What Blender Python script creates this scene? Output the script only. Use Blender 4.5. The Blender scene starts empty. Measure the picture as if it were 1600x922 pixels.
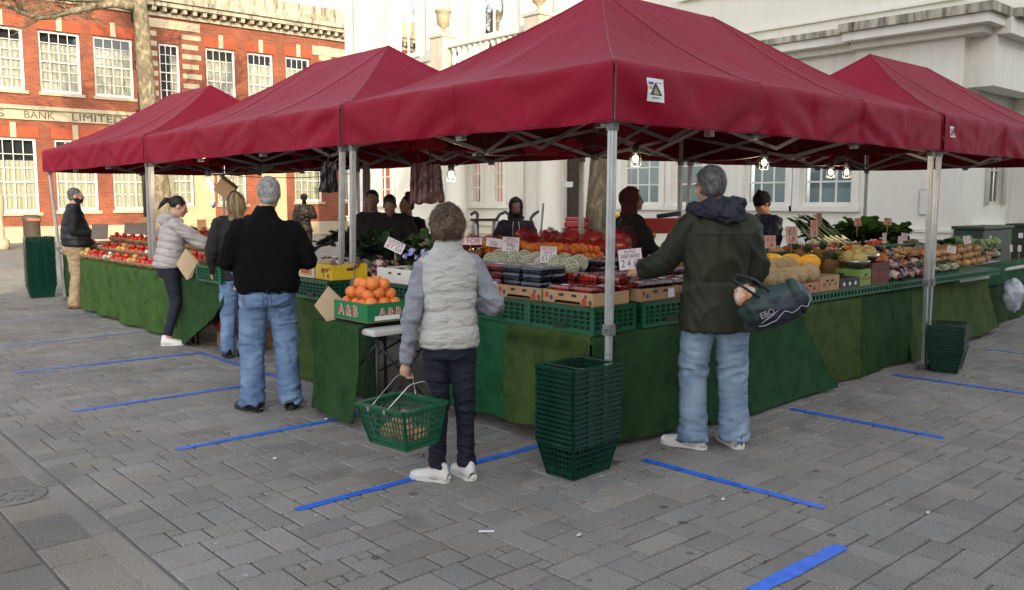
import bpy, bmesh, math, random
from mathutils import Vector, Matrix, noise, Quaternion, Euler
random.seed(7)
rnd = random.random
def U(a, b): return a + (b - a) * random.random()
SC = bpy.context.scene
COL = SC.collection
R = math.radians
V = Vector
# ------------------------------------------------------------------ camera
F = 1355.4
CP = V((-3.833, -3.376, 1.587))
YAW, PIT = R(47.957), R(6.196)
FW = V((math.cos(YAW)*math.cos(PIT), math.sin(YAW)*math.cos(PIT), -math.sin(PIT)))
RT = FW.cross(V((0, 0, 1))).normalized()
UPV = RT.cross(FW)
cam = bpy.data.cameras.new('camera'); camo = bpy.data.objects.new('camera', cam); COL.objects.link(camo)
camo.location = CP; camo.rotation_euler = (R(90) - PIT, 0, YAW - R(90))
cam.sensor_width = 36; cam.lens = F/1600*36; cam.clip_start = .05; cam.clip_end = 1500
SC.camera = camo
def ray(px, py): return FW + RT*((px-800)/F) - UPV*((py-461)/F)
def at(px, py, z=0.0):
    v = ray(px, py); return CP + v*((z-CP.z)/v.z)
def atX(px, py, X):
    v = ray(px, py); return CP + v*((X-CP.x)/v.x)
def atY(px, py, Y):
    v = ray(px, py); return CP + v*((Y-CP.y)/v.y)
def atD(px, py, D): return CP + ray(px, py)*D
# ------------------------------------------------------------------ object helpers
def link(o, parent=None):
    COL.objects.link(o)
    if parent is not None: o.parent = parent
    return o
def tag(o, label=None, cat=None, group=None, kind=None):
    if label: o['label'] = label
    if cat: o['category'] = cat
    if group: o['group'] = group
    if kind: o['kind'] = kind
    return o
def thing(name, label, cat, loc=(0, 0, 0), rz=0, group=None):
    o = bpy.data.objects.new(name, None); o.empty_display_size = .1
    link(o); o.location = loc; o.rotation_euler = (0, 0, rz)
    return tag(o, label, cat, group)
def dup(root, loc=None, rz=None, label=None, group=None, rot=None, scale=None):
    r = root.copy(); COL.objects.link(r)
    if loc is not None: r.location = loc
    if rz is not None: r.rotation_euler = (0, 0, rz)
    if rot is not None: r.rotation_euler = rot
    if scale is not None: r.scale = (scale,)*3 if not hasattr(scale, '__len__') else scale
    if label: r['label'] = label
    if group: r['group'] = group
    for ch in list(root.children):
        c = ch.copy(); COL.objects.link(c); c.parent = r
        for g in list(ch.children):
            d = g.copy(); COL.objects.link(d); d.parent = c
    return r
class MB:
    def __init__(s): s.v = []; s.f = []; s.m = []; s.sm = []
    def add(s, vs, fs, mi=0, smooth=False):
        b = len(s.v); s.v += [tuple(v) for v in vs]
        for f in fs: s.f.append([b+i for i in f]); s.m.append(mi); s.sm.append(smooth)
        return s
    def box(s, c, d, rz=0, mi=0, rot=None, taper=1.0):
        c = V(c); h = V(d)/2; M3 = rot.to_matrix() if rot is not None else Matrix.Rotation(rz, 3, 'Z')
        vs = []
        for z in (-1, 1):
            t = taper if z > 0 else 1
            for x, y in ((-1, -1), (1, -1), (1, 1), (-1, 1)): vs.append(c + M3 @ V((x*h.x*t, y*h.y*t, z*h.z)))
        return s.add(vs, [(0, 3, 2, 1), (4, 5, 6, 7), (0, 1, 5, 4), (1, 2, 6, 5), (2, 3, 7, 6), (3, 0, 4, 7)], mi)
    def bx(s, a, b, mi=0):
        a = V(a); b = V(b); return s.box((a+b)/2, [abs(q) for q in (b-a)], mi=mi)
    def bar(s, p, q, w, h=None, mi=0, upv=(0, 0, 1)):
        p = V(p); q = V(q); h = h or w; d = (q-p).normalized(); upv = V(upv)
        if abs(d.dot(upv)) > .98: upv = V((1, 0, 0))
        a = d.cross(upv).normalized()*w/2; b = a.cross(d).normalized()*h/2
        vs = [p-a-b, p+a-b, p+a+b, p-a+b, q-a-b, q+a-b, q+a+b, q-a+b]
        return s.add(vs, [(0, 3, 2, 1), (4, 5, 6, 7), (0, 1, 5, 4), (1, 2, 6, 5), (2, 3, 7, 6), (3, 0, 4, 7)], mi)
    def tube(s, pts, r, n=8, mi=0, closed=False, caps=True, flat=1.0):
        pts = [V(p) for p in pts]; rs = r if hasattr(r, '__len__') else [r]*len(pts)
        rings = []; up = None
        for i, p in enumerate(pts):
            if closed: d = (pts[(i+1) % len(pts)]-pts[i-1]).normalized()
            else: d = (pts[min(i+1, len(pts)-1)]-pts[max(i-1, 0)]).normalized()
            if up is None:
                a = V((0, 0, 1)) if abs(d.z) < .9 else V((1, 0, 0)); up = (a - d*a.dot(d)).normalized()
            else:
                up = (up - d*up.dot(d))
                up = up.normalized() if up.length > 1e-6 else d.orthogonal().normalized()
            sd = d.cross(up)
            rings.append([p + (sd*math.cos(2*math.pi*k/n)*flat + up*math.sin(2*math.pi*k/n))*rs[i] for k in range(n)])
        vs = [v for rg in rings for v in rg]; fs = []; m = len(pts)
        for i in range(m if closed else m-1):
            j = (i+1) % m
            for k in range(n): fs.append((i*n+k, i*n+(k+1) % n, j*n+(k+1) % n, j*n+k))
        s.add(vs, fs, mi, True)
        if caps and not closed:
            b = len(s.v)-len(vs)
            s.f.append([b+k for k in range(n)][::-1]); s.m.append(mi); s.sm.append(False)
            s.f.append([b+(m-1)*n+k for k in range(n)]); s.m.append(mi); s.sm.append(False)
        return s
    def lathe(s, prof, c=(0, 0, 0), n=16, mi=0, smooth=True, sx=1, sy=1):
        c = V(c); vs = []; fs = []
        for r, z in prof:
            for k in range(n):
                a = 2*math.pi*k/n; vs.append(c+V((r*math.cos(a)*sx, r*math.sin(a)*sy, z)))
        for i in range(len(prof)-1):
            for k in range(n): fs.append((i*n+k, i*n+(k+1) % n, (i+1)*n+(k+1) % n, (i+1)*n+k))
        if prof[0][0] > 1e-4: fs.append(tuple(range(n))[::-1])
        if prof[-1][0] > 1e-4: fs.append(tuple((len(prof)-1)*n+k for k in range(n)))
        return s.add(vs, fs, mi, smooth)
    def ball(s, c, r, n=12, m=8, mi=0, rot=None, fn=None):
        c = V(c); r = V(r) if hasattr(r, '__len__') else V((r, r, r)); vs = []; fs = []
        M3 = rot.to_matrix() if rot is not None else Matrix.Identity(3)
        for i in range(1, m):
            t = math.pi*i/m
            for k in range(n):
                a = 2*math.pi*k/n; d = V((math.sin(t)*math.cos(a), math.sin(t)*math.sin(a), math.cos(t)))
                q = fn(d) if fn else 1
                vs.append(c+M3 @ V((d.x*r.x*q, d.y*r.y*q, d.z*r.z*q)))
        q0 = fn(V((0, 0, 1))) if fn else 1; q1 = fn(V((0, 0, -1))) if fn else 1
        vs.append(c+M3 @ V((0, 0, r.z*q0))); vs.append(c-M3 @ V((0, 0, r.z*q1)))
        for i in range(m-2):
            for k in range(n): fs.append((i*n+k, (i+1)*n+k, (i+1)*n+(k+1) % n, i*n+(k+1) % n))
        T = (m-1)*n
        for k in range(n): fs.append((T, k, (k+1) % n)); fs.append((T+1, (m-2)*n+(k+1) % n, (m-2)*n+k))
        return s.add(vs, fs, mi, True)
    def prism(s, poly, z0, z1, M=None, mi=0):
        n = len(poly); M = M or Matrix.Identity(4)
        vs = [M @ V((x, y, z0)) for x, y in poly]+[M @ V((x, y, z1)) for x, y in poly]
        fs = [tuple(range(n))[::-1], tuple(range(n, 2*n))]+[(i, (i+1) % n, n+(i+1) % n, n+i) for i in range(n)]
        return s.add(vs, fs, mi)
    def grid(s, fn, nu, nv, mi=0, smooth=True, flip=False):
        vs = [fn(i/nu, j/nv) for j in range(nv+1) for i in range(nu+1)]; fs = []
        for j in range(nv):
            for i in range(nu):
                a = j*(nu+1)+i; q = (a, a+1, a+nu+2, a+nu+1); fs.append(q[::-1] if flip else q)
        return s.add(vs, fs, mi, smooth)
    def mesh(s, name, mats):
        me = bpy.data.meshes.new(name); me.from_pydata(s.v, [], s.f)
        for m in (mats if isinstance(mats, (list, tuple)) else [mats]): me.materials.append(m)
        me.polygons.foreach_set('material_index', s.m); me.polygons.foreach_set('use_smooth', s.sm); me.update()
        return me
    def build(s, name, mats, parent=None):
        return link(bpy.data.objects.new(name, s.mesh(name, mats)), parent)
def bevel(o, w=.004, seg=1):
    m = o.modifiers.new('bevel', 'BEVEL'); m.width = w; m.segments = seg; m.limit_method = 'ANGLE'; return o
# ------------------------------------------------------------------ materials
def newmat(name):
    m = bpy.data.materials.new(name); m.use_nodes = True; nt = m.node_tree
    return m, nt, nt.nodes['Principled BSDF'], nt.nodes.new, nt.links.new
def mat(name, col, rough=.6, var=.12, scale=8, bump=0., bscale=60, metal=0, spec=.5, col2=None, objvar=0., huevar=0., stretch=(1, 1, 1), coat=0, sheen=0, trans=0, coord='Object', detail=3, sss=0, folds=0., fsc=7, fst=(1, 1, 1.6)):
    m, nt, bs, N, L = newmat(name)
    tc = N('ShaderNodeTexCoord'); mp = N('ShaderNodeMapping'); mp.inputs['Scale'].default_value = stretch
    L(tc.outputs[coord], mp.inputs['Vector'])
    nz = N('ShaderNodeTexNoise'); nz.inputs['Scale'].default_value = scale; nz.inputs['Detail'].default_value = detail
    L(mp.outputs[0], nz.inputs['Vector'])
    rp = N('ShaderNodeValToRGB'); c = list(col[:3]); c2 = col2 or [min(1, q*(1+var)) for q in c]
    c1 = c if col2 else [q*(1-var) for q in c]
    rp.color_ramp.elements[0].position = .35; rp.color_ramp.elements[1].position = .65
    rp.color_ramp.elements[0].color = (*c1, 1); rp.color_ramp.elements[1].color = (*c2, 1)
    L(nz.outputs['Fac'], rp.inputs['Fac']); out = rp.outputs['Color']
    if objvar or huevar:
        oi = N('ShaderNodeObjectInfo'); hs = N('ShaderNodeHueSaturation')
        ma = N('ShaderNodeMapRange'); ma.inputs['To Min'].default_value = 1-objvar; ma.inputs['To Max'].default_value = 1+objvar
        mh = N('ShaderNodeMapRange'); mh.inputs['To Min'].default_value = .5-huevar; mh.inputs['To Max'].default_value = .5+huevar
        L(oi.outputs['Random'], ma.inputs['Value']); L(ma.outputs[0], hs.inputs['Value'])
        L(oi.outputs['Random'], mh.inputs['Value']); L(mh.outputs[0], hs.inputs['Hue'])
        L(out, hs.inputs['Color']); out = hs.outputs['Color']
    L(out, bs.inputs['Base Color'])
    bs.inputs['Roughness'].default_value = rough; bs.inputs['Metallic'].default_value = metal
    bs.inputs['Specular IOR Level'].default_value = spec; bs.inputs['Coat Weight'].default_value = coat
    bs.inputs['Sheen Weight'].default_value = sheen
    if sss:
        bs.inputs['Subsurface Weight'].default_value = sss; bs.inputs['Subsurface Radius'].default_value = (.01, .004, .002)
    if trans: bs.inputs['Transmission Weight'].default_value = trans
    if bump:
        n2 = N('ShaderNodeTexNoise'); n2.inputs['Scale'].default_value = bscale; n2.inputs['Detail'].default_value = 3
        L(mp.outputs[0], n2.inputs['Vector'])
        bp = N('ShaderNodeBump'); bp.inputs['Strength'].default_value = bump; bp.inputs['Distance'].default_value = .01
        L(n2.outputs['Fac'], bp.inputs['Height']); L(bp.outputs[0], bs.inputs['Normal'])
    if folds:
        m2 = N('ShaderNodeMapping'); m2.inputs['Scale'].default_value = fst; m2.inputs['Rotation'].default_value = (.5, .35, 0); L(tc.outputs[coord], m2.inputs[0])
        n3 = N('ShaderNodeTexNoise'); n3.noise_type = 'RIDGED_MULTIFRACTAL'; n3.inputs['Scale'].default_value = fsc; n3.inputs['Detail'].default_value = 2.5; n3.inputs['Distortion'].default_value = .6; L(m2.outputs[0], n3.inputs[0])
        b3 = N('ShaderNodeBump'); b3.inputs['Strength'].default_value = folds; b3.inputs['Distance'].default_value = .045
        L(n3.outputs[0], b3.inputs['Height'])
        if bump: L(b3.outputs[0], bp.inputs['Normal'])
        else: L(b3.outputs[0], bs.inputs['Normal'])
    return m
def emis(name, col, st):
    m, nt, bs, N, L = newmat(name)
    bs.inputs['Base Color'].default_value = (*col, 1); bs.inputs['Emission Color'].default_value = (*col, 1)
    bs.inputs['Emission Strength'].default_value = st; return m
def clearmat(name, tint=(.9, .95, .95), gl=.12, rough=.08):
    m, nt, bs, N, L = newmat(name); nt.nodes.remove(bs)
    out = nt.nodes['Material Output']; t = N('ShaderNodeBsdfTransparent'); t.inputs[0].default_value = (*tint, 1)
    g = N('ShaderNodeBsdfGlossy'); g.inputs['Roughness'].default_value = rough
    mx = N('ShaderNodeMixShader'); fr = N('ShaderNodeFresnel'); fr.inputs[0].default_value = 1.45
    ad = N('ShaderNodeMath'); ad.operation = 'ADD'; ad.inputs[1].default_value = gl
    L(fr.outputs[0], ad.inputs[0]); L(ad.outputs[0], mx.inputs[0]); L(t.outputs[0], mx.inputs[1]); L(g.outputs[0], mx.inputs[2])
    L(mx.outputs[0], out.inputs[0]); return m
def brickmat(name, c1, c2, mortar, bw=.225, bh=.075, ms=.008, rough=.85, axis='XZ'):
    m, nt, bs, N, L = newmat(name)
    tc = N('ShaderNodeTexCoord'); sp = N('ShaderNodeSeparateXYZ'); cb = N('ShaderNodeCombineXYZ')
    L(tc.outputs['Object'], sp.inputs[0]); L(sp.outputs[axis[0]], cb.inputs[0]); L(sp.outputs[axis[1]], cb.inputs[1])
    bt = N('ShaderNodeTexBrick'); bt.inputs['Scale'].default_value = 1; bt.inputs['Brick Width'].default_value = bw
    bt.inputs['Row Height'].default_value = bh; bt.inputs['Mortar Size'].default_value = ms; bt.inputs['Mortar Smooth'].default_value = .3
    bt.inputs['Bias'].default_value = -.2
    bt.inputs['Color1'].default_value = (*c1, 1); bt.inputs['Color2'].default_value = (*c2, 1); bt.inputs['Mortar'].default_value = (*mortar, 1)
    L(cb.outputs[0], bt.inputs['Vector'])
    nz = N('ShaderNodeTexNoise'); nz.inputs['Scale'].default_value = .7; nz.inputs['Detail'].default_value = 6; L(tc.outputs['Object'], nz.inputs['Vector'])
    hs = N('ShaderNodeHueSaturation'); mr = N('ShaderNodeMapRange'); mr.inputs['From Min'].default_value = .3; mr.inputs['From Max'].default_value = .7
    mr.inputs['To Min'].default_value = .7; mr.inputs['To Max'].default_value = 1.25
    L(nz.outputs['Fac'], mr.inputs['Value']); L(mr.outputs[0], hs.inputs['Value']); L(bt.outputs['Color'], hs.inputs['Color'])
    L(hs.outputs[0], bs.inputs['Base Color']); bs.inputs['Roughness'].default_value = rough
    bp = N('ShaderNodeBump'); bp.inputs['Strength'].default_value = .5; bp.inputs['Distance'].default_value = .01; bp.invert = True
    L(bt.outputs['Fac'], bp.inputs['Height']); L(bp.outputs[0], bs.inputs['Normal']); return m

def stainmat(name, col, dirt, rough=.8, amount=.5, streak=True, lo=.5):
    """painted render with weather streaks and grime of its own"""
    m, nt, bs, N, L = newmat(name)
    tc = N('ShaderNodeTexCoord'); mp = N('ShaderNodeMapping'); mp.inputs['Scale'].default_value = (2.2, 2.2, .35) if streak else (1, 1, 1)
    L(tc.outputs['Object'], mp.inputs[0])
    nz = N('ShaderNodeTexNoise'); nz.inputs['Scale'].default_value = 2.5; nz.inputs['Detail'].default_value = 8; nz.inputs['Roughness'].default_value = .65
    L(mp.outputs[0], nz.inputs['Vector'])
    rp = N('ShaderNodeValToRGB'); rp.color_ramp.elements[0].position = lo; rp.color_ramp.elements[1].position = lo+.28
    rp.color_ramp.elements[0].color = (0, 0, 0, 1); rp.color_ramp.elements[1].color = (amount, amount, amount, 1)
    L(nz.outputs['Fac'], rp.inputs[0])
    n3 = N('ShaderNodeTexNoise'); n3.inputs['Scale'].default_value = .6; n3.inputs['Detail'].default_value = 4; L(tc.outputs['Object'], n3.inputs['Vector'])
    m0 = N('ShaderNodeMix'); m0.data_type = 'RGBA'; m0.inputs[6].default_value = (*[c*.9 for c in col], 1); m0.inputs[7].default_value = (*[min(1, c*1.05) for c in col], 1)
    L(n3.outputs['Fac'], m0.inputs[0])
    mx = N('ShaderNodeMix'); mx.data_type = 'RGBA'; L(rp.outputs[0], mx.inputs[0]); L(m0.outputs[2], mx.inputs[6]); mx.inputs[7].default_value = (*dirt, 1)
    L(mx.outputs[2], bs.inputs['Base Color']); bs.inputs['Roughness'].default_value = rough
    n2 = N('ShaderNodeTexNoise'); n2.inputs['Scale'].default_value = 30; L(tc.outputs['Object'], n2.inputs['Vector'])
    bp = N('ShaderNodeBump'); bp.inputs['Strength'].default_value = .15; bp.inputs['Distance'].default_value = .01
    L(n2.outputs['Fac'], bp.inputs['Height']); L(bp.outputs[0], bs.inputs['Normal']); return m
def text_mesh(txt, size, mat_, name, parent, loc, rot, depth=.004, width=None, font_shear=0, bold=0):
    cu = bpy.data.curves.new(name, 'FONT'); cu.body = txt; cu.size = size; cu.extrude = depth; cu.shear = font_shear; cu.offset = bold
    cu.resolution_u = 3; cu.align_x = 'CENTER'; cu.align_y = 'CENTER'
    o = bpy.data.objects.new(name+'_tmp', cu); COL.objects.link(o)
    dg = bpy.context.evaluated_depsgraph_get(); me = bpy.data.meshes.new_from_object(o.evaluated_get(dg))
    bpy.data.objects.remove(o)
    if width:
        xs = [v.co.x for v in me.vertices]; w = max(xs)-min(xs); k = width/w
        for v in me.vertices: v.co.x *= k
    me.materials.clear(); me.materials.append(mat_)
    o = bpy.data.objects.new(name, me); link(o, parent); o.location = loc; o.rotation_euler = rot; return o
# ------------------------------------------------------------------ world and light
W = bpy.data.worlds.new('World'); SC.world = W; W.use_nodes = True
wn = W.node_tree; bg = wn.nodes['Background']; sky = wn.nodes.new('ShaderNodeTexSky'); sky.sky_type = 'NISHITA'; sky.sun_disc = False
SUNH = V((.4, .917, 0)).normalized(); SEL = R(16)
sd = V((SUNH.x*math.cos(SEL), SUNH.y*math.cos(SEL), -math.sin(SEL)))   # travel direction of the light
sky.sun_elevation = SEL
sky.sun_rotation = math.atan2(-sd.x, -sd.y)
sky.air_density = 1.0; sky.dust_density = 2.0; sky.ozone_density = 1.0
hs_ = wn.nodes.new('ShaderNodeHueSaturation'); hs_.inputs['Saturation'].default_value = .36; wn.links.new(sky.outputs[0], hs_.inputs['Color']); wn.links.new(hs_.outputs[0], bg.inputs[0]); bg.inputs[1].default_value = .15
sl = bpy.data.lights.new('sun', 'SUN'); sl.energy = 1.6; sl.angle = R(.5); sl.color = (1, .80, .52)
so = bpy.data.objects.new('sun', sl); COL.objects.link(so); so.rotation_euler = (-sd).to_track_quat('Z', 'Y').to_euler()
vs = SC.view_settings; vs.view_transform = 'Standard'; vs.look = 'None'; vs.exposure = 1.72; vs.gamma = 1; vs.use_curve_mapping = False
SC.cycles.max_bounces = 6; SC.cycles.transparent_max_bounces = 12
# ================================================================== GROUND
m_ground = mat('ground_mat', (.2, .19, .175), .9, .15, 3, .3, 50)
def paver_mat():
    m, nt, bs, N, L = newmat('paver_mat')
    at_ = N('ShaderNodeAttribute'); at_.attribute_name = 'tone'; tc = N('ShaderNodeTexCoord')
    nz = N('ShaderNodeTexNoise'); nz.inputs['Scale'].default_value = 160; nz.inputs['Detail'].default_value = 2; L(tc.outputs['Object'], nz.inputs[0])
    n2 = N('ShaderNodeTexNoise'); n2.inputs['Scale'].default_value = .9; n2.inputs['Detail'].default_value = 7; n2.inputs['Roughness'].default_value = .6; L(tc.outputs['Object'], n2.inputs[0])
    def mr(src, a, b, c, d):
        q = N('ShaderNodeMapRange'); q.inputs[1].default_value = a; q.inputs[2].default_value = b; q.inputs[3].default_value = c; q.inputs[4].default_value = d; L(src, q.inputs[0]); return q.outputs[0]
    def mul(a, b):
        q = N('ShaderNodeMath'); q.operation = 'MULTIPLY'; L(a, q.inputs[0]); L(b, q.inputs[1]); return q.outputs[0]
    f = mul(mr(nz.outputs[0], .3, .7, .55, 1.45), mr(n2.outputs[0], .3, .7, .8, 1.15))
    # spilt patches, darker, with edges of their own
    n3 = N('ShaderNodeTexNoise'); n3.inputs['Scale'].default_value = 1.7; n3.inputs['Detail'].default_value = 5; L(tc.outputs['Object'], n3.inputs[0])
    f = mul(f, mr(n3.outputs[0], .60, .68, 1, .74))
    # trodden gum: small round dark and pale spots
    for sc, th, val in ((3.1, .085, .45), (4.3, .06, 1.55), (2.3, .05, .55)):
        vo = N('ShaderNodeTexVoronoi'); vo.inputs['Scale'].default_value = sc
        mp = N('ShaderNodeMapping'); mp.inputs['Location'].default_value = (sc*3, sc, 0); L(tc.outputs['Object'], mp.inputs[0]); L(mp.outputs[0], vo.inputs['Vector'])
        f = mul(f, mr(vo.outputs['Distance'], th*.8, th, val, 1))
    sc_ = N('ShaderNodeVectorMath'); sc_.operation = 'SCALE'; L(at_.outputs['Color'], sc_.inputs[0]); L(f, sc_.inputs['Scale'])
    L(sc_.outputs[0], bs.inputs['Base Color']); bs.inputs['Roughness'].default_value = .82; bs.inputs['Specular IOR Level'].default_value = .35
    bp = N('ShaderNodeBump'); bp.inputs['Strength'].default_value = .35; bp.inputs['Distance'].default_value = .004
    L(nz.outputs[0], bp.inputs['Height']); L(bp.outputs[0], bs.inputs['Normal']); return m
m_paver = paver_mat()
g = MB(); g.add([(-400, -400, -.012), (400, -400, -.012), (400, 400, -.012), (-400, 400, -.012)], [(0, 1, 2, 3)])
tag(g.build('ground', m_ground), kind='structure')
def pave(name, x0, x1, y0, y1, widths, lens, base, tone, gap=.004, z=0, skew=False, jit=.0015):
    mb = MB(); tones = []; x = x0; k = 0
    while x < x1:
        w = random.choice(widths); y = y0 - U(0, .4)
        while y < y1:
            l = random.choice(lens)*U(.96, 1.04); t = U(1-tone, 1+tone); tint = U(-.03, .03)
            h = [z+U(-jit, jit) for _ in range(4)]; a, b, c, d = x+gap, x+w-gap, y+gap, y+l-gap; e = .006; dz = .006
            vs = [(a+e, c+e, h[0]), (b-e, c+e, h[1]), (b-e, d-e, h[2]), (a+e, d-e, h[3]), (a, c, z-dz), (b, c, z-dz), (b, d, z-dz), (a, d, z-dz)]
            mb.add(vs, [(0, 1, 2, 3), (4, 5, 1, 0), (5, 6, 2, 1), (6, 7, 3, 2), (7, 4, 0, 3)])
            tones += [(base[0]*t*(1+tint), base[1]*t, base[2]*t*(1-tint), 1)]*5
            y += l
        x += w
    o = mb.build(name, m_paver); me = o.data; ca = me.color_attributes.new('tone', 'FLOAT_COLOR', 'CORNER')
    i = 0
    for p, t in zip(me.polygons, tones):
        for li in p.loop_indices: ca.data[li].color = t
    return tag(o, kind='structure')
# small concrete blocks laid in a random ashlar bond on a 10 cm module
def pave_ashlar(name, x0, x1, y0, y1, mod, sizes, base, tone, gap=.0042, jit=.0014):
    nx, ny = int((x1-x0)/mod), int((y1-y0)/mod); occ = [bytearray(ny) for _ in range(nx)]; mb = MB(); tones = []; rr = random.Random(21)
    for i in range(nx):
        for j in range(ny):
            if occ[i][j]: continue
            sz = list(sizes); rr.shuffle(sz); w, h = 1, 1
            for (a, b_) in sz:
                if i+a <= nx and j+b_ <= ny and all(not occ[i+p][j+q] for p in range(a) for q in range(b_)): w, h = a, b_; break
            for p in range(w):
                for q in range(h): occ[i+p][j+q] = 1
            X, Y = x0+i*mod, y0+j*mod; t = rr.uniform(1-tone, 1+tone)*(rr.choice((1, 1, 1, .9, 1.07))); tint = rr.uniform(-.02, .035)
            g1, g2 = gap*rr.uniform(.6, 1.5), gap*rr.uniform(.6, 1.5); a, b_, c, d = X+g1, X+w*mod-g2, Y+g2, Y+h*mod-g1; e = .005; hz = [rr.uniform(-jit, jit) for _ in range(4)]; dz = .007
            k = .006 if rr.random() < .25 else .001
            vs = [(a+e+k, c+e+k, hz[0]), (b_-e, c+e, hz[1]), (b_-e, d-e, hz[2]), (a+e, d-e, hz[3]), (a, c, -dz), (b_, c, -dz), (b_, d, -dz), (a, d, -dz)]
            mb.add(vs, [(0, 1, 2, 3), (4, 5, 1, 0), (5, 6, 2, 1), (6, 7, 3, 2), (7, 4, 0, 3)]); tones += [(base[0]*t*(1+tint), base[1]*t, base[2]*t*(1-tint), 1)]*5
    o = mb.build(name, m_paver); me = o.data; ca = me.color_attributes.new('tone', 'FLOAT_COLOR', 'CORNER'); flat = []
    for t in tones: flat += list(t)*4
    ca.data.foreach_set('color', flat); return tag(o, kind='structure')
KX = -2.66
pave_ashlar('plaza_paving', KX+.13, 12.9, -4.2, 20, .076, [(2, 3), (3, 2), (2, 2), (2, 3), (3, 2), (2, 4), (3, 3), (4, 2)], (.234, .219, .200), .06)
pave('footway_paving', KX-3.2, KX-.02, -4.2, 24, [.3, .26, .36], [.26, .36, .44, .3], (.20, .178, .15), .2, gap=.005, jit=.003)
pave('kerb_paving', KX, KX+.11, -4.2, 24, [.12], [.9], (.235, .215, .19), .08)
# blue tape marking where to queue
def tape_mat():
    m, nt, bs, N, L = newmat('blue_tape_mat')
    tc = N('ShaderNodeTexCoord'); nz = N('ShaderNodeTexNoise'); nz.inputs['Scale'].default_value = 14; nz.inputs['Detail'].default_value = 6; L(tc.outputs['Object'], nz.inputs[0])
    rp = N('ShaderNodeValToRGB'); rp.color_ramp.elements[0].color = (.003, .10, .62, 1); rp.color_ramp.elements[1].color = (.02, .20, .85, 1)
    rp.color_ramp.elements[0].position = .3; rp.color_ramp.elements[1].position = .75
    L(nz.outputs[0], rp.inputs[0]); L(rp.outputs[0], bs.inputs['Base Color']); bs.inputs['Roughness'].default_value = .45
    bp = N('ShaderNodeBump'); bp.inputs['Strength'].default_value = .5; bp.inputs['Distance'].default_value = .004
    L(nz.outputs[0], bp.inputs['Height']); L(bp.outputs[0], bs.inputs['Normal']); return m
m_tape = tape_mat()
m_tape2 = mat('glare_pale_tape_mat', (.10, .20, .55), .6, .2, 6, .3, 40, col2=(.25, .33, .6))  # paler tape: glare on the left strips is put into the colour
def tape(a, b, w=.056, m=m_tape, z=.004, wav=.004):
    a = V((*a, 0)); b = V((*b, 0)); d = (b-a); n = max(4, int(d.length/.08)); pr = V((-d.y, d.x, 0)).normalized()*w/2
    mb = MB(); sd_ = U(0, 99)
    def fn(s, t):
        p = a+d*s; k = (t-.5)*2; j = noise.noise(V((s*n*.35+sd_, k*3, 0)))*wav
        e = 0
        if s in (0, 1): e = U(-.015, .015)
        q = p+pr*k*(1+j/w)+d.normalized()*e + pr.normalized()*noise.noise(V((s*6+sd_, 0, 0)))*.006
        return (q.x, q.y, z+abs(noise.noise(V((s*40+sd_, k, 0))))*.0015)
    mb.grid(fn, n, 2, flip=True); return mb
TG = 'blue tape strips stuck to the paving'
for a, b, lab, m in [
    ((-1.76, .586), (-.03, .598), 'bright blue tape strip running behind the white trainers of the woman holding the basket', m_tape),
    ((-1.8, 2.09), (-.38, 2.075), 'blue tape strip pointing at the corner of the small orange table', m_tape),
    ((-1.99, 3.63), (-.5, 3.626), 'blue tape strip ending behind the black shoes of the man in the black jumper', m_tape),
    ((-1.96, 5.59), (-.21, 5.49), 'blue tape strip with a bent end, behind the black-jumpered man', m_tape),
    ((-1.71, 7.38), (-.18, 7.39), 'glare-paled blue tape strip on the left, second from farthest', m_tape2),
    ((-1.4, 9.56), (.03, 9.63), 'farthest glare-paled blue tape strip near the man in beige trousers', m_tape2),
    ((.25, -.06), (.288, -1.23), 'blue tape strip in front of the green-coated man with white trainers', m_tape),
    ((2.12, .03), (2.135, -1.09), 'blue tape strip starting at the flared corner of green matting', m_tape),
    ((4.0, .1), (4.067, -1.2), 'blue tape strip starting by the right tent leg', m_tape),
    ((6.13, .05), (6.16, -.6), 'pale blue tape strip at the far right beyond the small basket stack', m_tape2)]:
    tag(tape(a, b, m=m).build('blue_tape', m), lab, 'tape', TG)
tag(tape((-.24, 5.5), (-.24, 3.72), w=.04).build('blue_tape', m_tape), 'long blue tape strip joining two strips behind the man in the black jumper', 'tape', TG)
tag(tape((-.83, -1.52), (-.12, -1.53), w=.075, wav=.02).build('blue_tape', m_tape), 'wide crinkled blue tape strip at the bottom edge, nearest the camera', 'tape', TG)
# manhole lid and litter
mh = MB(); c = at(22, 775); mh.lathe([(.0, -.004), (.16, -.004), (.165, .002), (.15, .003), (.0, .003)], (c.x, c.y, 0), 28)
for k in range(9):
    a = k*2*math.pi/9; mh.box((c.x+.08*math.cos(a), c.y+.08*math.sin(a), .005), (.03, .03, .005), a)
tag(mh.build('manhole_cover', mat('lid_mat', (.17, .158, .14), .7, .2, 20, .3, 80)), 'round stone-grey access lid at the left edge of the paving', 'manhole cover')
c = at(760, 832); l = MB().box((c.x, c.y, .006), (.075, .022, .002), R(-42)); tag(bevel(l.build('paper_scrap', mat('paper_mat', (.75, .75, .78), .7, .03))), 'small white paper scrap lying on bare paving', 'litter')
c = at(657, 715); l = MB()
for k in range(5):
    a = k*1.2; l.add([(c.x, c.y, .006), (c.x+.05*math.cos(a), c.y+.05*math.sin(a), .012), (c.x+.03*math.cos(a+.5), c.y+.03*math.sin(a+.5), .016)], [(0, 1, 2)])
tag(l.build('dry_leaf', mat('leaf_mat', (.10, .02, .012), .7, .3)), 'curled dark red leaf behind the woman with the basket', 'leaf')
m_litter = mat('litter_mat', (.62, .6, .55), .8, .1)
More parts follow.
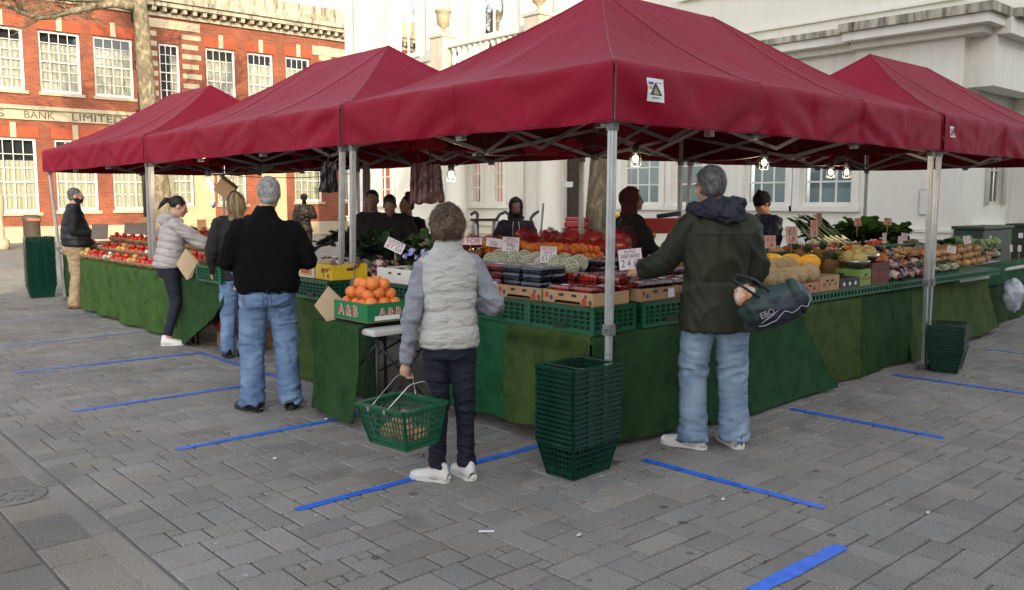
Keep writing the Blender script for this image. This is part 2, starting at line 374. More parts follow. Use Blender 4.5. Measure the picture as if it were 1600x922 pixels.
for (px, py) in [(1083, 604), (870, 617), (985, 565), (510, 656), (1130, 782), (430, 718), (905, 838), (1450, 803)]:
    c = at(px, py); l = MB().ball((c.x, c.y, .008), (.016, .01, .007), 7, 5); tag(l.build('litter_crumb', m_litter), 'tiny pale crumb of litter on the grey paving', 'litter', 'pale crumbs on the paving')
# ================================================================== FACADE TOOLS
class Face:
    """a vertical wall plane: O origin, Uv along the wall, N outward"""
    def __init__(s, O, Uv, N): s.O = V(O); s.U = V(Uv); s.N = V(N)
    def p(s, u, z, n=0): return s.O + s.U*u + s.N*n + V((0, 0, z))
    def box(s, mb, u0, u1, z0, z1, n0, n1, mi=0):
        vs = []
        for z in (z0, z1):
            for (u, n) in ((u0, n0), (u1, n0), (u1, n1), (u0, n1)): vs.append(s.p(u, z, n))
        mb.add(vs, [(0, 3, 2, 1), (4, 5, 6, 7), (0, 1, 5, 4), (1, 2, 6, 5), (2, 3, 7, 6), (3, 0, 4, 7)], mi)
    def wall(s, mb, u0, u1, z0, z1, holes, depth=.22, mi=0, mr=None):
        us = sorted({u0, u1}|{h[i] for h in holes for i in (0, 1)}); zs = sorted({z0, z1}|{h[i] for h in holes for i in (2, 3)})
        us = [u for u in us if u0 <= u <= u1]; zs = [z for z in zs if z0 <= z <= z1]
        for i in range(len(us)-1):
            for j in range(len(zs)-1):
                cu, cz = (us[i]+us[i+1])/2, (zs[j]+zs[j+1])/2
                if any(h[0] < cu < h[1] and h[2] < cz < h[3] for h in holes): continue
                mb.add([s.p(us[i], zs[j]), s.p(us[i+1], zs[j]), s.p(us[i+1], zs[j+1]), s.p(us[i], zs[j+1])], [(0, 1, 2, 3)], mi)
        for h in holes:
            a, b, c, d = h[:4]; r = mi if mr is None else mr
            q = [s.p(a, c), s.p(b, c), s.p(b, d), s.p(a, d), s.p(a, c, -depth), s.p(b, c, -depth), s.p(b, d, -depth), s.p(a, d, -depth)]
            mb.add(q, [(0, 1, 5, 4), (1, 2, 6, 5), (2, 3, 7, 6), (3, 0, 4, 7)], r)
    def window(s, parent, u0, u1, z0, z1, cols, rows, mfr, mgl, mback, depth=.12, fw=.07, gb=.022, back=None, sill=None, meet=True, curtain=None, mcur=None, frac=.75):
        f = MB(); n0, n1 = -depth-.05, -depth
        s.box(f, u0, u0+fw, z0, z1, n0, n1); s.box(f, u1-fw, u1, z0, z1, n0, n1)
        s.box(f, u0+fw, u1-fw, z0, z0+fw*1.2, n0, n1); s.box(f, u0+fw, u1-fw, z1-fw, z1, n0, n1)
        iu0, iu1, iz0, iz1 = u0+fw, u1-fw, z0+fw*1.2, z1-fw
        for c in range(1, cols):
            u = iu0+(iu1-iu0)*c/cols; s.box(f, u-gb/2, u+gb/2, iz0, iz1, n0+.01, n1-.006)
        for r in range(1, rows):
            z = iz0+(iz1-iz0)*r/rows; w = gb*2 if (meet and r == rows//2) else gb
            s.box(f, iu0, iu1, z-w/2, z+w/2, n0+.012, n1-.003)
        fo = f.build('window', mfr, parent)
        g_ = MB(); g_.add([s.p(iu0, iz0, -depth-.03), s.p(iu1, iz0, -depth-.03), s.p(iu1, iz1, -depth-.03), s.p(iu0, iz1, -depth-.03)], [(0, 1, 2, 3)])
        g_.build('pane', mgl, fo)
        b = MB(); bd = -depth-.28
        b.add([s.p(u0, z0, bd), s.p(u1, z0, bd), s.p(u1, z1, bd), s.p(u0, z1, bd)], [(0, 1, 2, 3)])
        b.build('backing', mback, fo)
        if curtain:
            c_ = MB(); zt = z0+(z1-z0)*frac
            for (a, bb) in curtain:
                def fn(x, y, a=a, bb=bb):
                    u = u0+(u1-u0)*(a+(bb-a)*x); return s.p(u, z0+(zt-z0)*y, -depth-.12+.03*math.sin(u*38+y*.8)+.012*math.sin(u*91))
                c_.grid(fn, 40, 2)
            c_.build('curtain', mcur, fo)
        if sill:
            q = MB(); s.box(q, u0-.08, u1+.08, z0-.12, z0-.002, -.05, .09); q.build('sill', sill, fo)
        return fo
m_glass = clearmat('window_glass', (.82, .88, .9), .06, .03)
m_dark = mat('dark_room', (.012, .014, .02), .8, .1)
m_wfr = mat('white_window_paint', (.68, .67, .61), .5, .05, 6, .1, 40)
m_cur = mat('net_curtain', (.50, .46, .37), .8, .12, 4)
m_blind = mat('pale_blind', (.47, .43, .31), .7, .05, 2)
m_stone = stainmat('limestone', (.40, .345, .235), (.2, .16, .1), .85, .6)
# ================================================================== BRICK BANK
m_brick = brickmat('red_brick', (.19, .038, .017), (.28, .066, .025), (.19, .125, .075))
m_rubbed = mat('rubbed_brick', (.29, .056, .02), .8, .12, 6, .1)
m_iron = mat('black_iron', (.012, .012, .013), .5, .1)
FB = Face((0, 33.5, 0), (1, 0, 0), (0, -1, 0))
bank = thing('bank_building', 'sunlit red brick bank with white sash windows behind the stalls on the left', 'building', (10, 33.5, 0))
def local(o):  # part meshes are written in world space; bring them under their thing
    o.matrix_parent_inverse = Matrix.Translation(-V(o.parent.location)) if o.parent else o.matrix_parent_inverse
    return o
class WThing:  # keep a thing's empty at its base while its meshes are modelled in world space
    pass
up = [(1.0, 2.3, 5.7, 8.0, 4, 6), (3.35, 4.85, 5.7, 8.0, 4, 6), (5.36, 6.84, 5.7, 8.02, 4, 6), (7.31, 8.82, 5.7, 8.04, 4, 6), (9.86, 10.72, 5.7, 8.06, 3, 6), (11.84, 13.16, 5.75, 8.1, 4, 5), (13.72, 14.95, 5.75, 8.12, 4, 5), (15.56, 16.8, 5.75, 8.14, 4, 5), (18.0, 19.2, 5.75, 8.14, 4, 5), (20.2, 21.4, 5.75, 8.14, 4, 5)]
lo = [(1.0, 2.5, 1.15, 3.95, 4, 5), (3.55, 5.1, 1.15, 3.95, 4, 5), (5.72, 7.25, 1.2, 3.95, 4, 5), (7.82, 9.12, 1.22, 3.95, 4, 5), (10.22, 11.12, 1.38, 3.9, 3, 5), (12.16, 13.5, 1.45, 3.9, 4, 6), (15.85, 17.3, 1.55, 3.9, 4, 5), (18.3, 19.6, 1.55, 3.9, 4, 5)]
w = MB(); FB.wall(w, -12, 24, .62, 10.1, [h[:4] for h in up+lo], .24)
w.add([(-12, 33.5, 0), (-12, 33.5, 10.1), (-12, 48, 10.1), (-12, 48, 0)], [(0, 1, 2, 3)]); w.add([(24, 33.5, 0), (24, 33.5, 10.1), (24, 48, 10.1), (24, 48, 0)], [(0, 3, 2, 1)])
w.add([(-12, 48, 0), (24, 48, 0), (24, 48, 10.1), (-12, 48, 10.1)], [(0, 1, 2, 3)])
local(w.build('wall', m_brick, bank))
q = MB(); FB.box(q, -12, 24, 0, .62, -.2, .06); local(q.build('plinth', m_stone, bank))
q = MB(); FB.box(q, -12, 10.9, 4.62, 5.0, .01, .08); FB.box(q, -12, 10.9, 5.0, 5.14, .01, .2); fas = local(q.build('fascia', m_stone, bank))
q = MB(); FB.box(q, -12, 24, 9.1, 9.25, 0, .12); FB.box(q, -12, 24, 9.62, 9.8, 0, .62); FB.box(q, -12, 24, 9.44, 9.62, 0, .5); FB.box(q, -12, 24, 10.1, 10.55, -14, .12); FB.box(q, -12, 24, 9.8, 10.1, -.1, .2)
u = -11.9
while u < 24: FB.box(q, u, u+.16, 9.26, 9.44, 0, .42); u += .42
m_corn = stainmat('weathered_cornice', (.42, .375, .27), (.05, .042, .03), .9, .95, lo=.43)
local(q.build('cornice', m_corn, bank))
def band(*r): q = MB(); FB.box(q, *r); local(q.build('stone_band', m_stone, bank))
for k in range(9):
    z = 5.5+k*.4; band(10.82, 11.5+(.12 if k % 2 else 0), z, z+.2, .003, .03); band(9.3, 9.78, z, z+.2, .003, .03)
for k in range(8): z = 5.6+k*.42; band(17.25, 17.9, z, z+.24, .003, .03)
band(16.9, 20, 8.35, 8.75, .0035, .05); band(9.2, 11.6, 8.65, 9.0, .0035, .05)
q = MB(); h2 = [(10.22, 11.12, 1.38, 3.9)]; F2 = Face((0, 33.46, 0), (1, 0, 0), (0, -1, 0)); F2.wall(q, 9.35, 12.0, .62, 4.62, h2, .04)
for uu in (9.35, 12.0): q.add([(uu, 33.46, .62), (uu, 33.46, 4.62), (uu, 33.5, 4.62), (uu, 33.5, .62)], [(0, 1, 2, 3)])
m_cream = mat('cream_render', (.44, .36, .215), .85, .06, 2, .15, 20)
local(q.build('stone_pier', m_cream, bank))
q = MB(); FB.box(q, 14.2, 15.4, .62, 4.6, .003, .05); local(q.build('stone_pier', m_cream, bank))
q = MB(); qs = MB()
for (a, b, c, d, nc, nr) in up[:4]+up[5:8]+lo[:4]+lo[5:7]:
    q = MB(); qs = MB(); FB.box(q, a-.1, b+.1, d+.005, d+.42, .004, .03); m_ = (a+b)/2; FB.box(qs, m_-.1, m_+.1, d+.004, d+.56, .031, .07)
    local(q.build('arch_brick', m_rubbed, bank)); local(qs.build('keystone', m_stone, bank))
for i, (a, b, c, d, nc, nr) in enumerate(up):
    local(FB.window(bank, a, b, c, d, nc, nr, m_wfr, m_glass, m_dark, sill=m_stone, curtain=[(.04, .96)] if i != 4 else [(.6, .96)], mcur=m_cur, frac=.80, fw=.09))
for i, (a, b, c, d, nc, nr) in enumerate(lo):
    local(FB.window(bank, a, b, c, d, nc, nr, m_wfr, m_glass, m_dark, sill=m_stone, curtain=[(.02, .98)], mcur=m_blind, frac=.70, fw=.09))
m_letter = mat('carved_letter', (.09, .075, .05), .8, .1)
for txt, x0, x1, y in [('S', -6, 8, 188), ('BANK', 38, 85, 189), ('LIMITED', 113, 192, 192)]:
    a = atY(x0, y, 33.4); b = atY(x1, y, 33.4)
    local(text_mesh(txt, .40, m_letter, 'lettering', bank, ((a.x+b.x)/2, 33.415, 4.80), (R(90), 0, 0), .006, width=b.x-a.x))
q = MB(); q.tube([(8.95, 33.33, 9.0), (8.95, 33.33, 3.0), (8.95, 33.33, .2)], .065, 8); q.box((8.95, 33.3, 8.95), (.34, .26, .35))
for z in (3, 5.2, 7.2): q.box((8.95, 33.36, z), (.24, .2, .07))
local(q.build('drainpipe', m_iron, bank))
for (x0, x1, y0, y1) in [(308, 322, 343, 361)]:
    a = atY(x0, y0, 33.4); b = atY(x1, y1, 33.4); q = MB(); q.bx((a.x, 33.36, b.z), (b.x, 33.41, a.z)); local(q.build('plaque', mat('bronze_plaque', (.16, .08, .04), .5, .1), bank))
# ================================================================== WHITE BUILDING
m_white = stainmat('white_stucco', (.71, .69, .605), (.46, .43, .33), .8, .22)
m_wtrim = stainmat('white_trim', (.73, .71, .63), (.35, .325, .24), .75, .28)
m_mossy = stainmat('mossy_cornice', (.50, .47, .38), (.035, .035, .015), .9, 1.0, lo=.40)
m_teal = mat('frosted_glass', (.25, .36, .35), .25, .06, 2)
FA = Face((13, 0, 0), (0, 1, 0), (-1, 0, 0))
FA2 = Face((12.72, 0, 0), (0, 1, 0), (-1, 0, 0))
hall = thing('white_hall', 'white stucco hall with cornice, columned porch and balustraded balcony behind the stalls', 'building', (13, 12, 0))
Y0 = 3.1
gw = [(atX(a, 320, 13).y, atX(b, 320, 13).y, 1.5, 3.3, c, 4) for a, b, c in [(1330, 1250, 3), (1227, 1163, 3), (1097, 1050, 2), (1030, 972, 3), (787, 766, 2), (752, 732, 2)]]
gw.append((21.2, 22.4, 1.5, 3.3, 3, 4))
door = (atX(909, 370, 13).y, atX(879, 370, 13).y, .62, 3.1)
uw = [(19.85, 21.35, 6.3, 9.0, 2, 2), (15.6, 17.0, 5.3, 8.6, 2, 3), (12.1, 13.4, 5.3, 8.6, 2, 3), (8.0, 9.2, 6.3, 9, 2, 2)]
w = MB(); FA.wall(w, Y0, 24.2, 0, 9.6, [h[:4] for h in gw+uw]+[door], .25)
w.add([(13, 24.2, 0), (34, 24.2, 0), (34, 24.2, 9.6), (13, 24.2, 9.6)], [(3, 2, 1, 0)]); w.add([(13, Y0, 9.6), (34, Y0, 9.6), (34, 24.2, 9.6), (13, 24.2, 9.6)], [(0, 1, 2, 3)])
local(w.build('wall', m_white, hall))
for (a, b, c, d, nc, nr) in gw: local(FA.window(hall, a, b, c, d, nc, nr, m_wfr, m_glass, m_teal, depth=.1, fw=.05, meet=False, gb=.035))
for (a, b, c, d, nc, nr) in uw: local(FA.window(hall, a, b, c, d, nc, nr, m_wfr, m_glass, m_dark, depth=.18, fw=.08, gb=.05, curtain=[(0.02, .98)], mcur=mat('tan_blind', (.30, .25, .16), .8, .1), frac=.98))
q = MB()
for (a, b, c, d, nc, nr) in gw+uw:
    FA.box(q, a-.16, a-.005, c-.02, d+.2, .002, .05); FA.box(q, b+.005, b+.16, c-.02, d+.2, .002, .05); FA.box(q, a-.005, b+.005, d+.02, d+.2, .003, .051); FA.box(q, a-.2, b+.2, c-.13, c-.022, .002, .1)
FA.box(q, Y0, 24.2, .86, 1.0, .002, .07); FA.box(q, Y0, 24.2, 1.0, 1.05, .002, .11)
FA.box(q, 17.7, 24.2, 5.02, 5.2, .002, .22); FA.box(q, 17.7, 24.2, 5.95, 6.08, .002, .16)
FA.box(q, 22.9, 23.3, 0, 9.6, .002, .16); FA.box(q, 18.6, 19.2, 5.3, 9.6, .002, .1)
FA.box(q, 17.7, 18.05, 5.2, 9.6, .002, .08); FA.box(q, 14.0, 14.9, 5.2, 9.6, .002, .06)
FA.box(q, 2.9, 4.4, 0, .85, .002, .12)
local(q.build('moulding', m_wtrim, hall))
# entablature and cornice, the corner bay standing forward
q = MB(); FA.box(q, 5.0, 12.0, 4.1, 4.5, .002, .10); FA.box(q, Y0-.12, 5.0, 3.6, 4.5, .002, .26)
FA.box(q, 5.0, 12.0, 4.5, 4.62, .002, .30); FA.box(q, 5.0, 12.0, 4.62, 4.78, .002, .55)
FA.box(q, Y0-.5, 5.0, 4.5, 4.62, -.1, .45); FA.box(q, Y0-.68, 5.05, 4.62, 4.78, -.1, .72)
FA.box(q, Y0-.003, 12.0, 4.86, 5.2, .002, .04); FA.box(q, Y0-.05, 12.0, 5.2, 5.26, .002, .1)
local(q.build('entablature', m_wtrim, hall))
q = MB(); FA.box(q, 5.05, 12.0, 4.782, 4.9, .002, .62); FA.box(q, Y0-.76, 5.1, 4.782, 4.94, -.1, .8)
q.bx((13.1, Y0-.9, 4.782), (34, Y0-.002, 4.93)); local(q.build('cornice', m_mossy, hall))
# right-hand return with piers and arches
FR = Face((13, Y0, 0), (1, 0, 0), (0, -1, 0))
ar = [(15.4-13, 16.5-13), (18.2-13, 19.3-13), (21-13, 22.1-13)]
lowr = [(1.6, 2.6, 1.5, 2.9, 2, 2), (5.2, 6.3, 1.5, 2.9, 2, 2), (8, 9.1, 1.5, 2.9, 2, 2)]
w = MB(); FR.wall(w, 0, 21, 0, 9.6, [h[:4] for h in lowr], .25); local(w.build('wall', m_white, hall))
for (a, b, c, d, nc, nr) in lowr: local(FR.window(hall, a, b, c, d, nc, nr, m_wfr, m_glass, m_dark, depth=.16, fw=.06, gb=.04, meet=False, curtain=[(.02, .98)], mcur=m_blind, frac=.98))
q = MB()
FR.box(q, .0, .5, .0, 4.1, .002, .12); FR.box(q, 0, 21, 3.62, 4.5, .12, .55); FR.box(q, 0, 21, 4.5, 4.78, .003, .78)
for k in range(7):
    u = .9+k*3.0+1.9
    FR.box(q, u, u+.5, .0, 3.2, .002, .36); FR.box(q, u-.06, u+.56, 3.2, 3.3, .002, .42); FR.box(q, u-.1, u+.6, 3.3, 3.42, .002, .46); FR.box(q, u-.16, u+.66, 3.42, 3.62, .002, .52)
    for s_ in (-1.1, 1.2):
        cu = u+s_+.2; n = 12
        pts = [FR.p(cu-.45*math.cos(math.pi*i/n), 2.95+.45*math.sin(math.pi*i/n), .03) for i in range(n+1)]
        q.tube([FR.p(cu-.45, 1.5, .03)]+pts+[FR.p(cu+.45, 1.5, .03)], .05, 6)
FR.box(q, .5, 21, 1.0, 1.12, .002, .14); FR.box(q, .5, 21, 0, .3, .002, .1)
local(q.build('pilaster', m_wtrim, hall))
# porch: columns, slab, balustrade, urns, steps
def column(x, y, r, z0, z1):
    m_ = MB(); m_.box((x, y, z0+.12), (r*2.5, r*2.5, .24)); m_.lathe([(r*1.2, z0+.24), (r*1.22, z0+.32), (r*1.02, z0+.38), (r, z0+.45), (r*.86, z1-.4), (r*.95, z1-.36), (r*.88, z1-.3), (r*1.15, z1-.18)], (x, y, 0), 28)
    m_.box((x, y, z1-.09), (r*2.5, r*2.5, .18)); return m_
for (x, y) in ((12.0, 16.62), (12.0, 12.75)): local(column(x, y, .34, .0, 4.2).build('column', m_wtrim, hall))
q = MB(); q.bx((11.6, 12.3, 4.2), (12.998, 17.1, 4.75)); q.bx((11.45, 12.15, 4.75), (12.997, 17.25, 4.95)); q.bx((11.6, 12.3, 4.95), (12.996, 17.1, 5.15)); local(q.build('balcony_slab', m_wtrim, hall))
q = MB(); q.bx((11.66, 12.4, 5.9), (11.9, 17.0, 6.05)); q.bx((11.7, 12.4, 5.15), (11.86, 17.0, 5.25))
y = 13.25
while y < 16.5:
    q.lathe([(.07, 5.25), (.05, 5.3), (.035, 5.36), (.085, 5.48), (.06, 5.62), (.04, 5.74), (.075, 5.82), (.07, 5.9)], (11.78, y, 0), 10); y += .24
local(q.build('balustrade', m_mossy if False else m_wtrim, hall))
m_marble = stainmat('veined_stone', (.55, .5, .4), (.2, .19, .17), .7, .7)
for (y) in (16.85, 12.9):
    q = MB(); q.bx((11.5, y-.28, 5.15), (12.02, y+.28, 6.2)); q.bx((11.46, y-.32, 6.2), (12.06, y+.32, 6.27)); pp = local(q.build('pedestal', m_marble, hall))
    q = MB(); q.lathe([(.14, 6.271), (.14, 6.33), (.05, 6.38), (.04, 6.46), (.17, 6.58), (.2, 6.8), (.19, 6.9), (.24, 6.93), (.23, 7.0), (.12, 7.04), (0, 7.05)], (11.76, y, 0), 18)
    o = q.build('urn', stainmat('urn_stone', (.42, .33, .22), (.12, .09, .06), .85, .7), pp); o.matrix_parent_inverse = pp.matrix_parent_inverse.copy(); o.matrix_parent_inverse = Matrix.Identity(4)
q = MB()
for k in range(4): q.bx((11.2-.3*k+.3*3-.9, 12.2, 0), (12.996-.001*k, 17.2, .15*(k+1)) if False else (12.99, 17.2-.002*k, .155*(k+1))) if False else q.bx((10.3+.32*k, 12.3+.001*k, 0), (12.99, 17.2-.001*k, .155*(k+1)))
local(q.build('steps', m_stone, hall))
q = MB(); q.bx((13.12, door[0]+.05, .63), (13.2, door[1]-.05, 3.05)); dd = local(q.build('door', mat('dark_door', (.015, .018, .018), .25, .1), hall))
q = MB(); q.bx((13.09, door[0]+.75, 1.7), (13.118, door[0]+1.0, 2.15)); q.bx((13.09, door[0]+.45, 1.95), (13.117, door[0]+.74, 2.1)); local(q.build('door_notice', mat('notice_white', (.7, .72, .7), .6, .03), hall))
q = MB(); q.tube([(12.9, 14.75, 4.2), (12.9, 14.75, .6)], .05, 8); local(q.build('drainpipe', m_wtrim, hall))
q = MB(); a = atX(1437, 297, 12.95); b = atX(1448, 335, 12.95)
for (p0, p1) in (((a.y, a.z), (b.y, a.z)), ((b.y, a.z), (b.y, b.z)), ((b.y, b.z), (a.y, b.z)), ((a.y, b.z), (a.y, a.z))): q.bar((12.97, p0[0], p0[1]), (12.97, p1[0], p1[1]), .018)
q.bx((12.96, min(a.y, b.y), b.z), (12.975, max(a.y, b.y), a.z), 1)
local(q.build('poster_frame', [mat('frame_grey', (.12, .12, .12), .5), mat('poster_white', (.62, .62, .58), .5, .03)], hall))
# handrails on the steps
m_blk = mat('black_paint', (.01, .01, .011), .35, .1)
for i, (pts, lab) in enumerate([([(735, 336), (742, 331), (746, 334), (746, 376)], 'black steel handrail on the porch steps, left of the stepladder'),
                 ([(770, 351), (781, 335), (790, 331), (796, 337), (797, 376)], 'black steel handrail sloping up behind the stepladder'),
                 ([(842, 330), (834, 335), (829, 342), (833, 352), (833, 376)], 'black steel handrail with a curled end, right of the hooded seller')]):
    D = 17.0; P_ = [atD(a, b, D) for a, b in pts]; g_ = P_[-1].copy(); P_[-1] = V((g_.x, g_.y, .3))
    sm = []
    for k in range(len(P_)-1):
        for t in (0, .33, .66): sm.append(P_[k].lerp(P_[k+1], t))
    sm.append(P_[-1]); tag(MB().tube(sm, .03, 8).build('handrail', m_blk), lab, 'handrail')
# ================================================================== BUILDINGS ACROSS THE SQUARE (they cast the shade)
m_far = brickmat('yellow_brick', (.30, .22, .13), (.36, .27, .17), (.4, .36, .3))
PERP = V((SUNH.y, -SUNH.x, 0)); TE = math.tan(SEL)
def shade_block(u0, v0, u1, v1, s_, name, label):
    """terrace across the square: its roofline follows from u0,v0 to u1,v1 seen along the sun"""
    t = thing(name, label, 'building')
    b = MB(); O = SUNH*s_; dep = 9
    A = [O+PERP*u0, O+PERP*u1, O+PERP*u1-SUNH*dep, O+PERP*u0-SUNH*dep]; t.location = (A[0]+A[1])/2
    h0, h1 = v0-s_*TE, v1-s_*TE
    vs = [V((p.x, p.y, 0)) for p in A]+[V((A[0].x, A[0].y, h0)), V((A[1].x, A[1].y, h1)), V((A[2].x, A[2].y, h1)), V((A[3].x, A[3].y, h0))]
    b.add(vs, [(0, 3, 2, 1), (4, 5, 6, 7), (0, 1, 5, 4), (1, 2, 6, 5), (2, 3, 7, 6), (3, 0, 4, 7)]); local(b.build('wall', m_far, t))
    q = MB(); n = max(1, int(abs(u1-u0)/2.2)); Fc = Face(O+SUNH*.002, PERP, SUNH)
    for k in range(n):
        for fl in range(int((min(h0, h1)-1)/3)):
            uu = min(u0, u1)+(k+.5)*abs(u1-u0)/n; Fc.box(q, uu-.5, uu+.5, 1+fl*3, 2.6+fl*3, -.0, .04)
    if q.v: local(q.build('window', mat('window_dark', (.05, .06, .07), .1), t))
    r = MB(); r.add([v+V((0, 0, .0)) for v in vs[4:]]+[v+V((0, 0, .35)) for v in vs[4:]], [(0, 3, 2, 1), (4, 5, 6, 7), (0, 1, 5, 4), (1, 2, 6, 5), (2, 3, 7, 6), (3, 0, 4, 7)])
    local(r.build('roof', m_corn, t)); return t
for a in [(-7.2, .2, -5.75, 3.2), (-5.75, 3.3, -4.8, 5.15), (-4.79, 5.2, 3.9, 8.25), (3.91, 8.3, 8.5, 10.7), (8.51, 10.8, 34, 17)]:
    shade_block(*a, -17, 'terrace_house', 'yellow brick house of the terrace across the square, behind the viewer, its roof rising from %.0f' % a[1] if False else 'yellow brick terrace block across the square behind the viewer, %s' % {-7.2: 'lowest, at the open end', -5.75: 'second from the open end', -4.79: 'in the middle of the row', 3.91: 'second from the tall end', 8.51: 'tallest, at the closed end'}[a[0]])
# ================================================================== TREES
def bark_mat():
    m, nt, bs, N, L = newmat('plane_bark')
    tc = N('ShaderNodeTexCoord'); mp = N('ShaderNodeMapping'); mp.inputs['Scale'].default_value = (1, 1, .55); L(tc.outputs['Object'], mp.inputs[0])
    nz = N('ShaderNodeTexNoise'); nz.inputs['Scale'].default_value = 7; nz.inputs['Detail'].default_value = 5; nz.inputs['Distortion'].default_value = .8; L(mp.outputs[0], nz.inputs[0])
    rp = N('ShaderNodeValToRGB'); rp.color_ramp.interpolation = 'CONSTANT'; e = rp.color_ramp.elements
    e[0].position = 0; e[0].color = (.14, .115, .07, 1); e[1].position = .44; e[1].color = (.20, .165, .10, 1)
    a = e.new(.53); a.color = (.27, .22, .13, 1); b = e.new(.60); b.color = (.38, .33, .20, 1)
    L(nz.outputs[0], rp.inputs[0])
    n2 = N('ShaderNodeTexNoise'); n2.inputs['Scale'].default_value = 45; L(tc.outputs['Object'], n2.inputs[0])
    mx = N('ShaderNodeMix'); mx.data_type = 'RGBA'; mx.blend_type = 'MULTIPLY'; mx.inputs[0].default_value = .5; L(rp.outputs[0], mx.inputs[6]); L(n2.outputs[0], mx.inputs[7])
    L(mx.outputs[2], bs.inputs['Base Color']); bs.inputs['Roughness'].default_value = .85
    bp = N('ShaderNodeBump'); bp.inputs['Strength'].default_value = .6; bp.inputs['Distance'].default_value = .02; L(nz.outputs[0], bp.inputs['Height']); L(bp.outputs[0], bs.inputs['Normal']); return m
m_bark = bark_mat()
def twigs(mb, p, d, L_, r, depth, seed_=0):
    pts = [p]; q = V(p); dd = V(d)
    for k in range(5):
        dd = (dd+V((U(-.25, .25), U(-.25, .25), U(-.12, .2)))).normalized(); q = q+dd*L_/5; pts.append(q.copy())
    mb.tube(pts, [r*(1-.13*k) for k in range(6)], 5 if depth < 2 else 4, caps=False)
    if depth > 0:
        for k in range(1, 6):
            for _ in range(2 if depth > 1 else 1):
                nd = (dd+V((U(-1, 1), U(-1, 1), U(-.4, .8)))).normalized(); twigs(mb, pts[k], nd, L_*U(.4, .65), r*.5, depth-1)
def plane_tree(x, y, r0, lean, h, label, limbs):
    t = thing('plane_tree', label, 'tree', (x, y, 0))
    mb = MB(); pts = []; rs = []
    for k in range(16):
        f = k/15; pts.append(V((lean[0]*f+.05*math.sin(f*9+x), lean[1]*f+.05*math.cos(f*7), h*f-.05))); rs.append(r0*(1.25-.25*min(1, f*6))*(1-.45*f)*(1+.04*math.sin(k*2.3)))
    mb.tube(pts, rs, 22); mb.build('trunk', m_bark, t)
    c = MB()
    for (f, d, L_, r) in limbs:
        p = pts[int(f*15)]; twigs(c, p, V(d).normalized(), L_, r, 3)
    c.build('crown', m_bark, t); return t
p0 = atY(250, 300, 24.6); p1 = atY(222, 40, 24.6)
lean = ((p1.x-p0.x)/(p1.z-p0.z)*9.5)
plane_tree(p0.x-lean*.15, 24.6, .33, (lean, 0), 9.5, 'sunlit plane tree with mottled trunk in front of the brick bank', [(.8, (-1, -.2, .1), 3.2, .12), (.87, (1, .1, .5), 3, .10), (.93, (.4, .5, 1), 3, .12), (.95, (-.5, -.5, 1), 3, .1)])
# low curved limb at the upper left
pr_ = [atY(a, b, 24.6) for a, b in ((206, 12), (180, 6), (150, 10), (110, 18), (80, 26), (55, 28), (30, 18), (5, 2), (-20, -20))]
c = MB(); c.tube(pr_, [.13, .11, .10, .09, .08, .07, .06, .05, .045], 8)
for k in range(1, 8):
    for _ in range(3): twigs(c, pr_[k], V((U(-1, 1), U(-.6, .6), U(-.3, 1))).normalized(), U(.7, 1.3), .022, 2)
tr = [o for o in bpy.data.objects if o.name.startswith('plane_tree')][0]
local(c.build('limb', m_bark, tr))
pz = CP + ray(933, 330)*11.6
plane_tree(pz.x, pz.y, .165, (0, .02), 7.5, 'mottled plane tree trunk rising behind the berry punnets beside the dark door', [(.8, (-1, .2, .5), 1.8, .06), (.9, (1, .1, .6), 2, .06), (.97, (.1, .3, 1), 1.6, .07)])
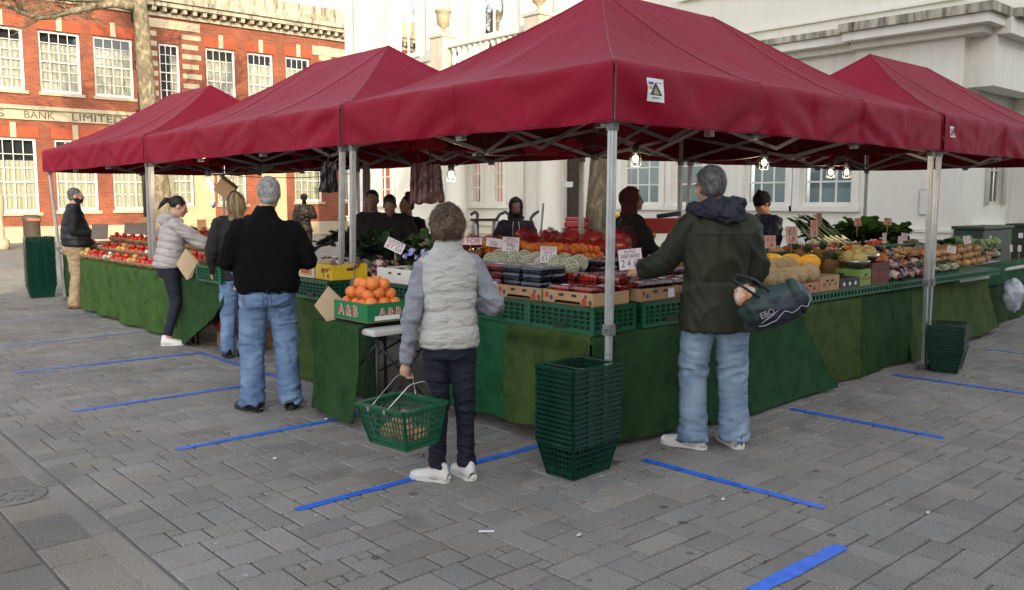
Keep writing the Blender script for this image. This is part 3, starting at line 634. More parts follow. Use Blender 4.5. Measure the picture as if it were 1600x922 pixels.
# ================================================================== GAZEBOS
def canopy_mat():
    m, nt, bs, N, L = newmat('canopy_cloth')
    tc = N('ShaderNodeTexCoord'); nz = N('ShaderNodeTexNoise'); nz.inputs['Scale'].default_value = 1.6; nz.inputs['Detail'].default_value = 5; L(tc.outputs['Object'], nz.inputs[0])
    rp = N('ShaderNodeValToRGB'); rp.color_ramp.elements[0].position = .3; rp.color_ramp.elements[1].position = .7
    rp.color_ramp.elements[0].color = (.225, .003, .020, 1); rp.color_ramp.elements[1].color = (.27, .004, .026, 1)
    L(nz.outputs[0], rp.inputs[0]); ge = N('ShaderNodeNewGeometry'); bk = N('ShaderNodeMix'); bk.data_type = 'RGBA'; L(ge.outputs['Backfacing'], bk.inputs[0]); L(rp.outputs[0], bk.inputs[6]); bk.inputs[7].default_value = (.05, .0015, .003, 1)   # underside darkened: the shade beneath the canopy is put into its colour
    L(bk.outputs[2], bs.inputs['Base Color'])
    bs.inputs['Roughness'].default_value = .6; bs.inputs['Specular IOR Level'].default_value = .14; bs.inputs['Sheen Weight'].default_value = 0; bs.inputs['Sheen Roughness'].default_value = .4
    mp = N('ShaderNodeMapping'); mp.inputs['Scale'].default_value = (1, 1, .5); mp.inputs['Rotation'].default_value = (.4, .5, 0); L(tc.outputs['Object'], mp.inputs[0])
    n2 = N('ShaderNodeTexNoise'); n2.inputs['Scale'].default_value = 3.2; n2.inputs['Detail'].default_value = 3; n2.inputs['Roughness'].default_value = .5; n2.inputs['Distortion'].default_value = .7; L(mp.outputs[0], n2.inputs[0])
    n3 = N('ShaderNodeTexNoise'); n3.inputs['Scale'].default_value = 420; L(tc.outputs['Object'], n3.inputs[0])
    b1 = N('ShaderNodeBump'); b1.inputs['Strength'].default_value = .55; b1.inputs['Distance'].default_value = .022; L(n2.outputs[0], b1.inputs['Height'])
    n4 = N('ShaderNodeTexNoise'); n4.noise_type = 'RIDGED_MULTIFRACTAL'; n4.inputs['Scale'].default_value = 2.6; n4.inputs['Detail'].default_value = 2.5; n4.inputs['Distortion'].default_value = 1.2; L(mp.outputs[0], n4.inputs[0])
    b4 = N('ShaderNodeBump'); b4.inputs['Strength'].default_value = .4; b4.inputs['Distance'].default_value = .02; L(n4.outputs[0], b4.inputs['Height']); L(b1.outputs[0], b4.inputs['Normal']); b1 = b4
    b2 = N('ShaderNodeBump'); b2.inputs['Strength'].default_value = .15; b2.inputs['Distance'].default_value = .002; L(n3.outputs[0], b2.inputs['Height']); L(b1.outputs[0], b2.inputs['Normal'])
    L(b2.outputs[0], bs.inputs['Normal'])
    tr_ = N('ShaderNodeBsdfTranslucent'); tr_.inputs[0].default_value = (.22, .002, .006, 1); mx = N('ShaderNodeMixShader'); mx.inputs[0].default_value = .10
    L(bs.outputs[0], mx.inputs[1]); L(tr_.outputs[0], mx.inputs[2]); L(mx.outputs[0], nt.nodes['Material Output'].inputs[0]); return m
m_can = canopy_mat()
m_seam = mat('canopy_seam', (.20, .006, .02), .6, .1)
m_alu = mat('aluminium', (.48, .49, .50), .38, .08, 12, .1, 90, metal=.75)
m_alud = mat('dull_aluminium', (.17, .17, .175), .45, .1, 12, metal=.5)
m_plast = mat('grey_plastic', (.16, .16, .165), .5, .1)
m_label = mat('label_white', (.72, .72, .75), .5, .03)
m_zip = mat('dark_fitting', (.03, .03, .032), .5, .1)
PEAK = 3.26
def gazebo(x0, y0, sx, sy, zb, zt, label, seed_, feet={}, logo=None, zr=PEAK):
    t = thing('market_gazebo', label, 'gazebo', (x0, y0, 0), 0, 'red pop-up gazebos of the fruit stall')
    longx = sx > sy
    if longx: P1, P2 = V((1.5, sy/2, zr)), V((sx-1.5, sy/2, zr))
    else: P1, P2 = V((sx/2, 1.5, zr)), V((sx/2, sy-1.5, zr))
    C4 = [V((0, 0, 0)), V((sx, 0, 0)), V((sx, sy, 0)), V((0, sy, 0))]
    mb = MB(); seams = MB(); side_fn = []
    for i in range(4):
        a, b = C4[i], C4[(i+1) % 4]; d = b-a; Ln = d.length; dn = d.normalized(); out = V((dn.y, -dn.x, 0))
        islong = (abs(d.x) > abs(d.y)) == longx
        near = P1 if (P1-a).length < (P2-a).length else P2; far = P2 if near is P1 else P1
        nu = int(Ln/.045)
        def top(s):
            if not islong: return near if (near-a).length <= (far-a).length+9 else near
            u = s*Ln
            if u <= 1.5: return near
            if u >= Ln-1.5: return far
            return near.lerp(far, (u-1.5)/(Ln-3))
        def fn(s, v, a=a, d=d, Ln=Ln, out=out, top=top, dn=dn):
            edge = min(1, min(s, 1-s)*Ln/.12); u = s*Ln; fx = u/1.5; br = abs(math.sin(math.pi*fx))
            if v < .3:                         # valance
                k = v/.3; z = zb+(zt-zb)*k; hang = .028*br*(1-k)
                p = a+d*s; p.z = z - .012*br*(1-k)
                # folds fanning down from the corners and the truss joints
                f1 = noise.noise(V((u*3.2+k*2.4*(1 if (fx % 1) < .5 else -1)+seed_, k*1.1, seed_)))
                f2 = noise.noise(V((u*13+k*5*(1 if (fx % 1) < .5 else -1), k*1.6+seed_, 3)))
                f3 = noise.noise(V((u*34+k*6, k*3+seed_, 8)))*(1-k)**2
                return p+out*((hang + .046*f1 + .018*f2*(1.2-k) + .008*f3)*edge*(1-.35*k) + .012)
            k = (v-.3)/.7; e = a+d*s+V((0, 0, zt)); q = top(s); p = e.lerp(q, k)
            p.z = zt+(zr-zt)*(k**1.30)
            sag = .035*math.sin(math.pi*min(1, k*1.1))*br*(1-k)
            f = noise.noise(V((p.x*1.3+seed_, p.y*1.3, 4)))*.022 + noise.noise(V((p.x*4.1+p.y*1.2, p.y*4+seed_, 9)))*.008
            p.z += (-sag+f*math.sin(math.pi*k)**.6*.9)*1; return p
        side_fn.append(fn); mb.grid(lambda s, v: fn(s, v), nu, 26, smooth=True)
        # stitched seams where the panels meet
        m_ = int(round(Ln/1.5))
        for j in range(1, m_):
            s = j/m_; pts = [fn(s, v/30)+out*.002+V((0, 0, .001)) for v in range(0, 31 if (islong and j in (1, m_-1)) else 10)]
            seams.tube(pts, .0035, 4, caps=False)
        pts = [fn(k/nu, .012)+out*.003 for k in range(nu+1)]; seams.tube(pts, .0022, 4, caps=False)
        pts = [fn(0, v/30)+(out+V((-dn.x, -dn.y, 0)))*.002 for v in range(31)]; seams.tube(pts, .005, 5, caps=False)
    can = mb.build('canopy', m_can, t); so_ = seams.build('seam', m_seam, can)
    tr_ = MB(); zl, zh = zb-.005, zt-.06
    def scissor(p, q, zl, zh, w=.022):
        p = V(p); q = V(q); n = q-p; nn = V((n.y, -n.x, 0)).normalized()*.012
        tr_ = MB(); tr_.bar(p+V((0, 0, zl))+nn, q+V((0, 0, zh))+nn, w*.6, w*1.25); tr_.bar(p+V((0, 0, zh))-nn, q+V((0, 0, zl))-nn, w*.6, w*1.25); tr_.build('scissor_bar', m_alud, t)
    ins = .05
    D = [V((ins, ins, 0)), V((sx-ins, ins, 0)), V((sx-ins, sy-ins, 0)), V((ins, sy-ins, 0))]
    for i in range(4):
        a, b = D[i], D[(i+1) % 4]; m_ = int(round((b-a).length/1.5)); prev = a
        for j in range(1, m_+1):
            q = a.lerp(b, j/m_); mid = prev.lerp(q, .5)
            scissor(prev, q, zl, zh, .026)
            MB().box((mid.x, mid.y, (zl+zh)/2), (.02, .02, .02)).build('pivot', m_zip, t)
            for z in (zl, zh): MB().box((q.x, q.y, z), (.055, .055, .06)).build('joint', m_plast, t) if j < m_ else None; (None and MB().box((q.x, q.y, z), (.055, .055, .06)).build('joint', m_plast, t) if j < m_ else None)
            prev = q
    for pk in (P1, P2):
        if longx: ends = [V((pk.x, ins, 0)), V((pk.x, sy-ins, 0))]
        else: ends = [V((ins, pk.y, 0)), V((sx-ins, pk.y, 0))]
        cc = V((pk.x, pk.y, 0)); tr_ = MB()
        for e in ends:
            mid = e.lerp(cc, .5); scissor(e, mid, zl, zh); tr_.bar(mid+V((0, 0, zl)), cc+V((0, 0, zl+.25)), .016, .03); tr_.bar(mid+V((0, 0, zh)), cc+V((0, 0, zh+.3)), .016, .03)
        tr_.tube([cc+V((0, 0, zl+.15)), pk-V((0, 0, .03))], .02, 8); tr_.build('peak_post', m_alud, t); MB().box(cc+V((0, 0, zl+.18)), (.07, .07, .08)).build('joint', m_plast, t)
    for i, c in enumerate(D):
        fo = feet.get(i, (0, 0)); top_ = V((c.x, c.y, zt-.02)); bot = V((c.x+fo[0], c.y+fo[1], .012))
        def P(z): return bot.lerp(top_, (z-.012)/(zt-.032))
        l = MB(); l.bar(P(.80), P(zt-.02), .039, .039, upv=(1, 0, 0))
        for (ox, oy) in ((.0205, 0), (-.0205, 0), (0, .0205), (0, -.0205)):
            l.bar(P(.80)+V((ox, oy, 0)), P(zt-.05)+V((ox, oy, 0)), .009, .009, upv=(1, 0, 0))
        l.bar(P(.0), P(.82), .032, .032, upv=(1, 0, 0))
        lo_ = l.build('leg', m_alu, t); lo_['label'] = 'square aluminium leg with adjustment holes'
        f = MB(); f.box(P(.82), (.056, .056, .065)); f.bar(P(.82)+V((-.05, 0, 0)), P(.82)+V((.05, 0, 0)), .02); f.build('collar', m_plast, lo_); f = MB(); f.box(P(zb-.02)+V((0, 0, 0)), (.052, .052, .06)); f.build('bracket', m_plast, lo_)
        h_ = MB(); n = 6
        for k in range(n):
            for ax in (0, 1):
                q = P(.12+k*.11); o_ = V((.016, 0, 0)) if ax == 0 else V((0, .016, 0))
                h_.box(q-o_-o_*.02, (.002 if ax == 0 else .008, .008 if ax == 0 else .002, .008))
        h_.build('pin_hole', m_zip, lo_)
        b_ = MB(); b_.box((bot.x, bot.y, .006), (.12, .12, .008)); b_.box((bot.x, bot.y, .03), (.05, .05, .04)); b_.build('foot', m_alud, lo_)
    if logo:
        x, z, w_, h_, face = logo; fn0 = side_fn[0]
        def on(px_, pz_, off): return fn0(px_/sx, .3*(pz_-zb)/(zt-zb))+V((0, -off, 0))
        def patch(mb, x0, x1, z0, z1, off, mi=0, tri=False, n=8):
            def g(u, v):
                cx_ = (x0+x1)/2; xx = x0+(x1-x0)*u
                if tri: xx = cx_+(xx-cx_)*(1-v*.98)
                return on(xx, z0+(z1-z0)*v, off)
            mb.grid(g, n, n, mi)
        l = MB(); patch(l, x-w_/2, x+w_/2, z-h_/2, z+h_/2, .004); lb = l.build('label', m_label, can)
        g_ = MB(); patch(g_, x-w_*.38, x+w_*.38, z-h_*.22, z+h_*.34, .006, 0, True); patch(g_, x-w_*.2, x+w_*.2, z-h_*.17, z+h_*.12, .0075, 1, True)
        patch(g_, x-w_*.42, x-w_*.12, z+h_*.22, z+h_*.34, .006, 2); patch(g_, x, x+w_*.4, z+h_*.3, z+h_*.33, .006, 3); patch(g_, x-w_*.25, x+w_*.25, z-h_*.36, z-h_*.31, .006, 3); patch(g_, x-w_*.44, x-w_*.2, z+h_*.02, z+h_*.16, .006, 4)
        g_.build('emblem', [mat('logo_black', (.02, .02, .02), .5), mat('logo_green', (.25, .32, .1), .5), mat('logo_blue', (.05, .07, .35), .5), mat('logo_grey', (.15, .15, .15), .5), mat('logo_orange', (.6, .2, .1), .5)], can)
    return t
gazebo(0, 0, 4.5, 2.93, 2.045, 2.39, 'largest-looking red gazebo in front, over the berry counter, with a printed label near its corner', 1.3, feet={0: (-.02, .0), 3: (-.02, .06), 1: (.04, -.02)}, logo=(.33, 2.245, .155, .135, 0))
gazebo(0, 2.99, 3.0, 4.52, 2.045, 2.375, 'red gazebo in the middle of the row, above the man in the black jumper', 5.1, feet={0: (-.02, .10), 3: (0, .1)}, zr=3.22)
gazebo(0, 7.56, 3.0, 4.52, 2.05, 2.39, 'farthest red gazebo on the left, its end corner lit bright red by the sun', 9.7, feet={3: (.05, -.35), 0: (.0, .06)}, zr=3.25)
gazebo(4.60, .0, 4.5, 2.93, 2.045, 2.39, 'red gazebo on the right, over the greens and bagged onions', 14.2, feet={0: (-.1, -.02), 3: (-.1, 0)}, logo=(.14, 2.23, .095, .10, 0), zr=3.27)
# ================================================================== STALL MATERIALS
def turf_mat(name, c1, c2):
    m, nt, bs, N, L = newmat(name)
    tc = N('ShaderNodeTexCoord'); nz = N('ShaderNodeTexNoise'); nz.inputs['Scale'].default_value = 210; nz.inputs['Detail'].default_value = 2; L(tc.outputs['Object'], nz.inputs[0])
    n2 = N('ShaderNodeTexNoise'); n2.inputs['Scale'].default_value = 6; n2.inputs['Detail'].default_value = 7; n2.inputs['Roughness'].default_value = .7; L(tc.outputs['Object'], n2.inputs[0])
    ad = N('ShaderNodeMath'); ad.operation = 'MULTIPLY_ADD'; L(nz.outputs[0], ad.inputs[0]); ad.inputs[1].default_value = .9; L(n2.outputs[0], ad.inputs[2])
    rp = N('ShaderNodeValToRGB'); rp.color_ramp.elements[0].position = .72; rp.color_ramp.elements[1].position = 1.0
    rp.color_ramp.elements[0].color = (*c1, 1); rp.color_ramp.elements[1].color = (*c2, 1); L(ad.outputs[0], rp.inputs[0])
    L(rp.outputs[0], bs.inputs['Base Color']); bs.inputs['Roughness'].default_value = .85; bs.inputs['Specular IOR Level'].default_value = .25
    bp = N('ShaderNodeBump'); bp.inputs['Strength'].default_value = .9; bp.inputs['Distance'].default_value = .012; L(ad.outputs[0], bp.inputs['Height']); L(bp.outputs[0], bs.inputs['Normal']); return m
m_tA = turf_mat('emerald_turf', (.004, .038, .014), (.013, .115, .040))
m_tB = turf_mat('olive_turf', (.018, .040, .007), (.064, .112, .024))
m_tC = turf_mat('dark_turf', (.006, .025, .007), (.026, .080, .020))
m_tD = turf_mat('bright_turf', (.015, .045, .009), (.062, .135, .026))
m_tE = turf_mat('dull_emerald_turf', (.006, .032, .010), (.020, .082, .028))  # duller green of the flared mat
TUG = 'artificial grass mats hung round the stall'
def drape(path, zt, zb, mat_, label, flare=0, wav=.02, inward=.3, seed_=0, fringe=0, flare_end=None):
    """artificial grass hung over a counter edge: path = top edge points, outward side to the right of travel"""
    P_ = [V((*p, 0)) for p in path]; L_ = [0]
    for i in range(1, len(P_)): L_.append(L_[-1]+(P_[i]-P_[i-1]).length)
    T = L_[-1]
    def pos(s):
        d = s*T
        for i in range(1, len(P_)):
            if d <= L_[i]+1e-6:
                k = (d-L_[i-1])/(L_[i]-L_[i-1]); q = P_[i-1].lerp(P_[i], k); t = (P_[i]-P_[i-1]).normalized(); return q, V((t.y, -t.x, 0)), t
    nz_ = zb if callable(zb) else (lambda s: zb)
    mb = MB()
    def fn(s, v, off=0):
        q, out, t = pos(s)
        if v < .15:
            k = v/.15; return q-out*inward*(1-k)+V((0, 0, zt+off*.9))
        k = (v-.15)/.85; z = zt-(zt-nz_(s))*k
        d_ = .012+flare*k*k + wav*1.5*k*(noise.noise(V((s*T*3.1+seed_, k*1.2, seed_)))+.5*math.sin(s*T*7+seed_)+.35*noise.noise(V((s*T*11, k*2, seed_)))) + .006*noise.noise(V((s*T*9, z*6, seed_)))
        e = 0
        if flare_end: e = flare_end*k*max(0, s-.55)/.45
        return q+out*(d_+off)+t*e+V((0, 0, z+.012*noise.noise(V((s*T*6+seed_, 0, 2)))*k))
    nu = max(6, int(T/.05)); mb.grid(lambda s, v: fn(s, v), nu, 22, flip=True); mb.grid(lambda s, v: fn(s, v, -.012), nu, 22)
    # cut edge and ragged pile along the hem and sides
    pts = [fn(k/nu, 1, -.006) for k in range(nu+1)]; mb.tube(pts, .009, 5)
    for e in (0, 1): mb.tube([fn(e, .15+.85*k/12, -.006) for k in range(13)], .009, 5)
    for k in range(int(T*260)):
        s = rnd(); v = 1 if rnd() < .6 else .15; q = fn(s, v); _, out, t = pos(s); l = U(.008, .018); a = t*U(-.006, .006)
        mb.add([q-t*.003, q+t*.003, q+out*U(.002, .01)+V((0, 0, -l if v == 1 else l*.6))+a], [(0, 1, 2)])
    for k in range(int(T*(zt-nz_(.5))*5200)):
        s = rnd(); v = U(.13, 1); q = fn(s, v); _, out, t = pos(s); l = U(.006, .014)
        mb.add([q-t*.0022, q+t*.0022, q+out*U(.003, .011)+V((0, 0, -l*U(-.3, 1)))+t*U(-.006, .006)], [(0, 1, 2)])
    if fringe:
        for k in range(int(T*900)):
            s = rnd(); v = U(.15, .15+fringe); q = fn(s, v); _, out, t = pos(s); l = U(.02, .05)
            mb.add([q-t*.004, q+t*.004, q+out*U(.01, .03)+V((0, 0, -l))+t*U(-.02, .02)], [(0, 1, 2)])
    return tag(mb.build('grass_mat', mat_), label, 'grass mat', TUG)
m_tab = mat('white_tabletop', (.52, .52, .5), .5, .06); m_tleg = mat('dark_steel', (.03, .03, .032), .45, .1, metal=.4)
def table(x0, y0, x1, y1, z, label, mt=None):
    t = thing('folding_table', label, 'table', ((x0+x1)/2, (y0+y1)/2, 0)); q = MB(); cx, cy = (x0+x1)/2, (y0+y1)/2
    q.bx((x0-cx, y0-cy, z-.045), (x1-cx, y1-cy, z)); bevel(q.build('tabletop', mt or m_tab, t), .012, 2)
    a, b = (x1-x0)/2-.06, (y1-y0)/2-.06
    for sx_ in (-1, 1):
        for sy_ in (-1, 1):
            l = MB(); l.tube([(sx_*a, sy_*b, 0), (sx_*a, sy_*b, z-.046)], .0125, 8); l.build('leg', m_tleg, t)
    l = MB(); l.tube([(-a, -b, .1), (a, -b, z-.1)], .008, 6); l.tube([(a, -b, .1), (-a, -b, z-.1)], .008, 6); l.tube([(-a, b, .12), (-a, -b, z-.1)], .008, 6); l.build('brace', m_tleg, t)
    return t
table(.12, .26, 1.85, 1.55, .735, 'folding table under the berry punnets at the front corner of the stall')
table(.12, 1.58, 1.85, 2.9, .735, 'folding table under the oranges and netted melons behind the woman in the gilet')
table(1.88, .28, 4.5, 1.6, .735, 'folding table under the melons and pineapples to the right of the green coat')
table(4.53, .36, 7.0, 1.7, .735, 'folding table under the bagged vegetables right of the tent leg')
table(7.03, .62, 9.6, 2.0, .735, 'folding table under the brown onions at the far right')
table(-.12, 2.95, 1.4, 3.62, .735, 'folding table under the white and yellow fruit boxes')
table(-.1, 4.95, 1.2, 6.1, .735, 'folding table with open front, red net sacks beneath it')
table(-.1, 6.13, 1.2, 9.8, .735, 'long folding table under the tomato bowls in the left gazebo')
table(.20, 9.85, 1.3, 11.8, .735, 'folding table at the far left end beside the tall basket stack')
table(-.60, 1.62, -.02, 2.33, .70, 'small white folding table holding the green box of oranges')
drape([(.06, 1.62), (.06, .93)], .752, .10, m_tA, 'emerald grass mat hanging right behind the woman holding the basket', seed_=1)
drape([(.05, .97), (.05, .22)], .756, lambda s: .10+.03*s, m_tB, 'olive grass mat with a dark fringe, left of the tall front basket stack', seed_=2, fringe=.12, wav=.025)
drape([(.07, .21), (1.0, .21), (1.82, .21)], .752, lambda s: .06-.04*s, m_tC, 'dark green grass mat behind the jeans of the green-coated man', seed_=3, wav=.02)
drape([(1.2, .19), (2.45, .19)], .72, lambda s: .03, m_tE, 'flared grass mat whose lower corner sticks out past the green-coated man', seed_=4, flare=.06, wav=.02, flare_end=.55, inward=.05)
drape([(2.40, .22), (3.6, .24)], .752, lambda s: .02, m_tB, 'olive grass mat below the pineapples, left of the right tent leg', seed_=5, wav=.03)
drape([(3.55, .26), (4.72, .28)], .756, lambda s: .02, m_tC, 'creased dark grass mat directly behind the right tent leg', seed_=6, wav=.03)
drape([(4.68, .29), (7.0, .42)], .752, lambda s: .03+.05*s, m_tB, 'wide flared grass mat behind the small stack of baskets on the right', seed_=7, wav=.02, flare=.06, flare_end=.5)
drape([(7.0, .62), (8.4, .66), (10.5, .8)], .745, .04, m_tC, 'shadowed grass mat under the emerald edge at the far right', seed_=18, wav=.03)
drape([(7.1, .56), (9.8, .72)], .76, lambda s: .55, m_tA, 'short emerald grass mat edging the onions at the far right', seed_=8, wav=.02)
drape([(-.14, 3.62), (-.14, 2.86)], .752, .03, m_tB, 'olive grass mat under the white and yellow fruit boxes', seed_=9)
drape([(-.14, 2.88), (-.14, 2.3)], .755, .03, m_tC, 'shadowed grass mat between the yellow box and the orange table', seed_=10)
drape([(-.63, 2.37), (-.63, 1.76)], .715, .05, m_tC, 'dark grass mat hanging on the small table under the green orange box', seed_=11, inward=.5, flare=.05)
drape([(-.15, 6.15), (-.15, 5.0)], .752, lambda s: .03+.6*max(0, s-.15), m_tC, 'slanting grass mat right of the puffer-jacket woman, drawn up at one end', seed_=12, flare=.04)
drape([(-.14, 8.3), (-.14, 6.1)], .752, .04, m_tD, 'bright grass mat left of the puffer-jacket woman', seed_=13, wav=.035)
drape([(-.10, 10.0), (-.12, 8.25)], .756, .05, m_tD, 'bright grass mat below the tomato bowls, right of the beige trousers', seed_=14, wav=.035)
drape([(.16, 11.85), (.16, 10.1)], .752, .05, m_tC, 'dark grass mat between the tall basket stack and the beige trousers', seed_=15)
# ================================================================== CRATES AND BOXES
m_crate = mat('green_crate_plastic', (.003, .085, .038), .42, .15, 10, objvar=.12)
m_crated = mat('crate_inner', (.001, .016, .007), .6, .2)
def crate_mesh():
    mb = MB(); a, b, h, t = .297, .197, .17, .012
    mb.bx((-a, -b, 0), (a, b, .008))
    for sy_ in (-1, 1):
        y0, y1 = sorted((sy_*b, sy_*(b-t)))
        mb.bx((-a, y0, h-.028), (a, y1, h)); mb.bx((-a, y0, .008), (a, y1, .026))
        mb.bx((-a-.006, sy_*b-.008, h-.006), (a+.006, sy_*b+.008, h))
        for k in range(11): x = -a+.012+(2*a-.024)*k/10; mb.bx((x-.004, y0, .026), (x+.004, y1, h-.028))
        for z in (.055, .085, .114): mb.bx((-a, y0+.001*0, z-.0035), (a, y1, z+.0035))
        for k in range(10):
            x = -a+.012+(2*a-.024)*k/10; mb.bar((x, sy_*(b-t*.7), .028), (x+.056, sy_*(b-t*.7), .085), .003); mb.bar((x+.056, sy_*(b-t*.7), .028), (x, sy_*(b-t*.7), .085), .003)
        for x in (-a+.012, a-.012): mb.bx((x-.014, sy_*b-.006, 0), (x+.014, sy_*b+.006, h))
        mb.bx((-.055, sy_*b-.004, .018), (.055, sy_*b+.004, .055), 1)
        mb.bx((-a+.01, sy_*(b-t-.004), .01), (a-.01, sy_*(b-t-.001), h-.03), 1)
    for sx_ in (-1, 1):
        x0, x1 = sorted((sx_*a, sx_*(a-t)))
        mb.bx((x0, -b, h-.028), (x1, b, h)); mb.bx((x0, -b, .008), (x1, b, .026)); mb.bx((sx_*a-.008, -b, h-.006), (sx_*a+.008, b, h-.0005))
        for k in range(8): y = -b+.012+(2*b-.024)*k/7; mb.bx((x0, y-.004, .026), (x1, y+.004, h-.028))
        for z in (.055, .085, .114): mb.bx((x0, -b, z-.0034), (x1, b, z+.0034))
        mb.bx((sx_*a-.004, -.05, .018), (sx_*a+.004, .05, .055), 1)
        mb.bx((sx_*(a-t-.001) if sx_ < 0 else sx_*(a-t-.004), -b+.01, .01), (sx_*(a-t-.004) if sx_ < 0 else sx_*(a-t-.001), b-.01, h-.03), 1)
    return mb.mesh('crate', [m_crate, m_crated])
ME_crate = crate_mesh()
def crate(x, y, z, rz, label, group='green plastic crates propping up the produce'):
    o = link(bpy.data.objects.new('plastic_crate', ME_crate)); o.location = (x, y, z); o.rotation_euler = (0, 0, rz); return tag(o, label, 'crate', group)
ords = ['first', 'second', 'third', 'fourth', 'fifth', 'sixth', 'seventh', 'eighth', 'ninth']
for k, y in enumerate((.53, 1.13, 1.73, 2.33)): crate(.30, y, .757, R(90), '%s green crate along the left side of the berry counter, counted from its corner' % ords[k])
for k, x in enumerate((.86, 1.46, 2.06)): crate(x, .42, .757, 0, '%s green crate along the right side of the berry counter, counted from its corner' % ords[k])
for y in (.7, 1.3, 1.9, 2.5): crate(.74, y, .757, R(90), 'hidden green crate in the second row under the netted melons', 'crates under the second row')
for x, y in [(1.18, 1.35), (1.18, 1.95), (1.18, 2.55), (1.6, 1.95), (1.6, 2.55), (1.6, 1.35)]:
    crate(x, y, .757, R(90), 'lower green crate under the loose oranges', 'crates under the oranges'); crate(x, y, .928, R(90), 'upper green crate carrying the loose oranges', 'upper crates under the oranges')
for k, x in enumerate((1.46, 2.06, 2.66, 3.26, 3.86)): crate(x, .86, .757, 0, 'green crate in the second row under the yellow melons and pineapples', 'crates under the melons')
for k, x in enumerate((2.1, 2.7, 3.3, 3.9, 4.5, 5.1, 5.7, 6.3)): crate(x, 1.3, .757, 0, 'green crate in the third row under the roots and squash', 'crates under the roots'); crate(x+.1, 1.3, .928, 0, 'upper green crate at the back under the leeks and spring greens', 'crates under the greens') if x > 2.5 else None
crate(-.0, 3.22, .757, R(90), 'green crate under the white and yellow fruit boxes')
crate(.40, 3.22, .757, R(90), 'green crate directly behind the white and yellow boxes')
crate(-.02, 5.27, .757, R(90), 'green crate with a cardboard tray in it, beside the blonde woman')
m_card = mat('kraft_cardboard', (.36, .22, .11), .8, .1, 5, .1, 60, objvar=.1); m_cardd = mat('board_inside', (.22, .13, .065), .85, .1)
def fruit_box(name, l, w_, h, mt, label, cat, loc, rz, deco=None, group=None, notch=True, holes=True):
    """open cardboard tray: four walls with hand holes, folded corners and a cut-down middle"""
    t = thing(name, label, cat, loc, rz, group); mb = MB(); tk = .006
    mb.bx((-l/2, -w_/2, 0), (l/2, w_/2, tk), 1)
    for s_ in (-1, 1):
        y0, y1 = sorted((s_*w_/2, s_*(w_/2-tk)))
        if notch:
            n0, n1 = -l*.27, l*.2; lowz = h*.30
            M_ = Matrix(((1, 0, 0, 0), (0, 0, -1, 0), (0, 1, 0, 0), (0, 0, 0, 1)))
            poly = [(-l/2, 0), (-l*.30, 0), (-l*.24, lowz), (l*.24, lowz), (l*.30, 0), (l/2, 0), (l/2, h), (-l/2, h)]
            mb.prism(poly, -y1, -y0, M_)
        else: mb.bx((-l/2, y0, tk), (l/2, y1, h))
        x0, x1 = sorted((s_*l/2, s_*(l/2-tk))); mb.bx((x0, -w_/2+tk, tk), (x1, w_/2-tk, h))
    mb.build('tray', [mt, m_cardd], t)
    d = MB()
    if holes:
        for s_ in (-1, 1):
            for x in ((-l*.13, l*.13) if l > .3 else (0,)): d.bx((x-.022, s_*w_/2-.0012, h*.62), (x+.022, s_*w_/2+.0012, h*.62+.016))
            d.bx((s_*l/2-.0012, -.03, h*.6), (s_*l/2+.0012, .03, h*.6+.02))
        d.build('hand_hole', m_dark, t)
    if deco: deco(t, l, w_, h)
    return t
m_bred = mat('print_red', (.35, .04, .02), .7); m_bblue = mat('print_blue', (.03, .05, .13), .7); m_brown = mat('print_brown', (.12, .05, .02), .7)
def berry_deco(t, l, w_, h):
    for s_ in (-1, 1):
        for (x, z, r, mi) in ((-l*.42, h*.62, .016, 0), (-l*.33, h*.42, .014, 1), (l*.33, h*.3, .022, 0), (l*.36, h*.72, .011, 1), (l*.45, h*.3, .016, 2)):
            d = MB(); n = 10; d.add([(x+r*math.cos(2*math.pi*k/n), s_*(w_/2+.0018), z+r*1.25*math.sin(2*math.pi*k/n)) for k in range(n)], [tuple(range(n)) if s_ < 0 else tuple(range(n))[::-1]]); d.build('printed_fruit', [m_bred, m_bblue, m_brown][mi], t)
    e = MB(); e.bx((-l/2-.0016, .06, .012), (-l/2-.0008, .12, h*.8)); e.build('sticker', m_label, t)
BXG = 'brown punnet trays along the berry counter'
for k, y in enumerate((.46, .92)): fruit_box('cardboard_tray', .44, .34, .085, m_card, ['brown cardboard tray printed with berries, first left of the front tent leg', 'brown cardboard tray printed with berries, next to the white tray'][k], 'fruit tray', (.27, y, .93), R(-90), berry_deco, BXG)
def white_deco(t, l, w_, h):
    text_mesh('Tir Tór', .055, mat('teal_ink', (.03, .16, .2), .6), 'lettering', t, (-.0, -w_/2-.002, h*.62), (R(90), R(180), 0), .0008)
fruit_box('cardboard_tray', .44, .34, .10, mat('white_board', (.60, .62, .64), .7, .04, objvar=0), 'white cardboard tray with upside-down teal lettering, beside the woman\'s elbow', 'fruit tray', (.27, 1.38, .93), R(-90), white_deco, notch=False, holes=False)
def side_deco(t, l, w_, h):
    berry_deco(t, l, w_, h); e = MB(); e.bx((l*.2, -w_/2-.0026, .012), (l*.36, -w_/2-.0019, h*.85)); e.build('sticker', m_label, t)
for k, x in enumerate((.75, 1.17, 1.59)): fruit_box('cardboard_tray', .41, .34, .085, m_card, ['brown tray with white sticker, first right of the front tent leg', 'brown tray with white sticker, second right of the front tent leg', 'brown tray mostly hidden behind the green coat'][k], 'fruit tray', (x, .40, .93), 0, side_deco, BXG, notch=False)
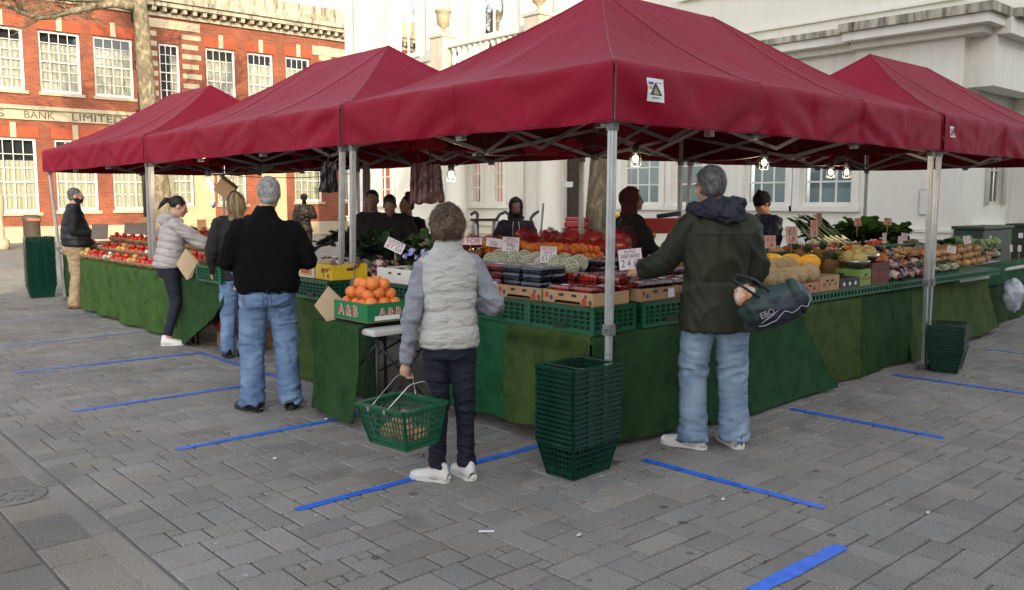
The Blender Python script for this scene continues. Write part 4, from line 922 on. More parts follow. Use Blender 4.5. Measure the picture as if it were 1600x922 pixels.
# ---- punnets
m_rasp = mat('raspberry', (.32, .012, .03), .4, .3, 40, .3, 120, objvar=.2); m_blueb = mat('blueberry', (.035, .05, .12), .5, .4, 30, objvar=.2); m_straw = mat('strawberry', (.50, .02, .012), .35, .3, 30, .3, 150, objvar=.15)
m_blackb = mat('blackberry', (.07, .012, .04), .35, .4, 40, objvar=.2)
m_clear = clearmat('clear_plastic', (.96, .97, .98), .02, .15)
def punnet_meshes(nm, mt, nb, r):
    mb = MB(); rs = random.Random(3)
    for i in range(nb[0]):
        for j in range(nb[1]):
            for k in range(2):
                mb.ball((-.085+.17*(i+.5)/nb[0]+rs.uniform(-.004, .004), -.05+.10*(j+.5)/nb[1]+rs.uniform(-.004, .004), .012+k*.016+rs.uniform(0, .006)), (r, r, r*.95), 7, 5)
    a = mb.mesh(nm, mt); return a
ME_b = {'raspberries': punnet_meshes('raspberries', m_rasp, (8, 5), .0115), 'blueberries': punnet_meshes('blueberries', m_blueb, (10, 6), .0095), 'strawberries': punnet_meshes('strawberries', m_straw, (5, 3), .018), 'blackberries': punnet_meshes('blackberries', m_blackb, (7, 4), .0125)}
def shell_mesh():
    mb = MB(); a, b = .092, .057
    r = [(-a*.93, -b*.9, 0), (a*.93, -b*.9, 0), (a*.93, b*.9, 0), (-a*.93, b*.9, 0), (-a, -b, .034), (a, -b, .034), (a, b, .034), (-a, b, .034), (-a*.95, -b*.93, .05), (a*.95, -b*.93, .05), (a*.95, b*.93, .05), (-a*.95, b*.93, .05)]
    fs = [(0, 3, 2, 1)]
    for q in (0, 4):
        for k in range(4): fs.append((q+k, q+(k+1) % 4, q+4+(k+1) % 4, q+4+k))
    fs.append((8, 9, 10, 11)); mb.add(r, fs); e = a+.004, b+.004
    mb.bx((-e[0], -e[1], .032), (e[0], -b, .036)); mb.bx((-e[0], b, .032), (e[0], e[1], .036)); mb.bx((-e[0], -b, .032), (-a, b, .036)); mb.bx((a, -b, .032), (e[0], b, .036))
    return mb.mesh('clear_shell', m_clear)
ME_shell = shell_mesh()
q = MB(); q.bx((-.035, -.018, .0502), (.02, .016, .0512)); ME_stk = q.mesh('sticker', m_label)
PL = {'raspberries': 'clear punnet of raspberries', 'blueberries': 'clear punnet of blueberries', 'strawberries': 'clear punnet of strawberries', 'blackberries': 'clear punnet of blackberries'}
def punnet(kind, x, y, z, rz, where):
    t = thing('fruit_punnet', PL[kind]+' '+where, 'punnet', (x, y, z), rz, PL[kind]+'s '+where)
    link(bpy.data.objects.new('lid', ME_shell), t).name = 'shell'; link(bpy.data.objects.new(kind, ME_b[kind]), t)
    if rnd() < .4: link(bpy.data.objects.new('sticker', ME_stk), t)
    return t
def stack(kind, xs, ys, z0, n, rz, where):
    for x in xs:
        for y in ys:
            for k in range(n if not callable(n) else n(x, y)):
                punnet(kind, x+U(-.006, .006), y+U(-.006, .006), z0+k*.0515, rz+U(-.06, .06), where)
Z1 = .94
stack('raspberries', [.18, .31], [1.22, 1.42], .945, 4, R(90), 'stacked over the white tray')
stack('blueberries', [.18, .31], [.82, 1.02], .945, 4, R(90), 'stacked left of the strawberries')
stack('strawberries', [.18, .31], [.36, .56], .945, 2, R(90), 'beside the front tent leg')
stack('strawberries', [.44], [.36, .56, .76], 1.0, 2, R(90), 'in the second row behind the tent leg')
stack('raspberries', [.44], [.96, 1.16], 1.02, 2, R(90), 'in front of the netted melons')
stack('raspberries', [.66, .86, 1.06, 1.26], [.33, .46], .945, 2, 0, 'along the right side of the counter')
stack('strawberries', [.66, .86], [.62], .945, 3, 0, 'in the middle of the counter corner')
stack('blueberries', [.72, .92, 1.12], [.78], .93, 3, 0, 'under the handwritten card')
stack('raspberries', [1.06, 1.26, 1.46, 1.66], [.60], .945, 3, 0, 'beyond the outstretched sleeve')
stack('blackberries', [1.02, 1.22], [.98, 1.12], .95, 4, 0, 'at the back of the berry display')
stack('raspberries', [1.46, 1.66], [.33, .46], .945, 2, 0, 'hidden behind the green coat')
stack('strawberries', [1.3, 1.5], [.80], .945, 3, 0, 'beside the wrist of the reaching man')
# ---- round fruit
def lumpy(seed_, amp, fr=2.):
    return lambda d: 1+amp*noise.noise(V((d.x*fr+seed_, d.y*fr, d.z*fr)))
m_orange = mat('orange_skin', (.52, .12, .012), .45, .08, 5, .35, 160, objvar=.1, huevar=.012, spec=.4)
m_grapef = mat('grapefruit_skin', (.78, .25, .05), .42, .2, 3, .3, 150, col2=(.70, .16, .05), objvar=.08, spec=.4)
def ball_mesh(nm, r, mt, amp=.02, n=20, m=14, fr=1.5, sc=(1, 1, 1)):
    mb = MB(); mb.ball((0, 0, 0), (r*sc[0], r*sc[1], r*sc[2]), n, m, fn=lumpy(len(nm), amp, fr))
    mb.tube([(0, 0, r*sc[2]*.98), (0, 0, r*sc[2]*1.01)], r*.07, 6); return mb.mesh(nm, mt)
ME_or = ball_mesh('orange', .038, m_orange, .02); ME_gf = ball_mesh('grapefruit', .049, m_grapef, .05, sc=(1, 1, .93))
def put(me, name, loc, label, cat, group, rot=None, sc=1):
    o = link(bpy.data.objects.new(name, me)); o.location = loc; o.rotation_euler = rot or (U(-.6, .6), U(-.6, .6), U(0, 6.28)); o.scale = (sc,)*3 if not hasattr(sc, '__len__') else sc
    return tag(o, label, cat, group)
# the green box of oranges on the small table
m_abg = mat('green_board', (.008, .16, .055), .6, .08); m_red = mat('print_bright_red', (.55, .025, .02), .5); m_wh = mat('print_white', (.75, .75, .7), .5)
def ab_deco(t, l, w_, h):
    for (x, y, rz, s_) in ((-.02, -w_/2-.0015, 0, .105), (l/2+.0015, .0, R(90), .075)):
        text_mesh('A & B', s_, m_wh, 'lettering', t, (x, y, h*.5), (R(90), 0, rz), .0006, bold=.004)
        n = V((math.sin(rz), -math.cos(rz), 0))*.0014; text_mesh('A & B', s_, m_red, 'lettering', t, (x+n.x, y+n.y, h*.5), (R(90), 0, rz), .0006, bold=.0005)
    e = MB(); e.bx((l/2+.001, -.13, .014), (l/2+.002, .08, .045)); e.build('sticker', m_label, t)
ab = fruit_box('fruit_box', .47, .38, .135, m_abg, 'green cardboard box lettered A & B, heaped with oranges on the small table', 'fruit box', (-.38, 1.98, .735), R(-90), ab_deco, notch=False, holes=False)
rs = random.Random(11); GO = 'big oranges heaped in the green box'
def heap(cx, cy, z, hx, hy, r, layers, me, name, label, cat, group, rz=0, shrink=.8, jit=.25):
    M_ = Matrix.Rotation(rz, 3, 'Z')
    for k in range(layers):
        nx = max(1, int((2*hx*(1-.5*shrink*k/layers))/(2*r))); ny = max(1, int((2*hy*(1-.5*shrink*k/layers))/(2*r)))
        for i in range(nx):
            for j in range(ny):
                x = (i-(nx-1)/2)*2.05*r+rs.uniform(-1, 1)*r*jit; y = (j-(ny-1)/2)*2.05*r+rs.uniform(-1, 1)*r*jit
                p = M_ @ V((x, y, 0)); put(me, name, (cx+p.x, cy+p.y, z+r+k*r*1.45+rs.uniform(-.1, .25)*r), label, cat, group, sc=rs.uniform(.9, 1.08))
heap(-.38, 1.98, .80, .175, .225, .048, 3, ME_gf, 'orange', 'big orange heaped in the green lettered box on the small table', 'orange', GO, shrink=.9)
heap(1.18, 1.85, 1.10, .19, .62, .04, 2, ME_or, 'orange', 'loose orange in the long row behind the netted melons', 'orange', 'loose oranges behind the netted melons', shrink=.35)
# netted melons: pale skin with a raised white net
m_gal = mat('galia_skin', (.26, .27, .13), .6, .2, 12); m_net = mat('white_foam_net', (.62, .62, .56), .5, .05)
def netted():
    mb = MB(); mb.ball((0, 0, 0), (.066, .066, .06), 20, 14); a = mb.mesh('melon_skin', m_gal); nb = MB()
    for s_ in (-1, 1):
        for k in range(12):
            pts = []
            for i in range(13):
                t = .25+(math.pi-.5)*i/12; ph = 2*math.pi*k/12+s_*i*.16
                pts.append((.0695*math.sin(t)*math.cos(ph), .0695*math.sin(t)*math.sin(ph), .0635*math.cos(t)))
            nb.tube(pts, .0022, 4, caps=False)
    return a, nb.mesh('net', m_net)
ME_gm, ME_gn = netted()
for i in range(7):
    for j in range(2):
        x, y = .64+.14*j, .96+.145*i+.05*j
        t = thing('netted_melon', 'round pale melon in a white foam net in front of the loose oranges', 'melon', (x, y, 1.105+.02*j+U(0, .015)), U(0, 6), 'netted melons in front of the oranges'); t.rotation_euler = (U(-.5, .5)+1.2, U(-.5, .5), U(0, 6))
        link(bpy.data.objects.new('skin', ME_gm), t); link(bpy.data.objects.new('net', ME_gn), t)
for y, lab in ((1.15, 'long brown tray under the nearer netted melons'), (1.75, 'long brown tray under the farther netted melons')): fruit_box('cardboard_tray', .58, .38, .115, m_card, lab, 'fruit tray', (.73, y, .93), R(90), None, notch=False)
m_cant = mat('cantaloupe', (.42, .30, .16), .7, .25, 40, .5, 60, col2=(.30, .21, .10), objvar=.1); ME_ct = ball_mesh('cantaloupe', .087, m_cant, .02)
m_canary = mat('canary_melon', (.75, .36, .015), .45, .15, 5, .1, 30, objvar=.08, spec=.4); ME_cn = ball_mesh('canary', .083, m_canary, .05, sc=(1.5, 1, .95))
mc = [(2.02, .36), (2.19, .33), (2.36, .36), (2.53, .34), (2.71, .36), (2.88, .35), (2.1, .5), (2.28, .50), (2.46, .50), (2.64, .51), (2.8, .5), (3.02, .42)]
for (x, y) in mc: put(ME_ct, 'cantaloupe', (x, y, (.965 if y < .45 else 1.02)+U(0, .02)), 'netted tan melon in the front row by the green sports bag', 'melon', 'tan melons in front of the yellow ones')
for (x, y) in [(2.30, .70), (2.58, .72), (2.86, .70), (3.12, .66), (3.30, .58), (2.45, .86), (2.8, .88), (3.1, .84)]: put(ME_cn, 'yellow_melon', (x, y, 1.035+U(0, .02)), 'long yellow melon behind the tan melons', 'melon', 'yellow melons behind the tan ones', rot=(U(-.2, .2), U(-.2, .2), R(-20)+U(-.2, .2)))
# pineapples
m_pine = mat('pineapple_skin', (.16, .085, .02), .6, .3, 30, objvar=.15); m_pleaf = mat('pineapple_leaf', (.04, .07, .03), .6, .3)
def pine_meshes():
    mb = MB(); ga = math.pi*(3-math.sqrt(5)); mb.ball((0, 0, .1), (.05, .05, .1), 16, 12)
    for k in range(130):
        z = 1-2*(k+.5)/130; r = math.sqrt(1-z*z); a = k*ga; q = V((.05*r*math.cos(a), .05*r*math.sin(a), .1+.1*z)); n = V((r*math.cos(a), r*math.sin(a), z*.4)).normalized()
        s1 = n.orthogonal().normalized()*.0085; s2 = n.cross(s1)
        mb.add([q+s1, q+s2, q-s1, q-s2, q+n*.009], [(0, 1, 4), (1, 2, 4), (2, 3, 4), (3, 0, 4)])
    lf = MB()
    for k in range(34):
        a = k*ga; L_ = .05+.07*(k/34); o_ = .02+.035*(1-k/34); p = V((.012*math.cos(a), .012*math.sin(a), .195)); d = V((math.cos(a), math.sin(a), 0)); s_ = V((-d.y, d.x, 0))*.008
        lf.add([p-s_, p+s_, p+d*o_*.7+V((0, 0, L_*.6))+s_*.6, p+d*o_*.7+V((0, 0, L_*.6))-s_*.6, p+d*o_*1.5+V((0, 0, L_))], [(0, 1, 2, 3), (3, 2, 4)])
    return mb.mesh('pineapple', m_pine), lf.mesh('leaf_tuft', m_pleaf)
ME_p1, ME_p2 = pine_meshes()
def pineapple(x, y, z, rot, lab, grp=None):
    t = thing('pineapple', lab, 'pineapple', (x, y, z), 0, grp); t.rotation_euler = rot; link(bpy.data.objects.new('fruit', ME_p1), t); link(bpy.data.objects.new('leaf_tuft', ME_p2), t)
for k, (x, y, z) in enumerate([(3.5, .55, .90), (3.66, .5, .90), (3.44, .78, .95), (3.6, .8, .95), (3.76, .76, .95)]): pineapple(x, y, z, (R(20)+U(-.2, .2), U(-.6, .6), U(0, 6)), 'pineapple leaning in the group right of the yellow melons', 'pineapples right of the yellow melons')
for k, (x, y, z) in enumerate([(2.35, 1.22, 1.0), (2.55, 1.25, 1.0), (2.75, 1.2, 1.0), (3.0, 1.22, 1.0)]): pineapple(x, y, z, (R(70)+U(-.2, .2), U(-.3, .3), U(0, 6)), 'darker pineapple lying behind the yellow melons', 'pineapples behind the yellow melons')
m_honey = mat('honeydew', (.38, .29, .09), .5, .2, 8, objvar=.12); ME_hd = ball_mesh('honeydew', .07, m_honey, .03)
# boxes along the right counter
def plain_deco(mt2, txt=None):
    def f(t, l, w_, h):
        for k in range(3): d = MB(); n = 9; x = -l*.3+l*.3*k; r = .018; d.add([(x+r*math.cos(2*math.pi*i/n), -w_/2-.0016, h*.45+r*math.sin(2*math.pi*i/n)) for i in range(n)], [tuple(range(n))]); d.build('print', mt2, t)
    return f
m_pink = mat('pink_board', (.42, .16, .10), .7, .1); m_dkb = mat('dark_board', (.03, .03, .03), .6, .2); m_lime = mat('lime_board', (.16, .28, .06), .6, .1); m_maroon = mat('maroon_board', (.10, .02, .015), .6, .2)
for (x0, x1, z1, mt, mt2, lab) in [(1.95, 2.45, .09, m_pink, m_brown, 'pink fruit tray half hidden behind the sports bag'), (2.47, 2.86, .09, m_pink, m_brown, 'pink fruit tray under the tan melons, right of the sports bag'), (2.88, 3.2, .13, m_card, m_bred, 'brown box printed with a cut papaya, right of the pink tray'), (3.22, 3.56, .09, m_dkb, m_wh, 'black fruit tray below the pineapples'), (3.58, 3.78, .15, m_lime, m_bred, 'narrow lime green box below the melon bowls'), (3.8, 4.14, .20, m_maroon, m_bred, 'tall dark maroon box right of the melon bowls')]:
    fruit_box('fruit_box', x1-x0, .36, z1, mt, lab, 'fruit box', ((x0+x1)/2, .42, .83), 0, plain_deco(mt2), notch=False)
q = MB(); q.bx((1.92, .22, .757), (6.9, .6, .775))
for k in range(83): q.bx((1.92+k*.06, .218, .775), (1.945+k*.06, .226, .81))
q.bx((1.92, .216, .81), (6.9, .6, .828)); tag(q.build('crate_edge_rail', m_crate), 'long low green lattice rail along the front edge of the right counter', 'rail')
m_wick = mat('wicker', (.30, .20, .10), .7, .3, 60, .4, 80); m_steel = mat('steel_bowl', (.45, .45, .46), .3, .05, metal=.9)
def bowl(x, y, z, r, lab, grp, mt=None):
    q = MB(); q.lathe([(r*.55, 0), (r*.62, .004), (r*.9, .04), (r, .062), (r*.97, .064), (r*.86, .04), (r*.55, .008), (0, .008)], (0, 0, 0), 24); o = q.build('bowl', mt or m_wick); o.location = (x, y, z); return tag(o, lab, 'bowl', grp)
for k, (x, y) in enumerate([(3.72, .36), (3.98, .4)]):
    bowl(x, y, .99+.04*k, .13, ['steel bowl of greenish melons above the lime box', 'steel bowl of greenish melons above the maroon box'][k], None, m_steel)
    for a in range(3): put(ME_hd, 'small_melon', (x+.055*math.cos(a*2.1), y+.055*math.sin(a*2.1), 1.07+.04*k), 'small greenish-yellow melon in a steel bowl on the right counter', 'melon', 'melons in the steel bowls')
# ---- net and plastic bags of produce
def bag_mesh(nm, cols, n, r, hx, hy, hz, clear=True, seed_=1):
    rr = random.Random(seed_); mb = MB()
    for k in range(n):
        a = rr.uniform(0, 6.28); q = math.sqrt(rr.random()); z = rr.uniform(.15, 1)
        x, y = hx*q*math.cos(a)*(1-.3*z), hy*q*math.sin(a)*(1-.3*z); s_ = rr.uniform(.8, 1.2)
        mb.ball((x, y, hz*z*(1-.35*q)), (r*s_, r*s_*rr.uniform(.8, 1), r*s_), 9, 7, rr.randrange(len(cols)))
    a = mb.mesh(nm, cols)
    sb = MB()
    def f(d): return 1+.12*noise.noise(V((d.x*3+seed_, d.y*3, d.z*3)))+.05*noise.noise(V((d.x*9+seed_, d.y*9, d.z*9)))
    sb.ball((0, 0, hz*.45), (hx*1.2, hy*1.2, hz*.68), 20, 14, fn=f)
    for k in range(9):
        a_ = k*.7; c = V((0, 0, hz*1.05)); d = V((math.cos(a_), math.sin(a_), 0))*hx*.35; sb.add([c, c+d+V((0, 0, hz*.28)), c+V((-d.y, d.x, 0))*.9+V((0, 0, hz*.22))], [(0, 1, 2)])
    return a, sb.mesh(nm+'_wrap', m_clear if clear is True else clear)
def netwrap(nm, col):
    m, nt, bs, N, L = newmat(nm); tc = N('ShaderNodeTexCoord'); wv = []
    for rot in (.78, -.78):
        mp = N('ShaderNodeMapping'); mp.inputs['Rotation'].default_value = (rot, rot*.6, 0); L(tc.outputs['Object'], mp.inputs[0]); w = N('ShaderNodeTexWave'); w.inputs['Scale'].default_value = 38; L(mp.outputs[0], w.inputs[0]); wv.append(w)
    mx_ = N('ShaderNodeMath'); mx_.operation = 'MAXIMUM'; L(wv[0].outputs['Fac'], mx_.inputs[0]); L(wv[1].outputs['Fac'], mx_.inputs[1])
    th = N('ShaderNodeMath'); th.operation = 'GREATER_THAN'; th.inputs[1].default_value = .86; L(mx_.outputs[0], th.inputs[0])
    t = N('ShaderNodeBsdfTransparent'); mix = N('ShaderNodeMixShader'); L(th.outputs[0], mix.inputs[0]); L(t.outputs[0], mix.inputs[1]); L(bs.outputs[0], mix.inputs[2]); L(mix.outputs[0], nt.nodes['Material Output'].inputs[0])
    bs.inputs['Base Color'].default_value = (*col, 1); bs.inputs['Roughness'].default_value = .4; return m
m_rn = netwrap('red_net', (.28, .012, .012)); m_on = netwrap('orange_net', (.6, .2, .03))
m_onr = mat('red_onion', (.22, .03, .05), .4, .3, 8, objvar=.1); m_onb = mat('brown_onion', (.42, .22, .08), .45, .3, 8, objvar=.12); m_pot = mat('potato', (.40, .28, .15), .7, .2, 8, .2, 40); m_carr = mat('carrot', (.6, .18, .03), .5, .15); m_tom = mat('tomato', (.52, .022, .008), .25, .15, 3, objvar=.12, huevar=.01, spec=.6)
m_grn = mat('green_veg', (.10, .20, .03), .5, .3, 8, objvar=.2); m_grape = mat('green_grape', (.28, .36, .10), .35, .2, 10); m_rgrape = mat('red_grape', (.12, .015, .03), .35, .3, 10); m_purp = mat('purple_root', (.32, .04, .10), .4, .25, 6); m_pal = mat('pale_root', (.62, .5, .38), .55, .1)
BG = {}
m_dkred = mat('dark_red_fruit', (.20, .012, .012), .4, .3, 8, objvar=.2)
BG['red'] = bag_mesh('red_net_onions', [m_dkred, m_onr], 40, .03, .12, .10, .12, m_rn, 1)
BG['clem'] = bag_mesh('net_clementines', [m_orange, m_carr], 26, .032, .10, .09, .10, m_on, 2)
BG['mix'] = bag_mesh('bagged_pink_roots', [m_purp, m_pal, m_onr], 30, .026, .10, .08, .10, True, 3)
BG['carrot'] = bag_mesh('bagged_carrots', [m_carr, m_pot], 24, .028, .10, .08, .09, True, 4)
BG['green'] = bag_mesh('bagged_greens', [m_grn, m_grape, m_pal], 34, .024, .10, .08, .10, True, 5)
BG['grape'] = bag_mesh('bagged_grapes', [m_grape], 90, .0125, .09, .07, .07, True, 6)
BG['rgrape'] = bag_mesh('bagged_red_grapes', [m_rgrape, m_onr], 80, .013, .09, .07, .07, True, 7)
BG['pot'] = bag_mesh('bagged_potatoes', [m_pot, m_onb], 28, .03, .10, .09, .10, True, 8)
def bag(kind, x, y, z, lab, grp=None, sc=1, cat='bag'):
    t = thing('produce_bag', lab, cat, (x, y, z), U(0, 6), grp); t.rotation_euler = (U(-.25, .25), U(-.25, .25), U(0, 6)); t.scale = (sc,)*3
    link(bpy.data.objects.new('contents', BG[kind][0]), t); link(bpy.data.objects.new('wrap', BG[kind][1]), t)
for i in range(9): bag('red', 1.55+U(-.05, .05), 1.3+i*.2, 1.10+U(0, .03), 'red net sack in the row behind the loose oranges', 'red net sacks behind the oranges')
for i in range(5): bag('red', 1.76, 1.5+i*.28, 1.19, 'red net sack piled on top at the back of the orange display', 'upper red net sacks')
for i in range(4):
    for j in range(2): bag('grape', .22+.2*j, 2.10+.18*i, .95+.03*j, 'clear bag of green grapes behind the box of oranges', 'bags of green grapes')
for i in range(4): bag('rgrape', .62, 2.1+.2*i, 1.03, 'clear bag of dark grapes behind the green grapes', 'bags of dark grapes')
for i in range(3): bag('mix', .16, 2.72-.02*i, .94+.05*i, 'bunch of purple-pink roots beside the twin tent legs', 'pink roots by the twin tent legs', .7)
for i in range(4): bag('carrot', .9, 2.35+.17*i, 1.1, 'bag of orange roots in shadow in front of the dark-clad sellers', 'bags of orange roots in shadow', .85)
for i in range(5): bag('red', 1.1+.12*(i % 2), 2.2+.2*i, 1.15, 'dark red produce sack in front of the dark-clad sellers', 'dark sacks before the sellers', .85)
fruit_box('fruit_box', .5, .36, .12, mat('white_board2', (.6, .58, .52), .6, .05), 'white vented tray of green grapes behind the oranges', 'fruit tray', (.26, 2.36, .93), R(-90), None, notch=False)
# blue-printed labels on the grape bags
m_bl = mat('blue_label', (.06, .05, .42), .4, .2, 30, col2=(.5, .5, .7))
for k in range(5):
    q = MB()
    def fn(u, v): return V(((u-.5)*.12, (v-.5)*.06, .012*math.sin(u*9)+.006*math.sin(v*14)))
    q.grid(fn, 10, 5, flip=False); q.grid(lambda u, v: fn(u, v)+V((0, 0, -.002)), 10, 5, flip=True); o = q.build('printed_packet', m_bl); o.location = (.5+U(-.03, .05), 2.15+k*.16, 1.13+U(0, .02)); o.rotation_euler = (U(-.3, .3), R(-40), U(-.5, .5)); tag(o, 'blue printed packet lying on the grape bags', 'packet', 'blue printed packets on the grapes')
for i in range(12): bag('clem' if i % 3 else 'carrot', 3.95+(i % 6)*.2, .72+(i//6)*.24, .95+.07*(i//6), 'orange net bag in the rows behind the maroon box', 'orange net bags on the right counter', .95)
for i in range(5): bag('mix', 4.26+i*.19, .38+U(-.03, .03), .83, 'glossy bag of red and white roots at the counter edge beside the right tent leg', 'red and white root bags at the edge')
for i in range(4): bag('green', 5.25+i*.27, .46+U(-.02, .02), .83, 'bag of green vegetables at the edge right of the tent leg', 'green vegetable bags at the edge')
for i in range(5): bag('mix' if i % 2 else 'carrot', 5.0+i*.26, .74, .87, 'mixed root bag in the second row right of the tent leg', 'mixed root bags right of the leg', 1.05)
for i in range(8): bag('pot', 7.2+.2*i+.1, 1.1 if i % 2 else .9, .86, 'bag of pale potatoes at the far right end', 'potato bags at the far right') if i > 4 else None
ME_on = ball_mesh('onion', .043, m_onb, .05, 10, 8)
heap(6.9, .86, .80, 1.05, .26, .051, 3, ME_on, 'brown_onion', 'brown onion in the long loose heap at the far right', 'onion', 'brown onions heaped at the far right', rz=R(5), shrink=.5, jit=.5)
# ================================================================== LEAFY VEGETABLES
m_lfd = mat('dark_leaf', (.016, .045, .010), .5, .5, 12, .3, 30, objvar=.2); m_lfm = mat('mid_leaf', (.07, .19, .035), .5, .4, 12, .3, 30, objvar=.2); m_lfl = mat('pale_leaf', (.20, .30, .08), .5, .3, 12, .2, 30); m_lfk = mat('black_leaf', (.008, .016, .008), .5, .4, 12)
m_rib = mat('leaf_rib', (.40, .42, .26), .5, .2); m_curd = mat('cauliflower_curd', (.55, .50, .34), .7, .15, 30, .4, 60); m_lwhite = mat('leek_white', (.60, .60, .42), .45, .1)
def leaf(mb, p, d, L_, W_, mi=0, curl=.35, rs=random):
    p = V(p); d = V(d).normalized(); sd = d.cross(V((0, 0, 1)))
    if sd.length < .1: sd = V((1, 0, 0))
    sd.normalize(); n = sd.cross(d); ph = rs.random()*6
    def fn(u, v):
        k = u; w = W_*math.sin(math.pi*(.08+.87*k))**.7*(1 if k < .97 else .5); x = (v-.5)*2
        return p+d*(L_*k*(1-.12*k*k))-V((0, 0, curl*L_*k*k))+sd*(w*.5*x)+n*(.10*W_*x*x+.05*W_*math.sin(k*11+x*3+ph)*abs(x)+.06*W_*math.sin(k*23+ph)*abs(x))
    mb.grid(fn, 7, 4, mi); mb.grid(lambda u, v: fn(u, v)-n*.0015, 7, 4, mi, flip=True)
def clump(nm, mt, n, L_, W_, spread=1., up=.6, extra=None, seed_=1):
    rr = random.Random(seed_); mb = MB()
    for k in range(n):
        a = rr.uniform(0, 6.28); e = rr.uniform(up-.4, up+.5); leaf(mb, (rr.uniform(-.02, .02), rr.uniform(-.02, .02), .0), (math.cos(a)*spread, math.sin(a)*spread, e), L_*rr.uniform(.7, 1.15), W_*rr.uniform(.7, 1.2), 0 if rr.random() < .8 else 1, rr.uniform(.1, .5), rr)
    if extra: extra(mb)
    return mb.mesh(nm, mt)
ME_sg = clump('spring_greens', [m_lfm, m_lfd], 22, .24, .12, seed_=2)
ME_kale = clump('dark_greens', [m_lfd, m_lfk], 24, .2, .10, seed_=3)
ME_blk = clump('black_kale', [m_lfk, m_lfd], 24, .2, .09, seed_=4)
def curd(mb):
    rr = random.Random(5)
    for k in range(40):
        a = rr.uniform(0, 6.28); t = rr.uniform(0, 1.1); mb.ball((.06*math.sin(t)*math.cos(a), .06*math.sin(t)*math.sin(a), .04+.05*math.cos(t)), .022, 7, 5, 2)
ME_caul = clump('cauliflower', [m_lfl, m_lfm, m_curd], 14, .15, .10, up=.9, extra=curd, seed_=6)
def cabm():
    mb = MB(); mb.ball((0, 0, .07), (.078, .078, .07), 18, 12, 0, fn=lumpy(3, .05)); rr = random.Random(8)
    for k in range(7):
        a = k*.95
        def fn(u, v, a=a):
            t = .25+u*1.5; ph = a+(v-.5)*1.3; r = .082+.012*u+.004*math.sin(v*20); return V((r*math.sin(t)*math.cos(ph), r*math.sin(t)*math.sin(ph), .07+.074*math.cos(t)))
        mb.grid(fn, 6, 6, 1 if k % 2 else 0)
    return mb.mesh('cabbage', [m_lfl, m_grn])
ME_cab = cabm()
def veg(me, name, x, y, z, lab, cat, grp, sc=1): return put(me, name, (x, y, z), lab, cat, grp, rot=(U(-.35, .35), U(-.35, .35), U(0, 6.28)), sc=sc*U(.9, 1.1))
for k in range(12): veg(ME_sg, 'spring_greens', 6.3+(k % 6)*.17, 1.52+.2*(k//6), 1.15+.05*(k//6), 'bright spring greens heaped beneath the tallest price card', 'greens', 'spring greens at the back right', 1.25)
for k in range(12): veg(ME_kale, 'leafy_greens', 5.45+(k % 6)*.17, 1.5+.2*(k//6), 1.13+.04*(k//6), 'dark leafy greens between the leeks and the spring greens', 'greens', 'dark greens right of the leeks', 1.15)
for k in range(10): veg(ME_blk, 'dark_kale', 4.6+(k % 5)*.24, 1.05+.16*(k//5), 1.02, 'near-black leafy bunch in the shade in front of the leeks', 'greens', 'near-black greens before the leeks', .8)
for k in range(9): veg(ME_caul, 'cauliflower', 7.3+(k % 5)*.21, 1.45+.2*(k//5), .92+.05*(k//5), 'cauliflower in pale leaves right of the tent leg', 'cauliflower', 'cauliflowers right of the tent leg', 1.05)
for k in range(7): veg(ME_cab, 'cabbage', 9.3+(k % 4)*.22, 1.35+.25*(k//4), .90, 'round pale green cabbage behind the brown onions', 'cabbage', 'cabbages at the far right', 1.0)
for k in range(7): veg(ME_sg, 'leafy_cabbage', 9.2+(k % 4)*.28, 1.75, .94, 'loose green leaves rising behind the cabbages', 'greens', 'loose leaves behind the cabbages', .9)
for k in range(6): veg(ME_blk, 'purple_cabbage', 8.6+.2*k, 1.2, .86, 'dark purple leafy vegetable in front of the cabbages', 'greens', 'dark leaves before the cabbages', .6)
table(7.0, 2.05, 11.0, 2.4, .75, 'narrow folding table behind the cabbages at the far right')
# leeks
def leekmesh():
    mb = MB(); pts = [V((0, 0, 0)), V((.12, 0, .01)), V((.24, 0, .03)), V((.36, 0, .06))]; mb.tube(pts, [.012, .012, .013, .016], 8, 0); mb.tube(pts[:2], [.0125, .0125], 8, 1); mb.tube([V((-.01, 0, 0)), V((0, 0, 0))], .008, 6, 1)
    for k in range(5): leaf(mb, (.28, 0, .045), (1, (k-2)*.16, .22+.05*k), .26, .035, 0, .25)
    return mb.mesh('leek', [m_lfd, m_lwhite])
ME_lk = leekmesh()
for k in range(22):
    o = put(ME_lk, 'leek', (4.78+.035*k+U(-.02, .02), 1.28+U(-.03, .03), 1.10+.012*(k % 4)), 'long leek fanned out with its white end toward the customers', 'leek', 'leeks fanned out at the back of the counter', rot=(U(-.2, .2), -.45+U(-.1, .1), R(100)+(k-11)*.03+U(-.1, .1)))
